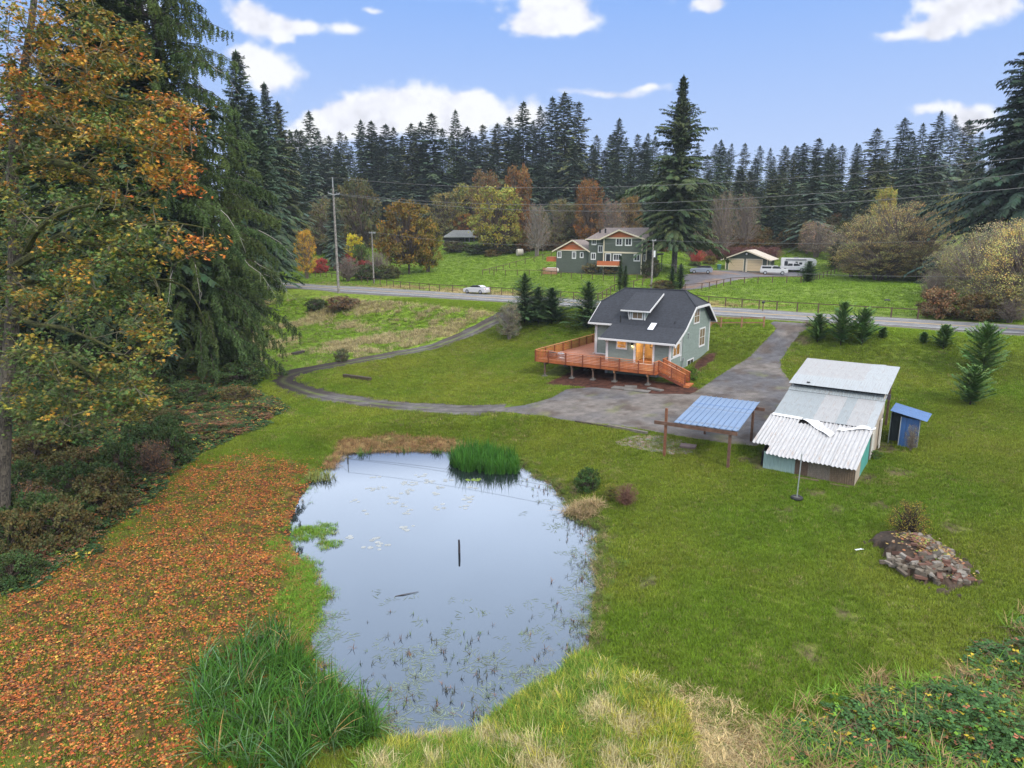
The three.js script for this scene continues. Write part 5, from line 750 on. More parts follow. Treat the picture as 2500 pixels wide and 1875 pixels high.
vehicle('pickup_truck', 'white pickup truck with a dark canopy parked nearest the paddock', 'pickup truck', 1888, 671, -0.3, { ...truck(1.95), tops: [['window', [[-0.3, 1.2], [1.6, 1.18], [0.95, 1.75], [-0.1, 1.8]], 1.62], ['roof', [[-0.3, 1.72], [0.9, 1.72], [0.75, 1.86], [-0.2, 1.88]], 1.5, 'paint'], ['canopy', [[-2.7, 1.22], [-0.4, 1.22], [-0.4, 1.85], [-2.6, 1.85]], 1.75, 'paint'], ['canopy_window', [[-2.45, 1.36], [-0.6, 1.36], [-0.6, 1.74], [-2.4, 1.74]], 1.8]] });
vehicle('pickup_truck', 'white crew cab pickup truck standing in front of the travel trailer', 'pickup truck', 1935, 664, -0.3, { ...truck(1.95), tops: [['window', [[-1.1, 1.2], [1.6, 1.18], [0.9, 1.78], [-0.9, 1.82]], 1.62], ['roof', [[-1.1, 1.74], [0.85, 1.74], [0.7, 1.9], [-0.95, 1.9]], 1.5, 'paint'], ['pillar', [[-0.15, 1.2], [0.0, 1.2], [0.0, 1.8], [-0.15, 1.8]], 1.66, 'paint']] });
{
  const g = Gd(1945, 661), t = thing('travel_trailer', 'tall white travel trailer parked behind the pickup trucks', 'trailer', [g.x, g.y, g.z], -0.32), m = M(0.58, 0.58, 0.58, 0.4), s = 1.08; t.scale.setScalar(0.8);
  const sh = new THREE.Shape(); [[-4, 0.5], [3, 0.5], [3.3, 1.0], [4.4, 1.4], [4.6, 2.4], [4.2, 3.0], [3.4, 3.25], [-3.9, 3.3], [-4.05, 3.1]].forEach(([x, y], i) => i ? sh.lineTo(x * s, y * s) : sh.moveTo(x * s, y * s)); const e = new THREE.ExtrudeGeometry(sh, { depth: 2.3, bevelSize: 0.06, bevelThickness: 0.06, bevelSegments: 2 }); e.translate(0, 0, -1.15); mesh('body', e, m, t);
  for (const [x, y, w, h] of [[-3.5, 1.1, 0.9, 1.6], [-0.6, 1.7, 0.6, 0.9], [0.4, 1.8, 0.8, 0.6], [2.6, 2.2, 1.2, 0.6]]) part('window', one((b) => b.box(x, y, 1.21, x + w, y + h, 1.24)), glassDark, t); part('awning', one((b) => { b.box(-3.2, 3.05, 1.2, 2.2, 3.25, 1.42); b.bar(V(-3.1, 1.0, 1.26), V(-3.1, 3.1, 1.26), 0.06); b.bar(V(2.1, 1.0, 1.26), V(2.1, 3.1, 1.26), 0.06); }), M(0.08, 0.08, 0.10, 0.6), t); part('stripe', one((b) => { b.bar(V(2.5, 0.9, 1.23), V(4.4, 2.3, 1.23), 0.03, 0.16); }), M(0.25, 0.26, 0.30, 0.4), t); part('roof_unit', one((b) => { b.box(-1, 3.55, -0.4, 0.2, 3.85, 0.4); b.box(1.6, 3.52, -0.2, 2, 3.7, 0.2); }), M(0.12, 0.12, 0.13, 0.5), t);
  for (const x of [-0.5, 0.5]) for (const z of [-1.0, 1.0]) { const ty = mesh('wheel', new THREE.CylinderGeometry(0.38, 0.38, 0.24, 18).rotateX(Math.PI / 2), blackMat, t); ty.position.set(x, 0.38, z); }
}
// ------------------------------------------------------------------ conifers
// height 1 unit = 1 m; crown made of real boughs: a stem and flat diamond-shaped sprays along both sides
function coniferGeo(seed, o) {
  const r = rng(seed), g = new G3(), trunk = new G3(), h = o.h, lean = o.lean ?? 0;
  const tp = []; for (let k = 0; k <= 8; k++) tp.push(V(Math.sin(k * 0.7 + seed) * lean * k / 8, h * k / 8, Math.cos(k * 0.9 + seed) * lean * k / 8));
  trunk.tube(tp, tp.map((_, k) => (o.tr ?? h * 0.0085) * (1 - k / 8.6)), o.sides ?? 6);
  const n = o.n, base = o.base ?? 0.08;
  for (let i = 0; i < n; i++) {
    const t = Math.pow((i + r()) / n, o.pow ?? 0.85), y = h * (base + (1 - base) * t) * 0.995, f = 1 - t;
    const Rm = o.R * (o.profile ? o.profile(t) : Math.pow(f, o.pw ?? 0.8) * (0.75 + 0.25 * Math.min(1, t / 0.12)) + 0.015) * (0.62 + 0.7 * noise(i * 0.13 + seed, t * 9)) * r.r(o.rag ?? 0.7, 1.15) * (r() < 0.1 ? 1.25 : 1);
    const az = i * 2.399 + r.r(-0.4, 0.4), ca = Math.cos(az), sa = Math.sin(az), rise = (o.rise ?? 0.15) + (o.riseTop ?? 0.5) * t * t + r.n() * 0.12, droop = (o.droop ?? 0.5) * (1 - 0.6 * t), tw = r.n() * (o.tw ?? 0.25);
    const at = (s) => V(ca * Rm * s, y + Rm * (rise * s - droop * s * s), sa * Rm * s);
    const k = 0.72 + 0.56 * r(), w = r();
    const base_ = o.col ?? [1, 1, 1], c = [base_[0] * k * (0.9 + 0.25 * w), base_[1] * k, base_[2] * k * (1.1 - 0.3 * w)];
    const m = Math.max(o.minM ?? 3, Math.round((o.m ?? 7) * (0.45 + 0.55 * Rm / o.R)));
    const side = V(-sa, 0, ca);
    for (let j = 0; j < m; j++) {
      const s = (j + 0.55 + r() * 0.5) / (m + 0.4), p = at(s), d = at(Math.min(1.05, s + 0.08)).sub(at(s - 0.05)).normalize(), len = (o.spray ?? 0.42) * Rm * (1.08 - 0.72 * s) * r.r(0.7, 1.25) + 0.12 * (o.min ?? 1);
      g.color(c[0] * r.r(0.85, 1.15), c[1] * r.r(0.88, 1.12), c[2] * r.r(0.85, 1.15));
      for (const q of [-1, 1]) { const dir = d.clone().multiplyScalar(0.75).addScaledVector(side, q * 0.8); dir.y += tw * q * r.r(0.4, 1.4) - (o.hang ?? 0.22) * r.r(0.2, 1.7) + r.n() * (o.tw ? 0.3 : 0.08); dir.normalize(); const e = p.clone().addScaledVector(dir, len), wd = dir.clone().cross(V(0, 1, 0)).normalize().multiplyScalar(len * (o.fat ?? 0.2)), mid = p.clone().addScaledVector(dir, len * 0.45); mid.y += len * 0.05; const up = V(0, len * 0.05 * r.n(), 0); g.tri(p, mid.clone().add(wd).add(up), e); g.tri(p, e, mid.clone().sub(wd).sub(up)); }
    }
    g.color(...c); const e0 = at(0.82), e1 = at(1.12), wd = side.clone().multiplyScalar(Math.min(0.16, Rm * 0.03 + 0.02)); g.tri(e0.clone().add(wd), e1, e0.clone().sub(wd));
  }
  for (let j = 0; j < 5; j++) { g.color(...(o.col ?? [1, 1, 1])); const a = j * 1.3, d = V(Math.cos(a), 0.4, Math.sin(a)).multiplyScalar(h * 0.012); g.tri(V(0, h * 0.975, 0).add(d), V(0, h * 1.012, 0), V(0, h * 0.975, 0).sub(d)); }
  return { crown: g.geo(), trunk: trunk.geo() };
}
const barkFir = M(0.11, 0.085, 0.07, 0.95, { map: barkTex }), barkGrey = M(0.19, 0.17, 0.155, 0.95, { map: barkTex });
const needles = (r, g, b) => VC(0.75, { color: new THREE.Color().setRGB(r, g, b), side: THREE.DoubleSide });
const firMats = [needles(0.078, 0.116, 0.060), needles(0.060, 0.098, 0.056), needles(0.102, 0.126, 0.052), needles(0.092, 0.130, 0.092)];
const firProtos = [0, 1, 2, 3, 4, 5].map((k) => { const R = [7.4, 6.2, 8.2, 6.6, 5.8, 7.6][k]; return coniferGeo(100 + k, { h: 40, R, n: 230, m: 8, minM: 6, rag: 0.42, base: [0.1, 0.16, 0.08, 0.22, 0.1, 0.14][k], pw: [0.62, 0.55, 0.72, 0.5, 0.6, 0.58][k], droop: 0.45, rise: 0.1, riseTop: 0.5, fat: 0.27, hang: 0.25, spray: 0.40, lean: 0.3, min: 4.5 }); });
const firFine = [0, 1, 2, 3].map((k) => coniferGeo(140 + k, { h: 40, R: [7, 6, 8, 6.4][k], n: 440, m: 20, minM: 8, rag: 0.38, tw: 0.7, base: [0.08, 0.12, 0.06, 0.16][k], pw: [0.65, 0.55, 0.75, 0.6][k], droop: 0.5, rise: 0.12, riseTop: 0.5, fat: 0.22, hang: 0.4, spray: 0.2, lean: 0.4, min: 3.5 }));
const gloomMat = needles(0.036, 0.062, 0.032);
let firCount = 0;
function fir(pos, h, proto, mat, label, group, wide = 1) {
  const t = thing('fir_tree', label, 'conifer', [pos.x, pos.y - 0.4, pos.z], firCount++ * 1.7, group), near = Math.hypot(pos.x, pos.z) < 200, p = near ? firFine[proto % 4] : firProtos[proto % firProtos.length];
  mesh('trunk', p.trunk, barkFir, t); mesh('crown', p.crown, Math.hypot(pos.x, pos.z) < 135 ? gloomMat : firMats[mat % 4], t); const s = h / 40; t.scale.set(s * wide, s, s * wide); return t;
}
const groundAt = (px, d) => { const q = far(px, 575, d); return V(q.x, H(q.x, q.z), q.z); };
const topFir = (px, py, d, proto, mat, label, group, wide) => { const g = groundAt(px, d), tip = far(px, py, d); return fir(g, tip.y - g.y + 0.4, proto, mat, label, group, wide); };
{
  const r = rng(404), S = 2500 / 2212;
  const GL = 'firs of the forest wall behind the barn', GR = 'firs of the forest wall behind the paddocks', LL = '';
  const ORD = ['first', 'second', 'third', 'fourth', 'fifth', 'sixth', 'seventh', 'eighth', 'ninth', 'tenth', 'eleventh', 'twelfth', 'thirteenth', 'fourteenth', 'fifteenth', 'sixteenth', 'seventeenth', 'eighteenth', 'nineteenth', 'twentieth'], ord = (i) => i < 20 ? ORD[i] : i === 29 ? 'thirtieth' : (i < 30 ? 'twenty ' : 'thirty ') + ORD[i % 10];
  const along = (i, y, list, rest) => { const a = list[i - 1]?.[1] ?? y, b = list[i + 1]?.[1] ?? y; return (y < a && y < b ? 'taller ' : y > a && y > b ? 'shorter ' : 'dark ') + ord(i) + ' ' + rest; };
  // the skyline of the forest wall
  const left = [[655, 288], [683, 250], [700, 290], [722, 300], [745, 292], [768, 320], [790, 268], [812, 270], [830, 300], [842, 277], [858, 283], [876, 300], [895, 275], [915, 272], [938, 255], [960, 285], [988, 248], [1013, 282], [1030, 300], [1045, 278], [1075, 275], [1100, 262], [1118, 290], [1130, 232], [1150, 270], [1165, 240], [1190, 222], [1215, 213], [1245, 232], [1275, 318], [1300, 330], [1330, 265], [1355, 325], [1385, 312]];
  left.forEach(([x, y], i) => topFir(x * S, y * S, r.r(235, 275), i + (i >> 2), i * 3 + (i >> 1), along(i, y, left, 'fir from the cedar along the skyline behind the barn and green house'), null, r.r(0.8, 1.35)));
  const right = [[1545, 308], [1562, 330], [1590, 362], [1620, 345], [1650, 325], [1680, 320], [1700, 335], [1720, 315], [1750, 305], [1775, 330], [1800, 320], [1830, 315], [1850, 340], [1870, 285], [1895, 310], [1925, 264], [1945, 290], [1965, 275], [1985, 300], [2000, 250], [2030, 258], [2060, 268], [2090, 292]];
  right.forEach(([x, y], i) => topFir(x * S, y * S, r.r(205, 250), i + 1 + (i >> 2), i * 3 + 1 + (i >> 1), along(i, y, right, 'fir from the tall shaggy fir along the skyline beyond the garage'), null, r.r(0.8, 1.35)));
  // lower trees filling the wall, and those seen between the tops
  for (let i = 0; i < 46; i++) { const x = lerp(640, 1420, (i + r()) / 46), y = r.r(318, 395); topFir(x * S, y * S, r.r(224, 250), i, i * 2 + 1, 'lower dark fir filling the forest wall behind the autumn trees', 'lower firs filling the forest wall', r.r(0.95, 1.35)); }
  for (let i = 0; i < 44; i++) { const x = lerp(1400, 2230, (i + r()) / 44), y = r.r(342, 425); topFir(x * S, y * S, r.r(180, 225), i + 2, i * 2, 'lower dark fir in the forest wall beyond the garage', 'lower firs beyond the garage', r.r(0.95, 1.35)); }
  for (let i = 0; i < 84; i++) { const x = lerp(620, 2240, (i + r()) / 84), y = x < 1430 ? r.r(288, 335) : r.r(312, 362); topFir(x * S, y * S, r.r(280, 320), i + 3, i, 'distant fir seen deep in the forest wall', 'distant firs deep in the forest'); }
  for (let i = 0; i < 30; i++) { const x = lerp(1400, 2240, (i + r()) / 30), y = r.r(420, 470); topFir(x * S, y * S, r.r(178, 200), i + 2, i * 2 + 1, 'short fir at the foot of the forest wall beyond the garage', 'short firs at the foot of the right forest wall', r.r(1.2, 1.7)); }
  for (let i = 0; i < 26; i++) { const x = lerp(640, 1420, (i + r()) / 26), y = r.r(405, 450); topFir(x * S, y * S, r.r(220, 236), i + 2, i * 2 + 1, 'short fir at the foot of the forest wall behind the barn', 'short firs at the foot of the left forest wall', r.r(1.2, 1.7)); }
  // singles that stand out
  topFir(1750 * S, 352 * S, 172, 2, 3, 'broad blue green spruce with a pointed crown before the right forest wall', null, 1.5);
  topFir(875 * S, 375 * S, 218, 2, 3, 'grey green spruce before the dark forest above the orange maple', null, 1.35);
  topFir(722 * S, 425 * S, 170, 4, 3, 'small pale blue spruce behind the tall utility pole', null, 1.2);
  // dark conifers beside and behind the great cedar
  const side = [[640, 242, 150], [672, 220, 175], [700, 262, 185], [725, 330, 190], [612, 150, 140], [655, 310, 128], [596, 262, 118]]; side.forEach(([x, y, d], i) => topFir(x, y, d, i + 1, i, ['narrow dark fir rising just behind the drooping cedar', 'dark fir with a ragged top, next behind the cedar', 'dark fir at the cedar side of the forest wall', 'shorter fir at the cedar side of the forest wall', 'tallest fir directly behind the drooping cedar', 'dark fir low behind the hanging cedar boughs', 'dark fir showing through the cedar boughs'][i], null, 1.0));
  for (let i = 0; i < 15; i++) { const x = lerp(-260, 440, (i + r() * 0.6) / 15), d = r.r(66, 105), g = groundAt(x, d); fir(g, r.r(26, 44), i, i + 1, 'dark forest fir standing behind the autumn maple', 'dark firs behind the maple', r.r(0.9, 1.3)); }
  for (let i = 0; i < 12; i++) { const x = lerp(-200, 640, (i + r() * 0.6) / 12), d = r.r(84, 118), g = groundAt(x, d); fir(g, r.r(12, 20), i, i + 2, 'young dark fir in the gloom below the forest edge', 'young firs below the forest edge', r.r(1.2, 1.7)); }
}
{ // the tall fir behind the cottage
  const g = Gd(1645, 668), tip = far(1676, 205, scaleAt(g) ? FOCAL / scaleAt(g) : 130), h = tip.y - g.y, p = coniferGeo(7, { h, R: 11.5, tw: 0.6, n: 760, m: 24, base: 0.15, profile: (t) => (t < 0.12 ? 0.7 + 1.9 * t : Math.pow(1 - t, 0.82) * 1.05) * (0.82 + 0.2 * Math.sin(t * 19 + 1) + 0.16 * Math.sin(t * 41)), rag: 0.32, droop: 0.5, rise: 0.28, riseTop: 0.55, fat: 0.26, hang: 0.8, spray: 0.14, tr: 0.62, sides: 10, pow: 0.95, min: 3.2 });
  const t = thing('fir_tree', 'tallest shaggy fir with a thick bare lower trunk between the green house and garage', 'conifer', [g.x, g.y - 0.3, g.z]); mesh('trunk', p.trunk, barkGrey, t); mesh('crown', p.crown, needles(0.060, 0.088, 0.038), t);
  const q = groundAt(2490, 118), tip2 = far(2490, 75, 118), h2 = tip2.y - q.y, p2 = coniferGeo(8, { h: h2, R: 16, tw: 0.6, n: 800, m: 24, base: 0.06, profile: (t) => Math.pow(1 - t, 0.75) * (0.88 + 0.14 * Math.sin(t * 25)), droop: 0.5, rise: 0.2, riseTop: 0.4, fat: 0.26, hang: 0.7, spray: 0.12, tr: 0.7, min: 5 });
  const t2 = thing('fir_tree', 'very tall dark fir at the edge of view beyond the thicket', 'conifer', [q.x, q.y - 0.3, q.z]); mesh('trunk', p2.trunk, barkFir, t2); mesh('crown', p2.crown, needles(0.028, 0.052, 0.036), t2);
}
{ // young firs round the cottage: three and one dense pyramids, and open ones with upswept boughs
  const dense = (seed, h, R) => coniferGeo(seed, { h, R: R * 1.65, tw: 0.5, n: 260, m: 18, base: 0.03, rag: 0.5, profile: (t) => Math.pow(1 - t, 0.78) * (0.8 + 0.2 * Math.min(1, t * 9)) + 0.02, droop: 0.25, rise: 0.45, riseTop: 0.5, fat: 0.2, hang: 0.05, spray: 0.2, min: 0.9, tr: 0.08 });
  const open = (seed, h, R) => coniferGeo(seed, { h, R: R * 1.25, tw: 0.55, n: 120, m: 18, base: 0.06, profile: (t) => Math.pow(1 - t, 0.8) * (0.7 + 0.3 * Math.min(1, t * 5)) + 0.03, rag: 0.5, droop: 0.05, rise: 0.62, riseTop: 0.7, fat: 0.26, hang: 0.05, spray: 0.21, min: 1.3, tr: 0.08 });
  const mk = (px, py, top, wpx, kind, label, seed, col) => { const g = Gd(px, py), s = scaleAt(g), h = (py - top) / s * 1.03, p = kind(seed, h, wpx / 2 / s); const t = thing('young_fir', label, 'conifer', [g.x, g.y - 0.05, g.z]); mesh('trunk', p.trunk, barkFir, t); mesh('crown', p.crown, needles(...col), t); };
  const dk = [0.062, 0.115, 0.042], lt = [0.11, 0.20, 0.055];
  mk(1281, 788, 672, 78, dense, 'young fir nearest the grey shrub, tallest of the trio by the drive', 11, dk); mk(1314, 790, 704, 68, dense, 'young fir in the middle of the trio by the drive', 12, dk); mk(1347, 790, 706, 74, dense, 'young fir nearest the cottage in the trio by the drive', 13, dk); mk(1435, 803, 692, 82, dense, 'dense young fir standing alone beside the cottage roof edge', 14, dk);
  mk(1995, 836, 770, 66, open, 'sparse young fir with upswept boughs closest to the drive mouth', 15, lt); mk(2052, 842, 742, 92, open, 'largest upswept young fir in the row below the road', 16, lt); mk(2104, 842, 758, 84, open, 'upswept young fir at the far end of the row below the road', 17, lt);
  mk(2155, 826, 800, 22, open, 'tiny fir seedling in the lawn below the road', 18, lt); mk(2254, 838, 812, 20, open, 'faint fir seedling in the open lawn below the road', 19, lt); mk(2302, 852, 796, 56, open, 'small upswept fir alone on the lawn below the road', 20, lt);
  mk(2398, 912, 798, 132, open, 'bushy young fir on the far lawn, tallest of the lawn pair', 21, lt); mk(2368, 990, 896, 112, open, 'low spreading young fir before the taller one on the far lawn', 22, lt); mk(1972, 690, 640, 40, dense, 'round dark cedar shrub at the corner of the paddock fence', 23, dk);
  mk(1513, 712, 628, 18, dense, 'slim columnar cypress with a narrow spire before the green house', 24, dk); mk(1526, 712, 650, 16, dense, 'shorter slim cypress next to the narrow spire', 25, dk); mk(1660, 706, 645, 24, dense, 'weeping cypress at the entrance of the asphalt drive', 26, dk); mk(1640, 708, 652, 22, dense, 'dark columnar cypress at the foot of the tall fir', 27, dk);
  mk(2040, 655, 590, 44, dense, 'dark evergreen beside the yellow thicket and trailer', 28, [0.045, 0.06, 0.02]);
}
// ------------------------------------------------------------------ broadleaf trees and shrubs
function broadGeo(seed, o) {
  const r = rng(seed), g = new G3(), wood = new G3(), { h, R } = o, base = o.base ?? 0.25, cy = h * (base + 1) / 2, ry = h * (1 - base) / 2, clumps = [];
  for (let i = 0; i < o.clumps; i++) { const a = r() * 6.283, v = r.r(-0.85, 1), q = Math.pow(r(), 0.4), s = Math.sqrt(Math.max(0, 1 - v * v * 0.9)), rr = R * s * q * (0.85 + 0.3 * noise(a * 1.3 + seed, v * 3)); clumps.push(V(Math.cos(a) * rr, cy + v * ry * (0.6 + 0.4 * q), Math.sin(a) * rr)); }
  const stems = o.stems ?? 1; const heads = []; for (let k = 0; k < stems; k++) { const a = k * 2.4, sx = Math.cos(a) * R * 0.3 * (stems > 1 ? 1 : 0.15), sz = Math.sin(a) * R * 0.3 * (stems > 1 ? 1 : 0.15), top = V(sx, h * 0.62, sz); wood.tube([V(sx * 0.25, -0.2, sz * 0.25), V(sx * 0.6, h * 0.3, sz * 0.6), top], [o.tr ?? h * 0.02, (o.tr ?? h * 0.02) * 0.75, (o.tr ?? h * 0.02) * 0.35], 6); heads.push([V(sx * 0.25, 0, sz * 0.25), top]); }
  const leaf = o.leaf ?? 0.35;
  for (const c of clumps) {
    const [b0, b1] = r.pick(heads), st = b0.clone().lerp(b1, clamp((c.y / h) * 0.9 - 0.12, 0.25, 1)); const mid = st.clone().lerp(c, 0.5); mid.y += 0.05 * h * (r() - 0.3); if (o.twigs !== 0) wood.tube([st, mid, c.clone().lerp(mid, -0.12)], [0.018 * R + 0.02, 0.012 * R + 0.015, 0.012], 4);
    if (o.fine) for (let k = 0; k < o.fine; k++) { const d = V(r.n(), r.n() * 0.6 + 0.5, r.n()).multiplyScalar(R * 0.28); wood.tube([c.clone().addScaledVector(d, -0.2), c.clone().add(d)], [o.fineR ?? 0.02, 0.006], 3); }
    const k = 0.68 + 0.6 * r(), w = r(), c0 = mixc([1.15, 0.95, 0.8], [0.85, 1.05, 1.0], w), cl = [c0[0] * k, c0[1] * k, c0[2] * k], cr = (o.cr ?? 0.26) * R * r.r(0.7, 1.3);
    for (let j = 0; j < o.leaves; j++) { const d = V(r.n(), r.n() * 0.8, r.n()); const p = c.clone().addScaledVector(d, cr * 0.75), u = V(r.n(), r.n(), r.n()).normalize(), v = u.clone().cross(V(r.n(), r.n(), r.n())).normalize(), s = leaf * r.r(0.6, 1.3); g.color(cl[0] * r.r(0.8, 1.2), cl[1] * r.r(0.82, 1.18), cl[2] * r.r(0.8, 1.2)); const a = p.clone().addScaledVector(u, -s * 0.5), b = p.clone().addScaledVector(u, s * 0.5), e = p.clone().addScaledVector(v, s * 0.32), f = p.clone().addScaledVector(v, -s * 0.32); g.tri(a, e, b); g.tri(a, b, f); }
  }
  return { crown: g.geo(), wood: wood.geo() };
}
const leafMat = (r, g, b) => VC(0.75, { color: new THREE.Color().setRGB(r * 1.15, g * 1.15, b * 1.15), side: THREE.DoubleSide });
const twigGrey = M(0.17, 0.135, 0.115, 0.95), twigBrown = M(0.09, 0.065, 0.05, 0.95), birchBark = M(0.20, 0.175, 0.155, 0.9);
const bProto = {
  full: broadGeo(51, { h: 10, R: 5, base: 0.08, clumps: 190, leaves: 50, leaf: 0.36, cr: 0.17, fine: 1 }), full2: broadGeo(52, { h: 10, R: 4.4, base: 0.04, clumps: 180, leaves: 50, leaf: 0.30, cr: 0.18, stems: 4, fine: 1 }),
  airy: broadGeo(53, { h: 10, R: 3.6, base: 0.06, clumps: 190, leaves: 46, leaf: 0.22, cr: 0.2, stems: 5, fine: 2 }), twiggy: broadGeo(54, { h: 10, R: 4.2, base: 0.05, clumps: 170, leaves: 12, leaf: 0.26, cr: 0.26, stems: 5, fine: 5 }),
  thicket: broadGeo(57, { h: 10, R: 4.4, base: 0.0, clumps: 300, leaves: 46, leaf: 0.13, cr: 0.17, stems: 7, fine: 3, fineR: 0.014, tr: 0.1 }),
  bush: broadGeo(55, { h: 10, R: 8, base: 0.0, clumps: 140, leaves: 42, leaf: 0.7, cr: 0.18, stems: 5, tr: 0.12 }), bare: broadGeo(56, { h: 10, R: 4, base: 0.1, clumps: 220, leaves: 3, leaf: 0.2, stems: 5, fine: 7, tr: 0.14 }),
};
let bc = 0;
function broad(kind, name, cat, label, px, py, top, wpx, col, wood = twigBrown, depth, group) {
  const g = depth ? groundAt(px, depth) : Gd(px, py); if (depth) py = 575 + (EYE - g.y) * scaleAt(g) * 0.976;
  const s = scaleAt(g), h = Math.max(0.4, (py - top) / s), w = wpx / s, p = bProto[kind], t = thing(name, label, cat, [g.x, g.y - 0.1, g.z], bc++ * 2.1, group), pw = kind === 'thicket' ? 8.4 : kind === 'bush' ? 16 : kind === 'airy' ? 7.2 : kind === 'full' ? 10 : 8.6;
  mesh('trunk', p.wood, wood, t); mesh('crown', p.crown, leafMat(...col), t); t.scale.set(w / pw, h / 10, w / pw); return t;
}
{
  const S = 2500 / 2212, B = (kind, label, x, bot, top, w, col, wood, name = 'broadleaf_tree', cat = 'tree', d) => broad(kind, name, cat, label, x * S, bot * S, top * S, w * S, col, wood, d);
  const BD = FOCAL / scaleAt(Gd(1132, 592));
  // autumn trees before the forest wall
  B('full', 'big rounded maple turning orange beside the hillside pasture', 883, 592, 438, 128, [0.155, 0.105, 0.022]);
  B('full2', 'smaller golden green tree leaning against the orange maple', 925, 588, 478, 62, [0.16, 0.135, 0.022]);
  B('full2', 'large pale yellow green tree beside the open barn', 1077, 548, 404, 112, [0.24, 0.225, 0.05]);
  B('airy', 'yellow green tree behind the barn roof', 1018, 535, 402, 100, [0.21, 0.20, 0.05], twigBrown, 'broadleaf_tree', 'tree', BD + 14); B('airy', 'tan and olive tree beside the barn, left of its roof', 965, 532, 418, 90, [0.18, 0.165, 0.06], twigBrown, 'broadleaf_tree', 'tree', BD + 12);
  B('airy', 'olive brown tree behind the tall utility pole', 728, 548, 432, 110, [0.125, 0.12, 0.048], twigGrey); B('full2', 'dark olive tree in the forest edge next to the pole', 778, 560, 388, 100, [0.088, 0.085, 0.034]); B('airy', 'brown olive tree at the cedar end of the forest edge', 690, 550, 455, 70, [0.10, 0.085, 0.04]);
  B('full2', 'rust brown tree glowing between the dark firs', 1120, 535, 360, 64, [0.17, 0.085, 0.03], twigBrown, 'broadleaf_tree', 'tree', 185); B('airy', 'brown rounded tree below the skyline firs', 1050, 520, 375, 76, [0.16, 0.10, 0.045], twigBrown, 'broadleaf_tree', 'tree', 195); B('airy', 'orange tree half hidden behind the yellow green tree', 1004, 535, 462, 46, [0.24, 0.10, 0.025], twigBrown, 'broadleaf_tree', 'tree', BD + 10);
  B('airy', 'tall orange brown tree behind the green house roof', 1272, 540, 392, 66, [0.20, 0.095, 0.03], twigBrown, 'broadleaf_tree', 'tree', 172); B('twiggy', 'grey brown bare tree standing between barn and green house', 1160, 540, 440, 60, [0.17, 0.12, 0.08], birchBark, 'broadleaf_tree', 'tree', 170); B('airy', 'olive tree between the barn and the green house', 1205, 540, 432, 62, [0.14, 0.13, 0.06], twigGrey, 'broadleaf_tree', 'tree', 178); B('airy', 'muted olive tree behind the green house gable', 1240, 540, 440, 66, [0.12, 0.115, 0.045], twigGrey, 'broadleaf_tree', 'tree', 180); B('twiggy', 'pinkish brown bare tree behind the green house roof ridge', 1320, 545, 430, 70, [0.20, 0.125, 0.085], twigGrey, 'broadleaf_tree', 'tree', 168); B('airy', 'amber tree beside the trunk of the tall fir', 1358, 545, 425, 60, [0.17, 0.115, 0.04], twigBrown, 'broadleaf_tree', 'tree', 172);
  B('twiggy', 'mossy grey brown tree right behind the tall fir', 1560, 520, 415, 70, [0.13, 0.105, 0.06], twigGrey, 'broadleaf_tree', 'tree', 172); B('twiggy', 'grey brown bare tree beyond the garage', 1610, 520, 420, 60, [0.14, 0.11, 0.07], twigGrey, 'broadleaf_tree', 'tree', 176);
  // left cluster by the road
  B('airy', 'small bright golden tree near the cedar boughs', 664, 602, 498, 46, [0.46, 0.28, 0.03], twigGrey); B('full', 'small bright yellow tree over the red shrubs', 768, 575, 506, 44, [0.48, 0.40, 0.02]); B('full2', 'green shrub beneath the yellow tree', 780, 580, 526, 40, [0.07, 0.12, 0.03], twigBrown, 'shrub', 'shrub');
  B('bush', 'crimson shrub before the golden tree', 690, 590, 558, 44, [0.30, 0.055, 0.05], twigBrown, 'shrub', 'shrub'); B('bush', 'crimson shrub behind the tall utility pole', 742, 582, 548, 60, [0.28, 0.06, 0.055], twigBrown, 'shrub', 'shrub'); B('bush', 'low crimson shrub under the yellow tree', 790, 585, 562, 44, [0.27, 0.055, 0.05], twigBrown, 'shrub', 'shrub');
  B('bare', 'grey brown bare shrub beside the short utility pole', 752, 608, 556, 62, [0.15, 0.12, 0.08], twigGrey, 'shrub', 'shrub'); B('bush', 'dark green bramble mound at the fence by the short pole', 798, 604, 572, 76, [0.055, 0.075, 0.03], twigBrown, 'shrub', 'shrub'); B('bush', 'olive bramble mound trailing from the orange maple', 838, 602, 572, 64, [0.085, 0.09, 0.035], twigGrey, 'shrub', 'shrub'); B('bare', 'pale grey bramble mound beside the orange maple', 818, 600, 545, 60, [0.14, 0.12, 0.075], twigGrey, 'shrub', 'shrub');
  B('bush', 'bramble thicket before the open barn', 985, 545, 521, 60, [0.075, 0.07, 0.035], twigBrown, 'shrub', 'shrub'); B('bush', 'low dark bramble below the barn', 1035, 548, 528, 70, [0.06, 0.075, 0.03], twigBrown, 'shrub', 'shrub'); B('bush', 'dark hedge under the yellow green tree by the barn', 1090, 548, 530, 60, [0.06, 0.06, 0.03], twigBrown, 'shrub', 'shrub');
  for (let i = 0; i < 9; i++) B('bush', 'brown bramble in the hedge line between barn and green house', 1120 + i * 15, 541, 522, 34, [0.11, 0.08, 0.05], twigBrown, 'shrub', 'shrub').userData.group = 'bramble hedge by the green house';
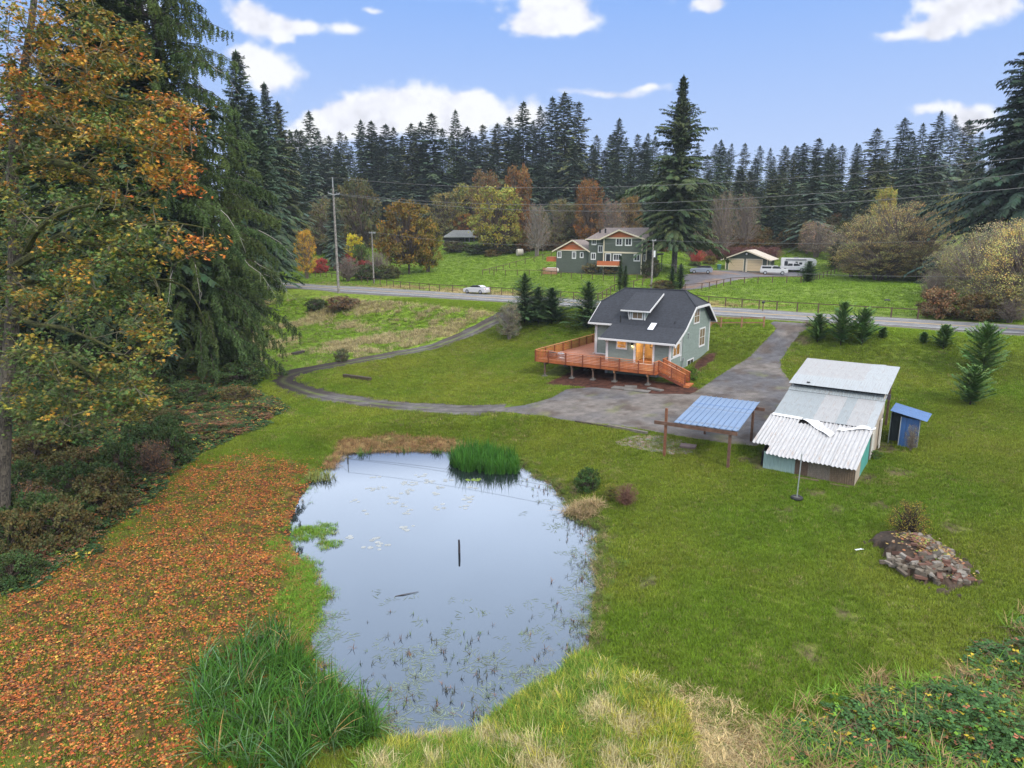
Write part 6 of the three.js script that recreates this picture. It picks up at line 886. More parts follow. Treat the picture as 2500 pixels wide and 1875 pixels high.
  // round the green house and garage
  B('bush', 'dark reddish shrub at the corner of the green house', 1222, 586, 562, 30, [0.075, 0.04, 0.03], twigBrown, 'shrub', 'shrub'); B('bush', 'second dark reddish shrub against the green house wall', 1240, 587, 561, 30, [0.085, 0.045, 0.03], twigBrown, 'shrub', 'shrub'); B('bush', 'brown and cream shrub under the balcony side of the green house', 1280, 590, 566, 48, [0.15, 0.12, 0.055], twigBrown, 'shrub', 'shrub'); B('bush', 'mottled brown shrub directly below the orange balcony', 1322, 592, 575, 44, [0.14, 0.11, 0.05], twigBrown, 'shrub', 'shrub'); B('bush', 'olive hedge behind the cottage roof at the road', 1432, 626, 604, 52, [0.12, 0.095, 0.04], twigBrown, 'shrub', 'shrub'); B('bush', 'dark shrub beside the tall fir trunk', 1405, 600, 560, 44, [0.05, 0.055, 0.025], twigBrown, 'shrub', 'shrub');
  B('bare', 'bright red twigged shrub behind the silver hatchback', 1506, 570, 538, 40, [0.42, 0.05, 0.04], M(0.38, 0.06, 0.045, 0.9), 'shrub', 'shrub'); B('bush', 'orange green shrub beside the red twigged shrub', 1532, 572, 552, 34, [0.15, 0.12, 0.03], twigBrown, 'shrub', 'shrub'); B('bush', 'green clipped shrub by the parked hatchback', 1500, 576, 564, 30, [0.07, 0.10, 0.03], twigBrown, 'shrub', 'shrub');
  for (let i = 0; i < 9; i++) B('bare', 'dull red twigged shrub in the row behind the garage', 1535 + i * 17, 562, 533, 44, [0.16, 0.065, 0.055], M(0.18, 0.075, 0.07, 0.9), 'shrub', 'shrub').userData.group = 'red twigged shrubs behind the garage';
  B('twiggy', 'greyish pink bare tree beside the red shrubs', 1494, 566, 498, 44, [0.20, 0.13, 0.11], twigGrey); 
  // the thicket beyond the paddock
  B('thicket', 'tall tawny yellow tree, highest in the thicket beyond the paddock', 1925, 600, 440, 165, [0.480, 0.378, 0.163], twigGrey); B('thicket', 'tawny tree on the near flank of the thicket highest tree', 1862, 600, 466, 125, [0.432, 0.354, 0.150], twigGrey); B('thicket', 'yellow brown tree on the far flank of the thicket', 1985, 600, 470, 125, [0.432, 0.342, 0.175], twigGrey); B('thicket', 'dark olive lower growth under the tawny thicket', 1895, 606, 520, 170, [0.240, 0.207, 0.069]); B('thicket', 'olive lower growth at the back of the bright paddock', 1990, 608, 530, 150, [0.252, 0.213, 0.075]); B('thicket', 'deep olive growth beside the dark evergreen and trailer', 1838, 598, 530, 60, [0.120, 0.122, 0.037]);
  B('twiggy', 'pinkish grey bare tree behind the travel trailer', 1762, 556, 480, 80, [0.26, 0.18, 0.13], twigGrey); B('twiggy', 'grey bare tree next to the tawny thicket', 1802, 560, 500, 60, [0.22, 0.17, 0.12], twigGrey); B('thicket', 'small yellowish tree above the bare trees by the trailer', 1742, 548, 478, 40, [0.312, 0.244, 0.100], twigGrey);
  B('thicket', 'olive tree in the roadside thicket, middle of the clump', 2110, 660, 500, 160, [0.300, 0.281, 0.125], twigGrey); B('thicket', 'greenish grey tree at the paddock side of the roadside thicket', 2055, 640, 530, 120, [0.312, 0.305, 0.163], twigGrey); B('thicket', 'golden yellow tree at the edge of the roadside thicket', 2195, 690, 476, 180, [0.552, 0.451, 0.163], twigGrey); B('thicket', 'pale tan tree behind the golden roadside tree', 2160, 640, 478, 160, [0.480, 0.403, 0.225], twigGrey); B('thicket', 'green yellow lower growth in the roadside thicket', 2160, 690, 580, 150, [0.264, 0.268, 0.088], twigGrey);
  B('full2', 'yellow tree showing among the firs of the far wall', 1905, 560, 405, 50, [0.30, 0.26, 0.06], twigGrey, 'broadleaf_tree', 'tree', 172); B('airy', 'olive yellow tree low against the firs beyond the thicket', 2050, 560, 420, 70, [0.22, 0.21, 0.07], twigGrey, 'broadleaf_tree', 'tree', 172);
  B('bare', 'pale grey bare shrub at the corner of the paddock', 2012, 655, 588, 62, [0.20, 0.16, 0.12], twigGrey, 'shrub', 'shrub'); B('bush', 'reddish brown bramble mound on the road edge of the thicket', 2030, 688, 622, 96, [0.17, 0.11, 0.06], twigBrown, 'shrub', 'shrub'); B('bush', 'brown olive bramble mound next along the road edge', 2105, 692, 632, 100, [0.12, 0.09, 0.04], twigBrown, 'shrub', 'shrub'); B('bare', 'grey mossy twigs at the end of the roadside thicket', 2180, 698, 640, 80, [0.13, 0.12, 0.06], twigGrey, 'shrub', 'shrub'); B('thicket', 'mottled green hanging branch tree at the edge of view above the road', 2262, 720, 560, 110, [0.204, 0.207, 0.062], twigGrey);
  B('twiggy', 'spiky tan tree at the far rise beyond the thicket', 2200, 560, 470, 60, [0.26, 0.2, 0.12], twigGrey, 'broadleaf_tree', 'tree', 150);
  // near shrubs
  B('airy', 'grey leafless shrub by the mouth of the looping drive', 1100, 733, 655, 58, [0.17, 0.17, 0.115], M(0.20, 0.17, 0.15, 0.9), 'shrub', 'shrub'); B('bush', 'round green shrub beside the deck stairs under the cottage gable', 1493, 822, 790, 34, [0.09, 0.155, 0.025], twigBrown, 'shrub', 'shrub');
  B('bare', 'small brown dead shrub at the corner of the drive mouth', 1745, 705, 690, 26, [0.25, 0.13, 0.10], twigGrey, 'shrub', 'shrub'); B('bush', 'grey green thistle clump in the meadow by the cedar', 738, 780, 752, 34, [0.10, 0.11, 0.06], twigGrey, 'shrub', 'shrub'); B('bush', 'brown bramble hump at the foot of the tall utility pole', 742, 668, 640, 74, [0.15, 0.10, 0.06], twigGrey, 'shrub', 'shrub'); B('bush', 'dark green bramble on the bank under the cedar boughs', 685, 668, 645, 50, [0.05, 0.07, 0.03], twigGrey, 'shrub', 'shrub');
  B('bush', 'dark green leafy weed on the lawn beside the pond', 1268, 1060, 1008, 60, [0.045, 0.085, 0.025], twigBrown, 'shrub', 'shrub'); B('bare', 'reddish brown dock plant on the lawn near the pond', 1352, 1092, 1040, 56, [0.15, 0.075, 0.04], M(0.15, 0.075, 0.05, 0.9), 'shrub', 'shrub'); B('airy', 'thin yellow leaved weed beside the reddish dock plant', 1320, 1078, 1040, 36, [0.16, 0.17, 0.03], twigBrown, 'shrub', 'shrub');
  B('twiggy', 'dry dead shrub with dark stems behind the rubble heap', 1960, 1165, 1072, 84, [0.26, 0.20, 0.04], M(0.045, 0.03, 0.025, 0.9), 'shrub', 'shrub'); B('bush', 'small leafy weed by the shed side wall', 1883, 988, 968, 40, [0.07, 0.12, 0.03], twigBrown, 'shrub', 'shrub'); B('bare', 'pale leaved sapling growing before the blue hut', 1966, 975, 912, 30, [0.45, 0.5, 0.25], twigGrey, 'shrub', 'shrub');
}
{ // the sloping low mounds of bramble along the foot of the far forest read as one mass
  const r = rng(62), list = []; for (let i = 0; i < 260; i++) { const x = lerp(600, 2560, r()), d = x < 1180 ? r.r(219, 236) : r.r(176, 205), g = groundAt(x, d), s = r.r(1.6, 3.2); list.push([place(g.x, g.y - 0.4, g.z, 0, r() * 6, 0, s * 0.16, s * r.r(0.1, 0.2)), r.pick([[1, 1, 1], [1.5, 1.2, 1.1], [0.8, 1, 0.8], [1.8, 1.1, 0.9]])]); }
  tag(copies('forest_undergrowth', bProto.bush.crown, leafMat(0.075, 0.07, 0.03), list), 'tangled undergrowth along the foot of the forest wall', 'undergrowth');
}
// ------------------------------------------------------------------ the drooping cedar
{
  const base = Gd(515, 922), r = rng(2024), t = thing('cedar_tree', 'great drooping cedar with a thick grey trunk where the dirt track turns', 'cedar', [base.x, base.y - 0.3, base.z]);
  const d = FOCAL / scaleAt(base), m = scaleAt(base), topX = (462 - 515) / m, h = 58;
  const trunk = new G3(); const path = [V(0, 0, 0), V(0.0, 2, 0), V(-0.3, 9, 0.2), V(-1.2, 20, 0.1), V(-1.9, 30, 0), V(-2.4, 44, 0), V(-2.6, h, 0)]; trunk.tube(path, [1.15, 0.85, 0.72, 0.58, 0.45, 0.3, 0.05], 14); trunk.tube([path[3], V(-2.4, 26, 0.5), V(-3.1, 34, 0.6), V(-3.5, 50, 0.5)], [0.4, 0.34, 0.3, 0.08], 10); mesh('trunk', trunk.geo(), barkGrey, t);
  // a hanging spray of foliage
  const spray = (seed) => { const q = rng(seed), g = new G3(); for (let k = 0; k < 12; k++) { const y = -k * 0.1, s = (k & 1 ? 1 : -1), L0 = 0.34 * (1 - k / 16) * q.r(0.7, 1.2); const p = V(q.n() * 0.03, y, q.n() * 0.03), e = V(s * L0 * 0.75, y - L0 * 0.75, q.n() * 0.16), w = V(0, 0.075, 0.04 * q.n()); const kk = q.r(0.8, 1.2); g.color(kk * q.r(0.92, 1.1), kk, kk * q.r(0.85, 1.1)); g.tri(p.clone().add(w), e, p.clone().sub(w)); g.tri(p.clone().add(V(0.03, 0, 0.06)), p.clone().lerp(e, 0.6).add(V(0, -0.05, 0.1)), e); } return g.geo(); };
  const list = [[], [], []], wood = new G3(), dead = new G3();
  const R = (y) => y < 6 ? 6.5 + y * 0.55 : y < 16 ? 9.6 : 9.6 * Math.pow(Math.max(0, 1 - (y - 16) / (h - 12)), 0.62) + 0.6;
  const trunkAt = (y) => { for (let k = 1; k < path.length; k++) if (y <= path[k].y) return path[k - 1].clone().lerp(path[k], (y - path[k - 1].y) / (path[k].y - path[k - 1].y)); return path[6].clone(); };
  for (let i = 0; i < 330; i++) {
    const y = 3.2 + (h - 5) * Math.pow((i + r()) / 330, 1.15), az = i * 2.399 + r.n() * 0.4, ca = Math.cos(az), sa = Math.sin(az), Rm = R(y) * r.r(0.55, 1.08), o = trunkAt(y), dr = r.r(0.35, 0.85) * (1 - y / h * 0.75);
    const at = (s) => V(o.x + ca * Rm * s, o.y + Rm * (0.28 * s - dr * s * s) + 0.35 * Math.sin(s * 3) , o.z + sa * Rm * s), kc = r.r(0.7, 1.25), warm = r();
    wood.tube([at(0), at(0.35), at(0.7), at(1)], [0.09, 0.06, 0.035, 0.012], 4);
    const n = Math.round((5 + Rm * 7.0) * lerp(1.05, 0.55, sstep(18, 34, y))); for (let k = 0; k < n; k++) { const s = 0.16 + 0.86 * (k + r()) / n, off = (1.15 - s) * Rm * 0.2, p = at(Math.min(1.02, s)); p.x += -sa * r.n() * off + r.n() * 0.12; p.z += ca * r.n() * off + r.n() * 0.12; p.y += r.n() * 0.12 - Math.abs(r.n()) * 0.2; list[k % 3].push([place(p.x, p.y, p.z, r.n() * 0.25, r() * 6.283, r.n() * 0.3, r.r(0.9, 1.7) * (1.2 - 0.3 * s), r.r(0.5, 1.35), 1.3), [kc * lerp(0.9, 1.35, warm), kc * lerp(0.95, 1.12, warm), kc * 0.95]]); }
    if (r() < 0.16 && y < 34) { const e = at(1); let q = at(0.75); const pts = [q]; for (let k = 1; k < 5; k++) pts.push(V(lerp(q.x, e.x, k * 0.4) + r.n() * 0.25, lerp(q.y, e.y, k * 0.25) - k * k * 0.14, lerp(q.z, e.z, k * 0.4) + r.n() * 0.25)); dead.tube(pts, [0.035, 0.03, 0.022, 0.015, 0.006], 4); for (let k = 1; k < 4; k++) dead.tube([pts[k], pts[k].clone().add(V(r.n() * 0.8, -r.r(0.3, 1.4), r.n() * 0.8))], [0.014, 0.005], 3); }
  }
  part('limb', wood, barkFir, t); part('dead_branch', dead, M(0.32, 0.30, 0.27, 0.9), t);
  list.forEach((l, i) => copies('foliage', spray(70 + i), needles(0.056, 0.094, 0.030), l, t));
}
// ------------------------------------------------------------------ the bigleaf maple
function mapleLeaf(seed, flat) {
  const q = rng(seed), g = new G3(), tips = [[-90, 0.35], [-62, 0.52], [-42, 0.30], [-30, 0.95], [-12, 0.5], [0, 1.1], [12, 0.5], [30, 0.95], [42, 0.3], [62, 0.52], [90, 0.35], [180, 0.12]]; const c = V(0, 0.0, 0), pt = tips.map(([a, l]) => { const t = a * Math.PI / 180, k = l * 0.5 * q.r(0.88, 1.1); return V(Math.sin(t) * k, (flat ? 0.12 : 0.07) * (q() - 0.25) + (flat ? 0.05 * Math.abs(Math.sin(t)) : 0), Math.cos(t) * k); });
  for (let i = 0; i < pt.length; i++) g.tri(c, pt[i], pt[(i + 1) % pt.length]); return g.geo();
}
{
  const base = Gd(6, 1335), D = FOCAL / scaleAt(base), r = rng(888), t = thing('maple_tree', 'huge mossy maple in orange and green autumn leaf overhanging the fallen leaves', 'maple', [base.x, base.y - 0.3, base.z]);
  const P = (px, py, dd = 0) => far(px, py, D + dd).sub(t.position);
  const wood = [], moss = M(0.11, 0.115, 0.022, 0.95, { map: barkTex }), bark = M(0.13, 0.11, 0.085, 0.95, { map: barkTex });
  const trunk = new G3(); const smooth = (pts, rad, k = 4) => { const c = new THREE.CatmullRomCurve3(pts), n = pts.length * k; const out = [], rr = []; for (let i = 0; i <= n; i++) { const u = i / n, f = u * (rad.length - 1), j = Math.min(rad.length - 2, Math.floor(f)); out.push(c.getPoint(u)); rr.push(lerp(rad[j], rad[j + 1], f - j)); } return [out, rr]; };
  trunk.tube(...smooth([P(4, 1345), P(6, 1180), P(14, 980), P(30, 780), P(36, 600), P(30, 430), P(50, 230), P(80, 30), P(95, -160)], [0.42, 0.36, 0.33, 0.34, 0.3, 0.27, 0.22, 0.16, 0.08]), 12);
  trunk.tube(...smooth([P(-60, 1330, 1), P(-30, 1100, 1), P(-10, 900, 0.5), P(10, 760, 0.2)], [0.35, 0.3, 0.26, 0.2]), 10); mesh('trunk', trunk.geo(), bark, t);
  const limbs = [
    [[P(30, 660), P(70, 630, -1), P(110, 610, -1.5), P(150, 575, -2), P(190, 590, -2.2), P(250, 596, -2.4), P(290, 618, -2.5), P(348, 654, -2.2), P(378, 680, -2), P(430, 682, -1.6)], [0.26, 0.24, 0.21, 0.18, 0.16, 0.14, 0.12, 0.1, 0.07, 0.02]],
    [[P(0, 470, 0.5), P(32, 424, 0), P(80, 402, -0.8), P(130, 396, -1.4), P(190, 411, -2), P(240, 437, -2.2), P(285, 468, -2.4), P(330, 520, -2.2), P(345, 570, -2)], [0.26, 0.24, 0.22, 0.2, 0.17, 0.14, 0.11, 0.08, 0.03]],
    [[P(38, 420), P(60, 350, 1), P(85, 240, 1.5), P(110, 180, 1.5), P(170, 160, 1.2), P(240, 130, 1), P(300, 105, 1)], [0.2, 0.17, 0.14, 0.11, 0.08, 0.06, 0.02]],
    [[P(60, 250, 0), P(110, 215, -1), P(150, 225, -1.5), P(200, 205, -2), P(270, 240, -2.4), P(340, 250, -2.6), P(400, 235, -2.8)], [0.17, 0.15, 0.13, 0.1, 0.07, 0.05, 0.02]],
    [[P(15, 860), P(60, 860, -1), P(115, 865, -2), P(180, 885, -2.6), P(240, 930, -3), P(280, 960, -3)], [0.2, 0.18, 0.15, 0.11, 0.07, 0.02]],
    [[P(40, 690), P(90, 690, 1), P(140, 715, 1.5), P(200, 745, 2), P(260, 790, 2), P(320, 830, 2.2)], [0.18, 0.15, 0.12, 0.09, 0.06, 0.02]],
    [[P(348, 654, -2.2), P(385, 700, -2.4), P(392, 760, -2.4), P(405, 810, -2.5), P(430, 840, -2.6)], [0.09, 0.07, 0.06, 0.04, 0.015]],
    [[P(380, 680, -2), P(450, 700, -1), P(480, 740, -0.6), P(500, 790, -0.4)], [0.06, 0.05, 0.035, 0.012]],
    [[P(60, 330, -0.5), P(140, 310, -2), P(220, 330, -3), P(300, 340, -3.5), P(380, 370, -3.6), P(470, 385, -3.4)], [0.16, 0.14, 0.1, 0.07, 0.05, 0.02]],
    [[P(190, 590, -2.2), P(280, 540, -3), P(350, 550, -3.4), P(430, 545, -3.4), P(520, 560, -3.2)], [0.12, 0.09, 0.07, 0.04, 0.015]],
    [[P(130, 880, -2.2), P(150, 940, -2.8), P(172, 1000, -3), P(178, 1060, -3)], [0.1, 0.08, 0.06, 0.02]], [[P(60, 620, -1), P(95, 560, -2.4), P(150, 520, -3.4), P(230, 500, -4), P(300, 505, -4.2)], [0.17, 0.14, 0.11, 0.07, 0.02]],
    [[P(70, 130), P(140, 60, 0.6), P(220, 20, 1), P(290, 40, 1.2), P(330, 70, 1.4)], [0.13, 0.1, 0.07, 0.04, 0.015]], [[P(30, 760), P(80, 790, -1.6), P(150, 800, -2.8), P(230, 830, -3.4), P(330, 880, -3.6)], [0.16, 0.13, 0.1, 0.07, 0.02]],
  ];
  const nodes = []; const lw = new G3(); for (const [pts, rad] of limbs) { const [a, b] = smooth(pts, rad, 3); lw.tube(a, b, 7); a.forEach((p, i) => { if (i > 3) nodes.push([p, b[i]]); }); }
  part('limb', lw, moss, t);
  // crown: twigs reach from the limbs into the crown's volume, leaves hang from them
  const vols = [[150, 130, 0, 215, 190, 4.8], [290, 170, -1.2, 120, 95, 3], [330, 330, -2, 120, 80, 3], [200, 330, -1.4, 190, 110, 4], [150, 520, -1.6, 190, 110, 4], [350, 440, -2.4, 150, 55, 2.6], [440, 410, -2.6, 70, 35, 1.6], [330, 590, -2.4, 130, 80, 2.6], [470, 600, -2.2, 90, 30, 1.4], [170, 720, -1.8, 170, 80, 3.4], [310, 770, -2.4, 110, 90, 2.6], [150, 890, -2, 160, 85, 3], [290, 930, -2.8, 95, 75, 2.2], [60, 1000, -1, 100, 70, 2], [210, 1010, -2, 150, 70, 2], [340, 960, -2.4, 70, 90, 1.6], [430, 300, -2.2, 90, 70, 2.2], [250, 640, -2.4, 160, 60, 2.6], [380, 820, -2.8, 60, 60, 1.4], [60, 300, 0, 120, 200, 3.5], [30, 650, 0.5, 90, 200, 3]];
  const tw = new G3(), leaves = [[], [], []], totals = vols.map(([, , , a, b]) => a * b), sum = totals.reduce((x, y) => x + y);
  vols.forEach(([px, py, dd, a, b, c], vi) => {
    const n = Math.round(1150 * totals[vi] / sum * (py > 620 ? 1.15 : 1));
    for (let i = 0; i < n; i++) {
      let x, y, z; do { x = r.r(-1, 1); y = r.r(-1, 1); z = r.r(-1, 1); } while (x * x + y * y + z * z > 1);
      const p = P(px + x * a, py + y * b, dd + z * c); if (p.y + t.position.y < H(p.x + t.position.x, p.z + t.position.z) + 1.2) continue;
      let best = null, bd = 1e9; for (const nd of nodes) { const q = nd[0].distanceToSquared(p) + (nd[0].y > p.y ? 1 : 0); if (q < bd) { bd = q; best = nd; } }
      const dist = Math.sqrt(bd), mid = best[0].clone().lerp(p, 0.5); mid.y += dist * 0.12 * r.n() + 0.1 * dist; mid.x += r.n() * dist * 0.12; mid.z += r.n() * dist * 0.12;
      tw.tube([best[0], mid, p], [Math.min(best[1] * 0.6, 0.012 + dist * 0.013), 0.008 + dist * 0.007, 0.006], 4); if (dist > 0.8 && r() < 0.6) nodes.push([mid, 0.02]);
      const tip = sstep(240, 520, px + x * a), high = sstep(900, 250, py + y * b), hue = r() * 0.62 - 0.06 + (tip * 0.38 + high * 0.26) * 0.8 + (fbm(px * 0.01 + x * 3, py * 0.01 + y * 3, 2) - 0.5) * 0.5;
      const kk = r.r(0.55, 1.2), m = 19 + Math.floor(r() * 15); for (let k = 0; k < m; k++) { const q = p.clone().add(V(r.n() * 0.62, r.n() * 0.36, r.n() * 0.62)); if (k % 3 === 0) q.lerp(mid, r() * 0.6); const v = hue + r.n() * 0.16; const col = v > 0.82 ? [r.r(0.5, 0.68), r.r(0.13, 0.2), 0.015] : v > 0.58 ? [r.r(0.46, 0.58), r.r(0.23, 0.31), 0.025] : v > 0.40 ? [r.r(0.24, 0.34), r.r(0.22, 0.28), 0.02] : [r.r(0.06, 0.12), r.r(0.11, 0.18), 0.02]; leaves[k % 3].push([place(q.x, q.y, q.z, r.n() * 0.9 + 0.35, r() * 6.283, r.n() * 0.7, r.r(0.26, 0.46)), col.map((q) => q * kk)]); }
    }
  });
  part('twig', tw, M(0.14, 0.125, 0.085, 0.95), t);
  const lm = new THREE.MeshPhysicalMaterial({ color: 0xffffff, roughness: 0.7, transmission: 0.18, thickness: 0, side: THREE.DoubleSide });
  leaves.forEach((l, i) => copies('leaf', mapleLeaf(300 + i, false), lm, l, t));
}
// ------------------------------------------------------------------ ground plants
const blade = (g, x, z, h, w, lean, az, bend, segs = 2) => { let p0 = null, p1 = null; const ca = Math.cos(az), sa = Math.sin(az); for (let k = 0; k <= segs; k++) { const s = k / segs, y = h * (s - bend * s * s * 0.5), o = lean * h * s + bend * h * s * s * 0.75, ww = w * (1 - s * s) * 0.5; const c = V(x + ca * o, y, z + sa * o), a = c.clone().add(V(-sa * ww, 0, ca * ww)), b = c.clone().add(V(sa * ww, 0, -ca * ww)); if (p0) { if (k === segs) g.tri(p0, p1, c); else { g.tri(p0, p1, b); g.tri(p0, b, a); } } p0 = a; p1 = b; } };
const tuft = (seed, n, rad, h, w, bend, segs = 2, lean = 0.35) => { const r = rng(seed), g = new G3(); for (let i = 0; i < n; i++) { const a = r() * 6.283, d = Math.sqrt(r()) * rad, k = r.r(0.65, 1.2); g.color(k * r.r(0.9, 1.1), k, k * r.r(0.85, 1.15)); blade(g, Math.cos(a) * d, Math.sin(a) * d, h * r.r(0.55, 1.15), w * r.r(0.7, 1.3), lean * r(), r() * 6.283, bend * r(), segs); } return g.geo(); };
const grassMat = VC(0.8, { side: THREE.DoubleSide });
function scatter(name, geos, mat, n, box, test, make, label, cat, seed) {
  const r = rng(seed), lists = geos.map(() => []); let k = 0;
  for (let i = 0; i < n; i++) { const x = r.r(box[0], box[1]), z = r.r(box[2], box[3]); if (!test(x, z, r)) continue; const m = make(x, z, r); if (m) lists[k++ % geos.length].push(m); }
  if (geos.length === 1) return tag(copies(name, geos[0], mat, lists[0]), label, cat);
  const t = thing(name, label, cat); t.userData.kind = 'stuff'; lists.forEach((l, i) => l.length && copies(name.split('_').pop() === name ? name : name.split('_').pop(), geos[i], mat, l, t)); return t;
}
const inView = (x, z, pad = 3) => { const d = -z; return d > 14 && Math.abs(x) < d * 0.80 + pad; };
const onHard = (x, z) => sdf(PAD, x, z) < 0.05 || lineDist(LOOP, x, z) < 1.0 + 0.5 * noise(x * 1.2, z * 1.2) || inHouse(x, z) || inShed(x, z);
const inHouse = (x, z) => { const dx = x - HX, dz = z - HZ, u = dx * Math.cos(HYAW) + dz * Math.sin(HYAW), w = dx * Math.sin(HYAW) - dz * Math.cos(HYAW); return (u > -3 && u < 7 && w > -0.1 && w < 12.2) || (u > -6.6 && u < 6.6 && w > -3.0 && w < 3) || (u > 6.5 && u < 9.7 && w > -2.7 && w < -1); };
const SH = Gd(2085.5, 1187); const inShed = (x, z) => { const dx = x - SH.x, dz = z - SH.z, c = Math.cos(0.64), s = Math.sin(0.64), u = dx * c + dz * s, w = dx * s - dz * c; return u > -5.9 && u < 0.15 && w > -0.15 && w < 9.2; };
const lawnTest = (x, z, r) => { if (!inView(x, z)) return false; const s = acrossOf(x, z); if (s < 5.8) return false; if (onHard(x, z)) return false; if (sdf(POND, x, z) < 0.5) return false; if (bare(x, z) > 0.3 && r() < 0.85) return false; if (sdf(Z_WOOD, x, z) < 0) return false; if (noisyIn(Z_LEAF, x, z, 1.6) < 0.8 && r() < 0.8) return false; if (sdf(Z_MULCH, x, z) < 0 || sdf(Z_MULCH2, x, z) < 0) return false; if (sdf(Z_MEADOW, x, z) < 0.5) return false; if (noisyIn(Z_YELLOW, x, z, 0.6) < 0 || noisyIn(Z_STRAW, x, z, 0.9) < 0) return false; if (sdf(Z_BRAMBLE, x, z) < 0 && r() < 0.7) return false; if (sdf(Z_STRAWBANK, x, z) < 0) return false; return true; };
const lawnCol = (x, z, r) => { const n = fbm(x * 0.16, z * 0.16, 3), k = r.r(0.75, 1.3) * (0.85 + 0.35 * fbm(x * 0.7, z * 0.7, 2)); const c = mixc([0.120, 0.196, 0.013], [0.188, 0.224, 0.024], clamp((n - 0.28) * 2.1)); if (r() < 0.03 + 0.12 * sstep(0.62, 0.72, fbm(x * 0.3 + 90, z * 0.3, 3))) return [0.26 * k, 0.22 * k, 0.09 * k]; return [c[0] * k, c[1] * k, c[2] * k]; };
scatter('lawn_grass', [tuft(1, 16, 0.16, 0.17, 0.016, 0.6), tuft(2, 16, 0.17, 0.16, 0.016, 0.7), tuft(3, 14, 0.16, 0.19, 0.015, 0.5)], grassMat, 225000, [-24, 47, -56, -17], lawnTest, (x, z, r) => { const y = H(x, z); return [place(x, y - 0.01, z, r.n() * 0.1, r() * 6.283, r.n() * 0.1, r.r(0.75, 1.35), r.r(0.6, 1.25)), lawnCol(x, z, r)]; }, 'mown green lawn round the pond and shed', 'grass', 71);
scatter('yard_grass', [tuft(4, 18, 0.26, 0.2, 0.024, 0.6), tuft(5, 18, 0.28, 0.19, 0.024, 0.7)], grassMat, 170000, [-40, 66, -112, -50], (x, z, r) => z < -54 + r() * 4 && lawnTest(x, z, r), (x, z, r) => { const y = H(x, z), b = sstep(13, 7, acrossOf(x, z)), c = lawnCol(x, z, r); return [place(x, y - 0.01, z, r.n() * 0.1, r() * 6.283, r.n() * 0.1, r.r(0.8, 1.5), r.r(0.55, 1.2)), mixc(c, [0.20, 0.31, 0.022], b * 0.75)]; }, 'green grass round the cottage up to the road', 'grass', 72);
scatter('meadow_grass', [tuft(6, 22, 0.3, 0.55, 0.03, 0.9, 3, 0.5), tuft(7, 20, 0.34, 0.5, 0.03, 1.1, 3, 0.6)], grassMat, 26000, [-60, 4, -128, -70], (x, z) => { const s = acrossOf(x, z); return s > 6.5 && sdf(Z_MEADOW, x, z) < 0 && lineDist(LOOP, x, z) > 2; }, (x, z, r) => { const n = fbm(x * 0.22 + 3, z * 0.3, 4), k = r.r(0.75, 1.25), straw = n > 0.52 + r.n() * 0.09; return [place(x, H(x, z) - 0.03, z, 0, r() * 6.283, 0, r.r(0.8, 1.5), straw ? r.r(0.6, 1.5) : r.r(0.3, 0.7)), (straw ? [0.42 * k, 0.36 * k, 0.19 * k] : r() < 0.2 ? [0.2 * k, 0.17 * k, 0.09 * k] : [0.19 * k, 0.33 * k, 0.022 * k])]; }, 'rough meadow of green and straw coloured grass inside the loop of the track', 'grass', 73);
scatter('pasture_grass', [tuft(8, 20, 0.5, 0.32, 0.05, 0.8, 2, 0.5)], grassMat, 70000, [-70, 110, -240, -70], (x, z, r) => { const s = acrossOf(x, z); return s < -7.5 && s > -95 && inView(x, z, 6) && sdf(ASPHALT, x, z) > 0.2; }, (x, z, r) => { const p = paddock(x, z), st = r() < p * sstep(0.35, 0.6, fbm(x * 0.1, z * 0.2, 3)), k = r.r(0.7, 1.3); return [place(x, H(x, z) - 0.05, z, 0, r() * 6.283, 0, r.r(0.7, 1.5), r.r(0.5, 1.2)), st ? [0.36 * k, 0.28 * k, 0.13 * k] : [0.16 * k, 0.27 * k, 0.022 * k]]; }, 'bright green pasture grass beyond the road', 'grass', 74);
scatter('verge_grass', [tuft(9, 18, 0.35, 0.45, 0.035, 0.8, 2, 0.5)], grassMat, 9000, [-70, 70, -160, -60], (x, z) => { const s = acrossOf(x, z), q = alongOf(x, z); return s < -5.6 && s > -9.5 && q < 34; }, (x, z, r) => { const k = r.r(0.6, 1.3), g = r() < 0.35; return [place(x, H(x, z) - 0.05, z, 0, r() * 6.283, 0, r.r(0.7, 1.4), r.r(0.5, 1.3)), g ? [0.11 * k, 0.17 * k, 0.03 * k] : [0.27 * k, 0.21 * k, 0.12 * k]]; }, 'dry grass and weeds along the pasture fence by the road', 'grass', 75);
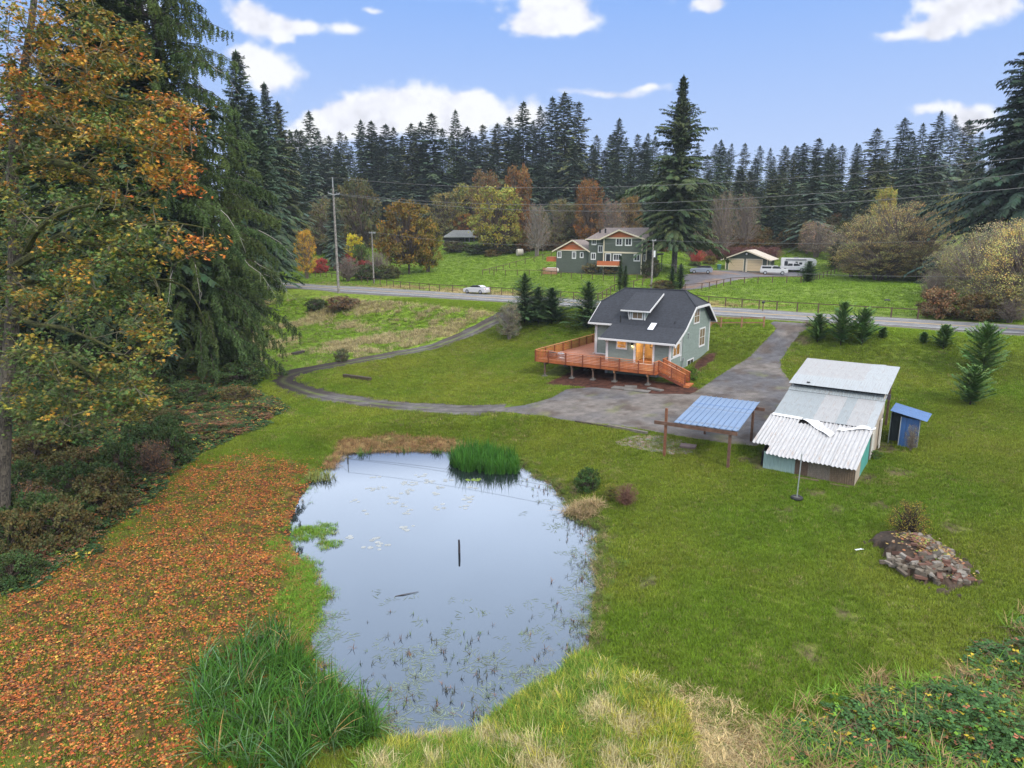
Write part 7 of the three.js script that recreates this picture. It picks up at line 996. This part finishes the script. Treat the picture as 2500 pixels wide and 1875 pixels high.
// fallen leaves
scatter('fallen_leaves', [mapleLeaf(401, true), mapleLeaf(402, true), mapleLeaf(403, true)], new THREE.MeshStandardMaterial({ color: 0xffffff, roughness: 0.75, side: THREE.DoubleSide }), 380000, [-40, 0, -62, -15], (x, z, r) => { if (!inView(x, z)) return false; const d = noisyIn(Z_LEAF, x, z, 1.6), f = fbm(x * 0.5 + 3, z * 0.5, 3); if (sdf(POND, x, z) < -0.15) return false; const w = sdf(Z_WOOD, x, z); const dens = Math.max(sstep(3.5, -2.2, d) * lerp(0.32, 1, sstep(0.30, 0.5, f)), w < 0 ? 0.10 : 0); return r() < dens * (0.22 + 0.75 * sstep(0.32, 0.6, fbm(x * 1.3 + 8, z * 1.3, 3))); }, (x, z, r) => { const k = r.r(0.42, 1.3) * (r() < 0.1 ? 1.3 : 1), v = r(), c = v < 0.36 ? [0.46, 0.135, 0.022] : v < 0.58 ? [0.32, 0.072, 0.02] : v < 0.72 ? [0.52, 0.25, 0.06] : v < 0.93 ? [0.18, 0.08, 0.04] : v < 0.97 ? [0.5, 0.36, 0.06] : [0.22, 0.24, 0.04]; return [place(x, Math.max(0.0, H(x, z)) + 0.02 + r() * 0.06, z, r.n() * 0.32, r() * 6.283, r.n() * 0.32, r.r(0.11, 0.2) + 0.14 * r() * r()), [c[0] * k, c[1] * k, c[2] * k]]; }, 'orange and rust maple leaves covering the ground beside the pond', 'fallen leaves', 81);
// reeds and iris
const reedGeo = (seed, n, h, bend) => { const r = rng(seed), g = new G3(); for (let i = 0; i < n; i++) { const k = r.r(0.7, 1.25), y = r(); g.color(k * lerp(0.9, 1.3, y), k, k * lerp(1.1, 0.7, y)); const a = r() * 6.283, d = r() * 0.16; blade(g, Math.cos(a) * d, Math.sin(a) * d, h * r.r(0.55, 1.1), r.r(0.03, 0.06), r.r(0.02, 0.4), r() * 6.283, bend * r(), 4); } return g.geo(); };
const reedMat = VC(0.8, { side: THREE.DoubleSide });
scatter('iris_reeds', [reedGeo(1, 8, 1.55, 1.1), reedGeo(2, 8, 1.4, 1.4), reedGeo(3, 7, 1.65, 0.7), reedGeo(4, 8, 1.5, 1.5)], reedMat, 9000, [-18, -2, -36, -14], (x, z, r) => sdf(Z_REED, x, z) + (noise(x, z) - 0.5) * 1.0 < 0 && r() < 0.55, (x, z, r) => { const k = r.r(0.4, 1.45); return [place(x, Math.max(-0.15, H(x, z)) - 0.05, z, 0, r() * 6.283, 0, r.r(0.75, 1.15)), r() < 0.16 ? [0.10 * k, 0.19 * k, 0.09 * k] : r() < 0.03 ? [0.24 * k, 0.18 * k, 0.08 * k] : [0.038 * k, 0.118 * k, 0.015 * k]]; }, 'thick stand of green iris blades at the near corner of the pond', 'reeds', 82);
{
  const P = [[1098, 1118], [1130, 1105], [1190, 1108], [1250, 1118], [1272, 1140], [1262, 1158], [1200, 1160], [1130, 1152], [1102, 1140]].map(([x, y]) => onPlane(x, y, 0));
  scatter('reed_clump', [reedGeo(11, 10, 1.6, 0.55), reedGeo(12, 10, 1.5, 0.8)], reedMat, 2600, [-9, 4, -56, -44], (x, z) => sdf(P, x, z) < 0, (x, z, r) => { const k = r.r(0.75, 1.2); return [place(x, -0.1, z, 0, r() * 6.283, 0, r.r(0.8, 1.1)), [0.045 * k, 0.145 * k, 0.018 * k]]; }, 'tall dense clump of green reeds standing in the far side of the pond', 'reeds', 83);
  const small = (px, py, n, rad, h, label, seed, col = [0.07, 0.145, 0.03]) => { const [x, z] = onPlane(px, py, 0.05), r = rng(seed), l = []; for (let i = 0; i < n; i++) { const a = r() * 6.283, d = Math.sqrt(r()) * rad, k = r.r(0.75, 1.2); l.push([place(x + Math.cos(a) * d, Math.max(-0.1, H(x + Math.cos(a) * d, z + Math.sin(a) * d)) - 0.05, z + Math.sin(a) * d, 0, r() * 6.283, 0, h * r.r(0.7, 1.1)), [col[0] * k, col[1] * k, col[2] * k]]); } tag(copies('iris_clump', reedGeo(seed, 9, 1, 0.9), reedMat, l), label, 'reeds'); };
  small(888, 1108, 9, 0.5, 1.0, 'upright tuft of iris on the straw bank where the pond narrows', 21); small(1064, 1106, 10, 0.55, 0.95, 'iris tuft on the straw bank nearest the reed clump', 22); small(985, 1102, 7, 0.6, 0.6, 'thin green iris fringe midway along the straw bank', 23); small(785, 1165, 44, 1.0, 0.85, 'flopped pale iris clump at the leaf strewn corner of the pond', 24, [0.17, 0.21, 0.06]); small(830, 1120, 8, 0.7, 0.55, 'short yellow green iris at the end of the straw bank', 25, [0.2, 0.2, 0.05]);
}
// straw bank, tussock, tall grass along the near edge
scatter('dry_bank_grass', [tuft(21, 26, 0.24, 0.4, 0.02, 1.5, 3, 0.9), tuft(22, 26, 0.26, 0.34, 0.02, 1.7, 3, 1.0)], grassMat, 9000, [-22, 2, -62, -44], (x, z, r) => noisyIn(Z_STRAWBANK, x, z, 0.4) < 0.1, (x, z, r) => { const k = r.r(0.6, 1.3), v = r(); return [place(x, H(x, z) - 0.02, z, 0, r() * 6.283, 0, r.r(0.7, 1.3), r.r(0.6, 1.2)), v < 0.7 ? [0.40 * k, 0.26 * k, 0.12 * k] : v < 0.9 ? [0.25 * k, 0.13 * k, 0.07 * k] : [0.14 * k, 0.18 * k, 0.04 * k]]; }, 'flattened straw and sedge on the far bank of the pond', 'dry grass', 84);
{ const g = Gd(1424, 1252), r = rng(85), l = []; for (let i = 0; i < 60; i++) { const a = r() * 6.283, d = Math.sqrt(r()) * 1.05, x = g.x + Math.cos(a) * d * 1.1, z = g.z + Math.sin(a) * d * 0.75, k = r.r(0.65, 1.25); l.push([place(x, H(x, z) + 0.3 * (1 - d), z, 0, r() * 6.283, 0, r.r(0.9, 1.5)), r() < 0.85 ? [0.42 * k, 0.31 * k, 0.16 * k] : [0.16 * k, 0.15 * k, 0.05 * k]]); } tag(copies('grass_tussock', tuft(23, 34, 0.22, 0.5, 0.02, 1.8, 3, 0.9), grassMat, l), 'domed straw coloured tussock on the bank opposite the leaves', 'tussock'); }
scatter('bank_grass', [tuft(24, 24, 0.22, 0.5, 0.022, 1.3, 3, 0.6), tuft(25, 22, 0.24, 0.45, 0.02, 1.5, 3, 0.7), tuft(26, 20, 0.2, 0.55, 0.018, 1.1, 3, 0.6)], grassMat, 30000, [-9, 10, -30, -13], (x, z, r) => { if (sdf(POND, x, z) < 0.05) return false; return noisyIn(Z_YELLOW, x, z, 0.6) < 0.3; }, (x, z, r) => { const k = r.r(0.5, 1.35), n = fbm(x * 1.25 + 20, z * 1.25, 4), e = sstep(3.2, 5.4, x + (n - 0.5) * 2); const c = r() < 0.12 + e * 0.35 ? [0.44, 0.41, 0.05] : n > 0.58 + r.n() * 0.1 ? [0.52, 0.44, 0.22] : r() < 0.3 ? [0.32, 0.33, 0.07] : [0.12, 0.24, 0.022]; return [place(x, H(x, z) - 0.03, z, 0, r() * 6.283, 0, r.r(0.7, 1.3), r.r(0.4, 1.3)), [c[0] * k, c[1] * k, c[2] * k]]; }, 'long yellow green and straw grass along the near bank of the pond', 'grass', 86);
scatter('straw_patch', [tuft(27, 26, 0.24, 0.3, 0.018, 1.9, 3, 1.2), tuft(28, 24, 0.26, 0.28, 0.018, 2.0, 3, 1.3)], grassMat, 16000, [2, 16, -28, -13], (x, z, r) => noisyIn(Z_STRAW, x, z, 0.9) < 0.4 + r.n() * 0.7, (x, z, r) => { const k = r.r(0.65, 1.3), v = r(); return [place(x, H(x, z) - 0.02, z, 0, r() * 6.283, 0, r.r(0.7, 1.3), r.r(0.5, 1.1)), v < 0.75 ? [0.55 * k, 0.43 * k, 0.22 * k] : v < 0.9 ? [0.22 * k, 0.13 * k, 0.07 * k] : [0.14 * k, 0.17 * k, 0.03 * k]]; }, 'matted dead straw between the bank grass and the brambles', 'dry grass', 87);
scatter('margin_grass', [tuft(29, 20, 0.2, 0.34, 0.018, 1.2, 3, 0.8)], grassMat, 34000, [-17, 8, -50, -19], (x, z, r) => { const d = sdf(POND, x, z); const e = (fbm(x * 0.9 + 4, z * 0.9, 3) - 0.5) * 2.2; return d > -0.7 + e && d < 0.9 + e && r() < (x < -5 ? (z > -36 ? 0.5 : 0.10) : x > 3 ? 0.6 : 0.3); }, (x, z, r) => { const k = r.r(0.7, 1.25), left = x < -6; const c = left ? (r() < 0.75 ? [0.13, 0.26, 0.02] : [0.3, 0.17, 0.06]) : r() < 0.6 ? [0.115, 0.17, 0.025] : r() < 0.6 ? [0.3, 0.24, 0.11] : [0.10, 0.075, 0.04]; return [place(x, Math.max(-0.12, H(x, z)) - 0.02, z, 0, r() * 6.283, 0, r.r(0.7, 1.4), r.r(0.5, 1.1)), [c[0] * k, c[1] * k, c[2] * k]]; }, 'wet grass creeping into the shallow margin of the pond', 'grass', 88);
{ // bright green mats in the shallows, weeds, lily pads
  const mats = [[765, 1300, 1.2, 1.3], [800, 1330, 0.8, 0.7], [745, 1400, 0.8, 1.4], [765, 1460, 0.8, 1.2], [745, 1520, 0.9, 1.2], [715, 1490, 1.0, 1.4], [715, 1560, 0.8, 0.9]].map(([x, y, a, b]) => [...onPlane(x, y, 0), a, b]);
  scatter('shallow_water_grass', [tuft(30, 20, 0.2, 0.2, 0.02, 1.4, 3, 0.9)], grassMat, 13000, [-18, -8, -44, -24], (x, z, r) => mats.some(([a, b, c, d]) => ((x - a) / c) ** 2 + ((z - b) / d) ** 2 < 0.1 + fbm(x * 1.9, z * 1.9, 4) * 1.5 + r.n() * 0.25), (x, z, r) => { const k = r.r(0.75, 1.3); return r() < 0.6 ? [place(x, Math.max(-0.04, H(x, z)), z, 0, r() * 6.283, 0, r.r(0.7, 1.3)), r() < 0.85 ? [0.125 * k, 0.25 * k, 0.022 * k] : [0.24 * k, 0.27 * k, 0.05 * k]] : null; }, 'bright green grass mats growing in the leaf side shallows', 'grass', 89);
  const weed = (seed) => { const r = rng(seed), g = new G3(); for (let i = 0; i < 5; i++) { const k = r.r(0.7, 1.3); g.color(k, k, k); blade(g, r.n() * 0.05, r.n() * 0.05, r.r(0.1, 0.26), 0.022, r.r(0, 0.6), r() * 6.283, r.r(0, 1.2), 3); } return g.geo(); };
  scatter('pond_weed', [weed(1), weed(2), weed(3)], grassMat, 9000, [-9, 8, -46, -19], (x, z, r) => { const d = sdf(POND, x, z); if (d > 0) return false; const e = x + 0.9, near = sstep(-29, -22.5, z) * sstep(-9, -3, x), right = sstep(-2.6, -0.3, d) * sstep(0, 4, x); return r() < Math.max(near * 0.6, right * 0.85) * sstep(0.3, 0.6, fbm(x * 1.1 + 5, z * 1.1, 3)) * 0.8; }, (x, z, r) => { const k = r.r(0.7, 1.3), v = r(); return [place(x, -0.02, z, 0, r() * 6.283, 0, r.r(0.7, 1.4)), v < 0.45 ? [0.06 * k, 0.055 * k, 0.03 * k] : v < 0.8 ? [0.10 * k, 0.14 * k, 0.05 * k] : [0.16 * k, 0.09 * k, 0.06 * k]]; }, 'dark water weed poking through the surface of the pond', 'water weed', 90);
  const strand = (seed) => { const r = rng(seed), g = new G3(); for (let i = 0; i < 6; i++) { const a = r() * 6.283, l = r.r(0.15, 0.4), x = r.n() * 0.15, z = r.n() * 0.15; const p = V(x, 0.004, z), e = V(x + Math.cos(a) * l, 0.006, z + Math.sin(a) * l), w = V(-Math.sin(a) * 0.012, 0, Math.cos(a) * 0.012), m = p.clone().lerp(e, 0.5).add(V(r.n() * 0.04, 0, r.n() * 0.04)); g.color(1, 1, 1); g.tri(p, m.clone().add(w), e); g.tri(p, e, m.clone().sub(w)); } return g.geo(); };
  scatter('floating_weed', [strand(5), strand(6)], grassMat, 9000, [-9, 8, -44, -19], (x, z, r) => { const d = sdf(POND, x, z); if (d > -0.1) return false; const near = sstep(-31, -23, z), right = sstep(-4, -1, d) * sstep(0, 4, x) * sstep(-44, -34, z); return r() < Math.max(near, right) * sstep(0.45, 0.62, fbm(x * 0.8 + 9, z * 0.8, 3)) * 0.4; }, (x, z, r) => { const k = r.r(0.8, 1.2); return [place(x, 0, z, 0, r() * 6.283, 0, r.r(0.8, 1.5)), [0.16 * k, 0.20 * k, 0.16 * k]]; }, 'pale strands of weed floating on the near water', 'water weed', 91);
  const pad = (() => { const g = new G3(), n = 11; for (let i = 0; i < n; i++) { const a = 0.25 + i / n * 5.9, b = 0.25 + (i + 1) / n * 5.9; g.color(1, 1, 1); g.tri(V(0, 0.004, 0), V(Math.cos(b) * 0.16, 0.006, Math.sin(b) * 0.16), V(Math.cos(a) * 0.16, 0.006, Math.sin(a) * 0.16)); } return g.geo(); })();
  const groups = [[1030, 1160], [1010, 1180], [985, 1180], [915, 1165], [900, 1192], [935, 1190], [1075, 1190], [1000, 1200], [960, 1215], [1060, 1205], [1140, 1210], [1145, 1222], [870, 1222], [965, 1226], [990, 1236], [992, 1250], [1060, 1240], [1080, 1238], [1130, 1235], [890, 1250], [990, 1288], [915, 1315], [910, 1335], [945, 1328], [845, 1310], [1050, 1175], [1095, 1175], [1155, 1190]];
  const r = rng(92), l = []; for (const [px, py] of groups) { const [x, z] = onPlane(px, py, 0); const n = 3 + Math.floor(r() * 5); for (let i = 0; i < n; i++) { const k = r.r(0.85, 1.15); l.push([place(x + r.n() * 0.4, 0, z + r.n() * 0.35, 0, r() * 6.283, 0, r.r(0.6, 1.1)), [0.27 * k, 0.29 * k, 0.29 * k]]); } } tag(copies('lily_pads', pad, VC(0.25), l), 'pale lily pads floating in loose groups on the pond', 'lily pads');
  const [gx, gz] = onPlane(1160, 1172, 0), gl = []; for (let i = 0; i < 8; i++) gl.push([place(gx + r.n() * 0.6, 0.004, gz + r.n() * 0.25, 0, r() * 6.283, 0, r.r(0.7, 1.2)), [0.15, 0.22, 0.03]]); tag(copies('green_lily_pads', pad, VC(0.3), gl), 'green lily pads floating before the tall reed clump', 'lily pads');
}
// brambles and forest floor
const trefoil = (seed) => { const r = rng(seed), g = new G3(); for (const a0 of [-1.1, 0, 1.1]) { const a = a0 + r.n() * 0.2, l = r.r(0.09, 0.13), w = l * 0.42, d = V(Math.sin(a), 0.1 * r.n(), Math.cos(a)), s = V(Math.cos(a), 0.12, -Math.sin(a)), k = r.r(0.85, 1.2); const p = d.clone().multiplyScalar(0.03), e = d.clone().multiplyScalar(l + 0.03), m = d.clone().multiplyScalar(l * 0.45 + 0.03); m.y -= 0.012; g.color(k, k, k); g.tri(p, m.clone().addScaledVector(s, w), e); g.tri(p, e, m.clone().addScaledVector(s, -w)); g.tri(p, m.clone().addScaledVector(s, w).add(V(0, 0.01, 0)), m.clone()); } return g.geo(); };
const leafy = VC(0.75, { side: THREE.DoubleSide });
const mound = (x, z) => 0.9 * Math.max(0, fbm(x * 0.45 + 60, z * 0.45, 3) - 0.25) * 1.6;
scatter('bramble_patch', [trefoil(1), trefoil(2), trefoil(3)], leafy, 60000, [6, 30, -32, -12], (x, z, r) => inView(x, z, 4) && noisyIn(Z_BRAMBLE, x, z, 1) < 0 && r() < 0.30 + 0.9 * sstep(0.42, 0.6, fbm(x * 0.8, z * 0.8, 3)), (x, z, r) => { const k = r.r(0.65, 1.35), v = r(), d = clamp(-noisyIn(Z_BRAMBLE, x, z, 1) / 2.5); return [place(x, H(x, z) + 0.05 + r() * (0.12 + mound(x, z) * d), z, r.n() * 0.4, r() * 6.283, r.n() * 0.4, r.r(0.8, 1.5)), v < 0.86 ? [0.045 * k, 0.105 * k, 0.03 * k] : v < 0.93 ? [0.11 * k, 0.22 * k, 0.025 * k] : v < 0.97 ? [0.4 * k, 0.3 * k, 0.03 * k] : [0.28 * k, 0.11 * k, 0.06 * k]]; }, 'leafy green bramble patch at the near corner of the lawn', 'bramble', 93);
scatter('bramble_grass', [tuft(31, 16, 0.2, 0.55, 0.024, 1.5, 3, 0.7)], grassMat, 5200, [6, 30, -32, -12], (x, z, r) => inView(x, z, 4) && noisyIn(Z_BRAMBLE, x, z, 1) < 0.5 && fbm(x * 0.6 + 40, z * 0.6, 3) > 0.5, (x, z, r) => { const k = r.r(0.7, 1.3), v = r(); return [place(x, H(x, z), z, 0, r() * 6.283, 0, r.r(0.7, 1.3)), v < 0.55 ? [0.14 * k, 0.27 * k, 0.03 * k] : [0.3 * k, 0.21 * k, 0.1 * k]]; }, 'loose grass growing among the brambles', 'grass', 94);
scatter('bramble_canes', [(() => { const g = new G3(), r = rng(5); for (let i = 0; i < 4; i++) { const a = r() * 6.283, l = r.r(0.6, 1.5); g.tube([V(0, 0, 0), V(Math.cos(a) * l * 0.4, 0.45, Math.sin(a) * l * 0.4), V(Math.cos(a) * l, 0.1, Math.sin(a) * l)], [0.012, 0.009, 0.004], 4); } return g.geo(); })()], M(0.13, 0.075, 0.05, 0.9), 700, [6, 30, -32, -12], (x, z) => inView(x, z, 4) && noisyIn(Z_BRAMBLE, x, z, 1) < -0.3, (x, z, r) => [place(x, H(x, z), z, 0, r() * 6.283, 0, r.r(0.6, 1.1)), null], 'brown arching canes among the brambles', 'bramble', 95);
const floorMound = (x, z) => 2.4 * Math.max(0, fbm(x * 0.3 + 13, z * 0.3, 3) - 0.3) * clamp(-sdf(Z_WOOD, x, z) / 2);
scatter('forest_floor_leaves', [trefoil(4), trefoil(5), trefoil(6)], leafy, 120000, [-52, -14, -78, -26], (x, z, r) => inView(x, z, 2) && noisyIn(Z_WOOD, x, z, 0.8) < 0.3 && r() < 0.35 + 0.8 * sstep(0.38, 0.6, fbm(x * 0.5, z * 0.5, 3)), (x, z, r) => { const k = r.r(0.6, 1.35), v = r(), n = fbm(x * 0.4 + 70, z * 0.4, 3); return [place(x, H(x, z) + 0.05 + r() * (0.2 + floorMound(x, z)), z, r.n() * 0.4, r() * 6.283, r.n() * 0.4, r.r(0.9, 1.9)), v < 0.74 ? [0.035 * k, 0.075 * k, 0.026 * k] : v < 0.88 ? [0.10 * k, 0.15 * k, 0.025 * k] : v < 0.95 ? [0.34 * k, 0.25 * k, 0.04 * k] : [0.34 * k, 0.13 * k, 0.05 * k]]; }, 'ivy and bramble leaves covering the forest floor under the maple', 'undergrowth', 96);
const fernGeo = (seed) => { const r = rng(seed), g = new G3(); for (let f = 0; f < 8; f++) { const a = f * 0.8 + r() * 0.4, L0 = r.r(0.55, 0.95), d = V(Math.cos(a), 0, Math.sin(a)), s = V(-Math.sin(a), 0, Math.cos(a)), at = (t) => d.clone().multiplyScalar(L0 * t).add(V(0, 0.55 * L0 * (1.5 * t - 1.55 * t * t), 0)); const k = r.r(0.75, 1.25); g.color(k, k, k); for (let j = 1; j < 9; j++) { const t = j / 9, p = at(t), w = 0.22 * L0 * (1.05 - t) * Math.min(1, t * 4); for (const q of [-1, 1]) { const e = p.clone().addScaledVector(s, q * w).addScaledVector(d, w * 0.4); e.y -= w * 0.3; g.tri(p.clone().addScaledVector(d, -0.025), e, p.clone().addScaledVector(d, 0.035)); } } } return g.geo(); };
scatter('bracken', [fernGeo(1), fernGeo(2)], leafy, 5200, [-52, -14, -78, -28], (x, z, r) => inView(x, z, 2) && sdf(Z_WOOD, x, z) < -0.3 && fbm(x * 0.28 + 33, z * 0.28, 3) > 0.48, (x, z, r) => { const k = r.r(0.65, 1.3), v = r(); return [place(x, H(x, z) + floorMound(x, z) * r.r(0.3, 0.9), z, 0, r() * 6.283, 0, r.r(0.7, 1.4)), v < 0.75 ? [0.22 * k, 0.105 * k, 0.06 * k] : v < 0.9 ? [0.3 * k, 0.17 * k, 0.09 * k] : [0.06 * k, 0.11 * k, 0.03 * k]]; }, 'brown withered bracken beneath the cedar and maple', 'bracken', 97);
{ // low brush between them
  const r = rng(515); for (let i = 0; i < 95; i++) { const x = r.r(-60, 620), y = r.r(890, 1400), [gx, gz] = gxz(x, y); if (sdf(Z_WOOD, gx, gz) > -1.2) continue; const s = scaleAt(V(gx, 1, gz)), hh = r.r(1.2, 3.0) * s * (x > 420 ? 0.6 : 1), k = r(); broad(k < 0.7 ? 'bush' : 'twiggy', 'shrub', 'shrub', k < 0.45 ? 'dark green leafy brush on the forest floor beneath the maple' : k < 0.7 ? 'olive brown leafy brush on the forest floor beneath the maple' : 'rust brown twiggy brush on the forest floor beneath the maple', x, y, y - hh, r.r(2, 4) * s, k < 0.45 ? [0.045, 0.075, 0.026] : k < 0.7 ? [0.085, 0.075, 0.03] : [0.16, 0.085, 0.045], twigBrown, undefined, k < 0.45 ? 'green brush beneath the maple' : k < 0.7 ? 'olive brush beneath the maple' : 'twiggy brush beneath the maple'); }
}
{ // shrubs of the forest edge
  const lst = [[590, 940, 880, 120, 'dark green bramble mound below the cedar at the track'], [470, 985, 930, 110, 'dark bramble mound beneath the cedar trunk'], [380, 960, 880, 120, 'dark leafy shrub in the shade between maple and cedar'], [300, 1010, 900, 130, 'shaded leafy shrub under the maple boughs'], [170, 1100, 960, 170, 'ivy covered mound under the maple'], [250, 1220, 1120, 130, 'dark leafy mound at the edge of the fallen leaves'], [90, 1330, 1220, 150, 'ivy mound beside the maple trunk'], [180, 1290, 1210, 110, 'dark shrub between the maple trunk and the leaves'], [40, 1420, 1340, 130, 'low ivy mound at the near foot of the maple'], [420, 900, 820, 120, 'dim evergreen shrub behind the maple boughs'], [240, 930, 800, 150, 'dim shrub deep behind the maple'], [100, 980, 840, 160, 'dim shrub deep under the maple crown'], [340, 900, 780, 130, 'dim holly like shrub between the trunks'], [560, 890, 830, 80, 'dark shrub against the cedar trunk by the track']];
  for (const [x, y, top, w, l] of lst) broad('bush', 'shrub', 'shrub', l, x, y, top, w, [0.045, 0.075, 0.026]);
}
camera.updateMatrixWorld();
renderer.render(scene, camera);
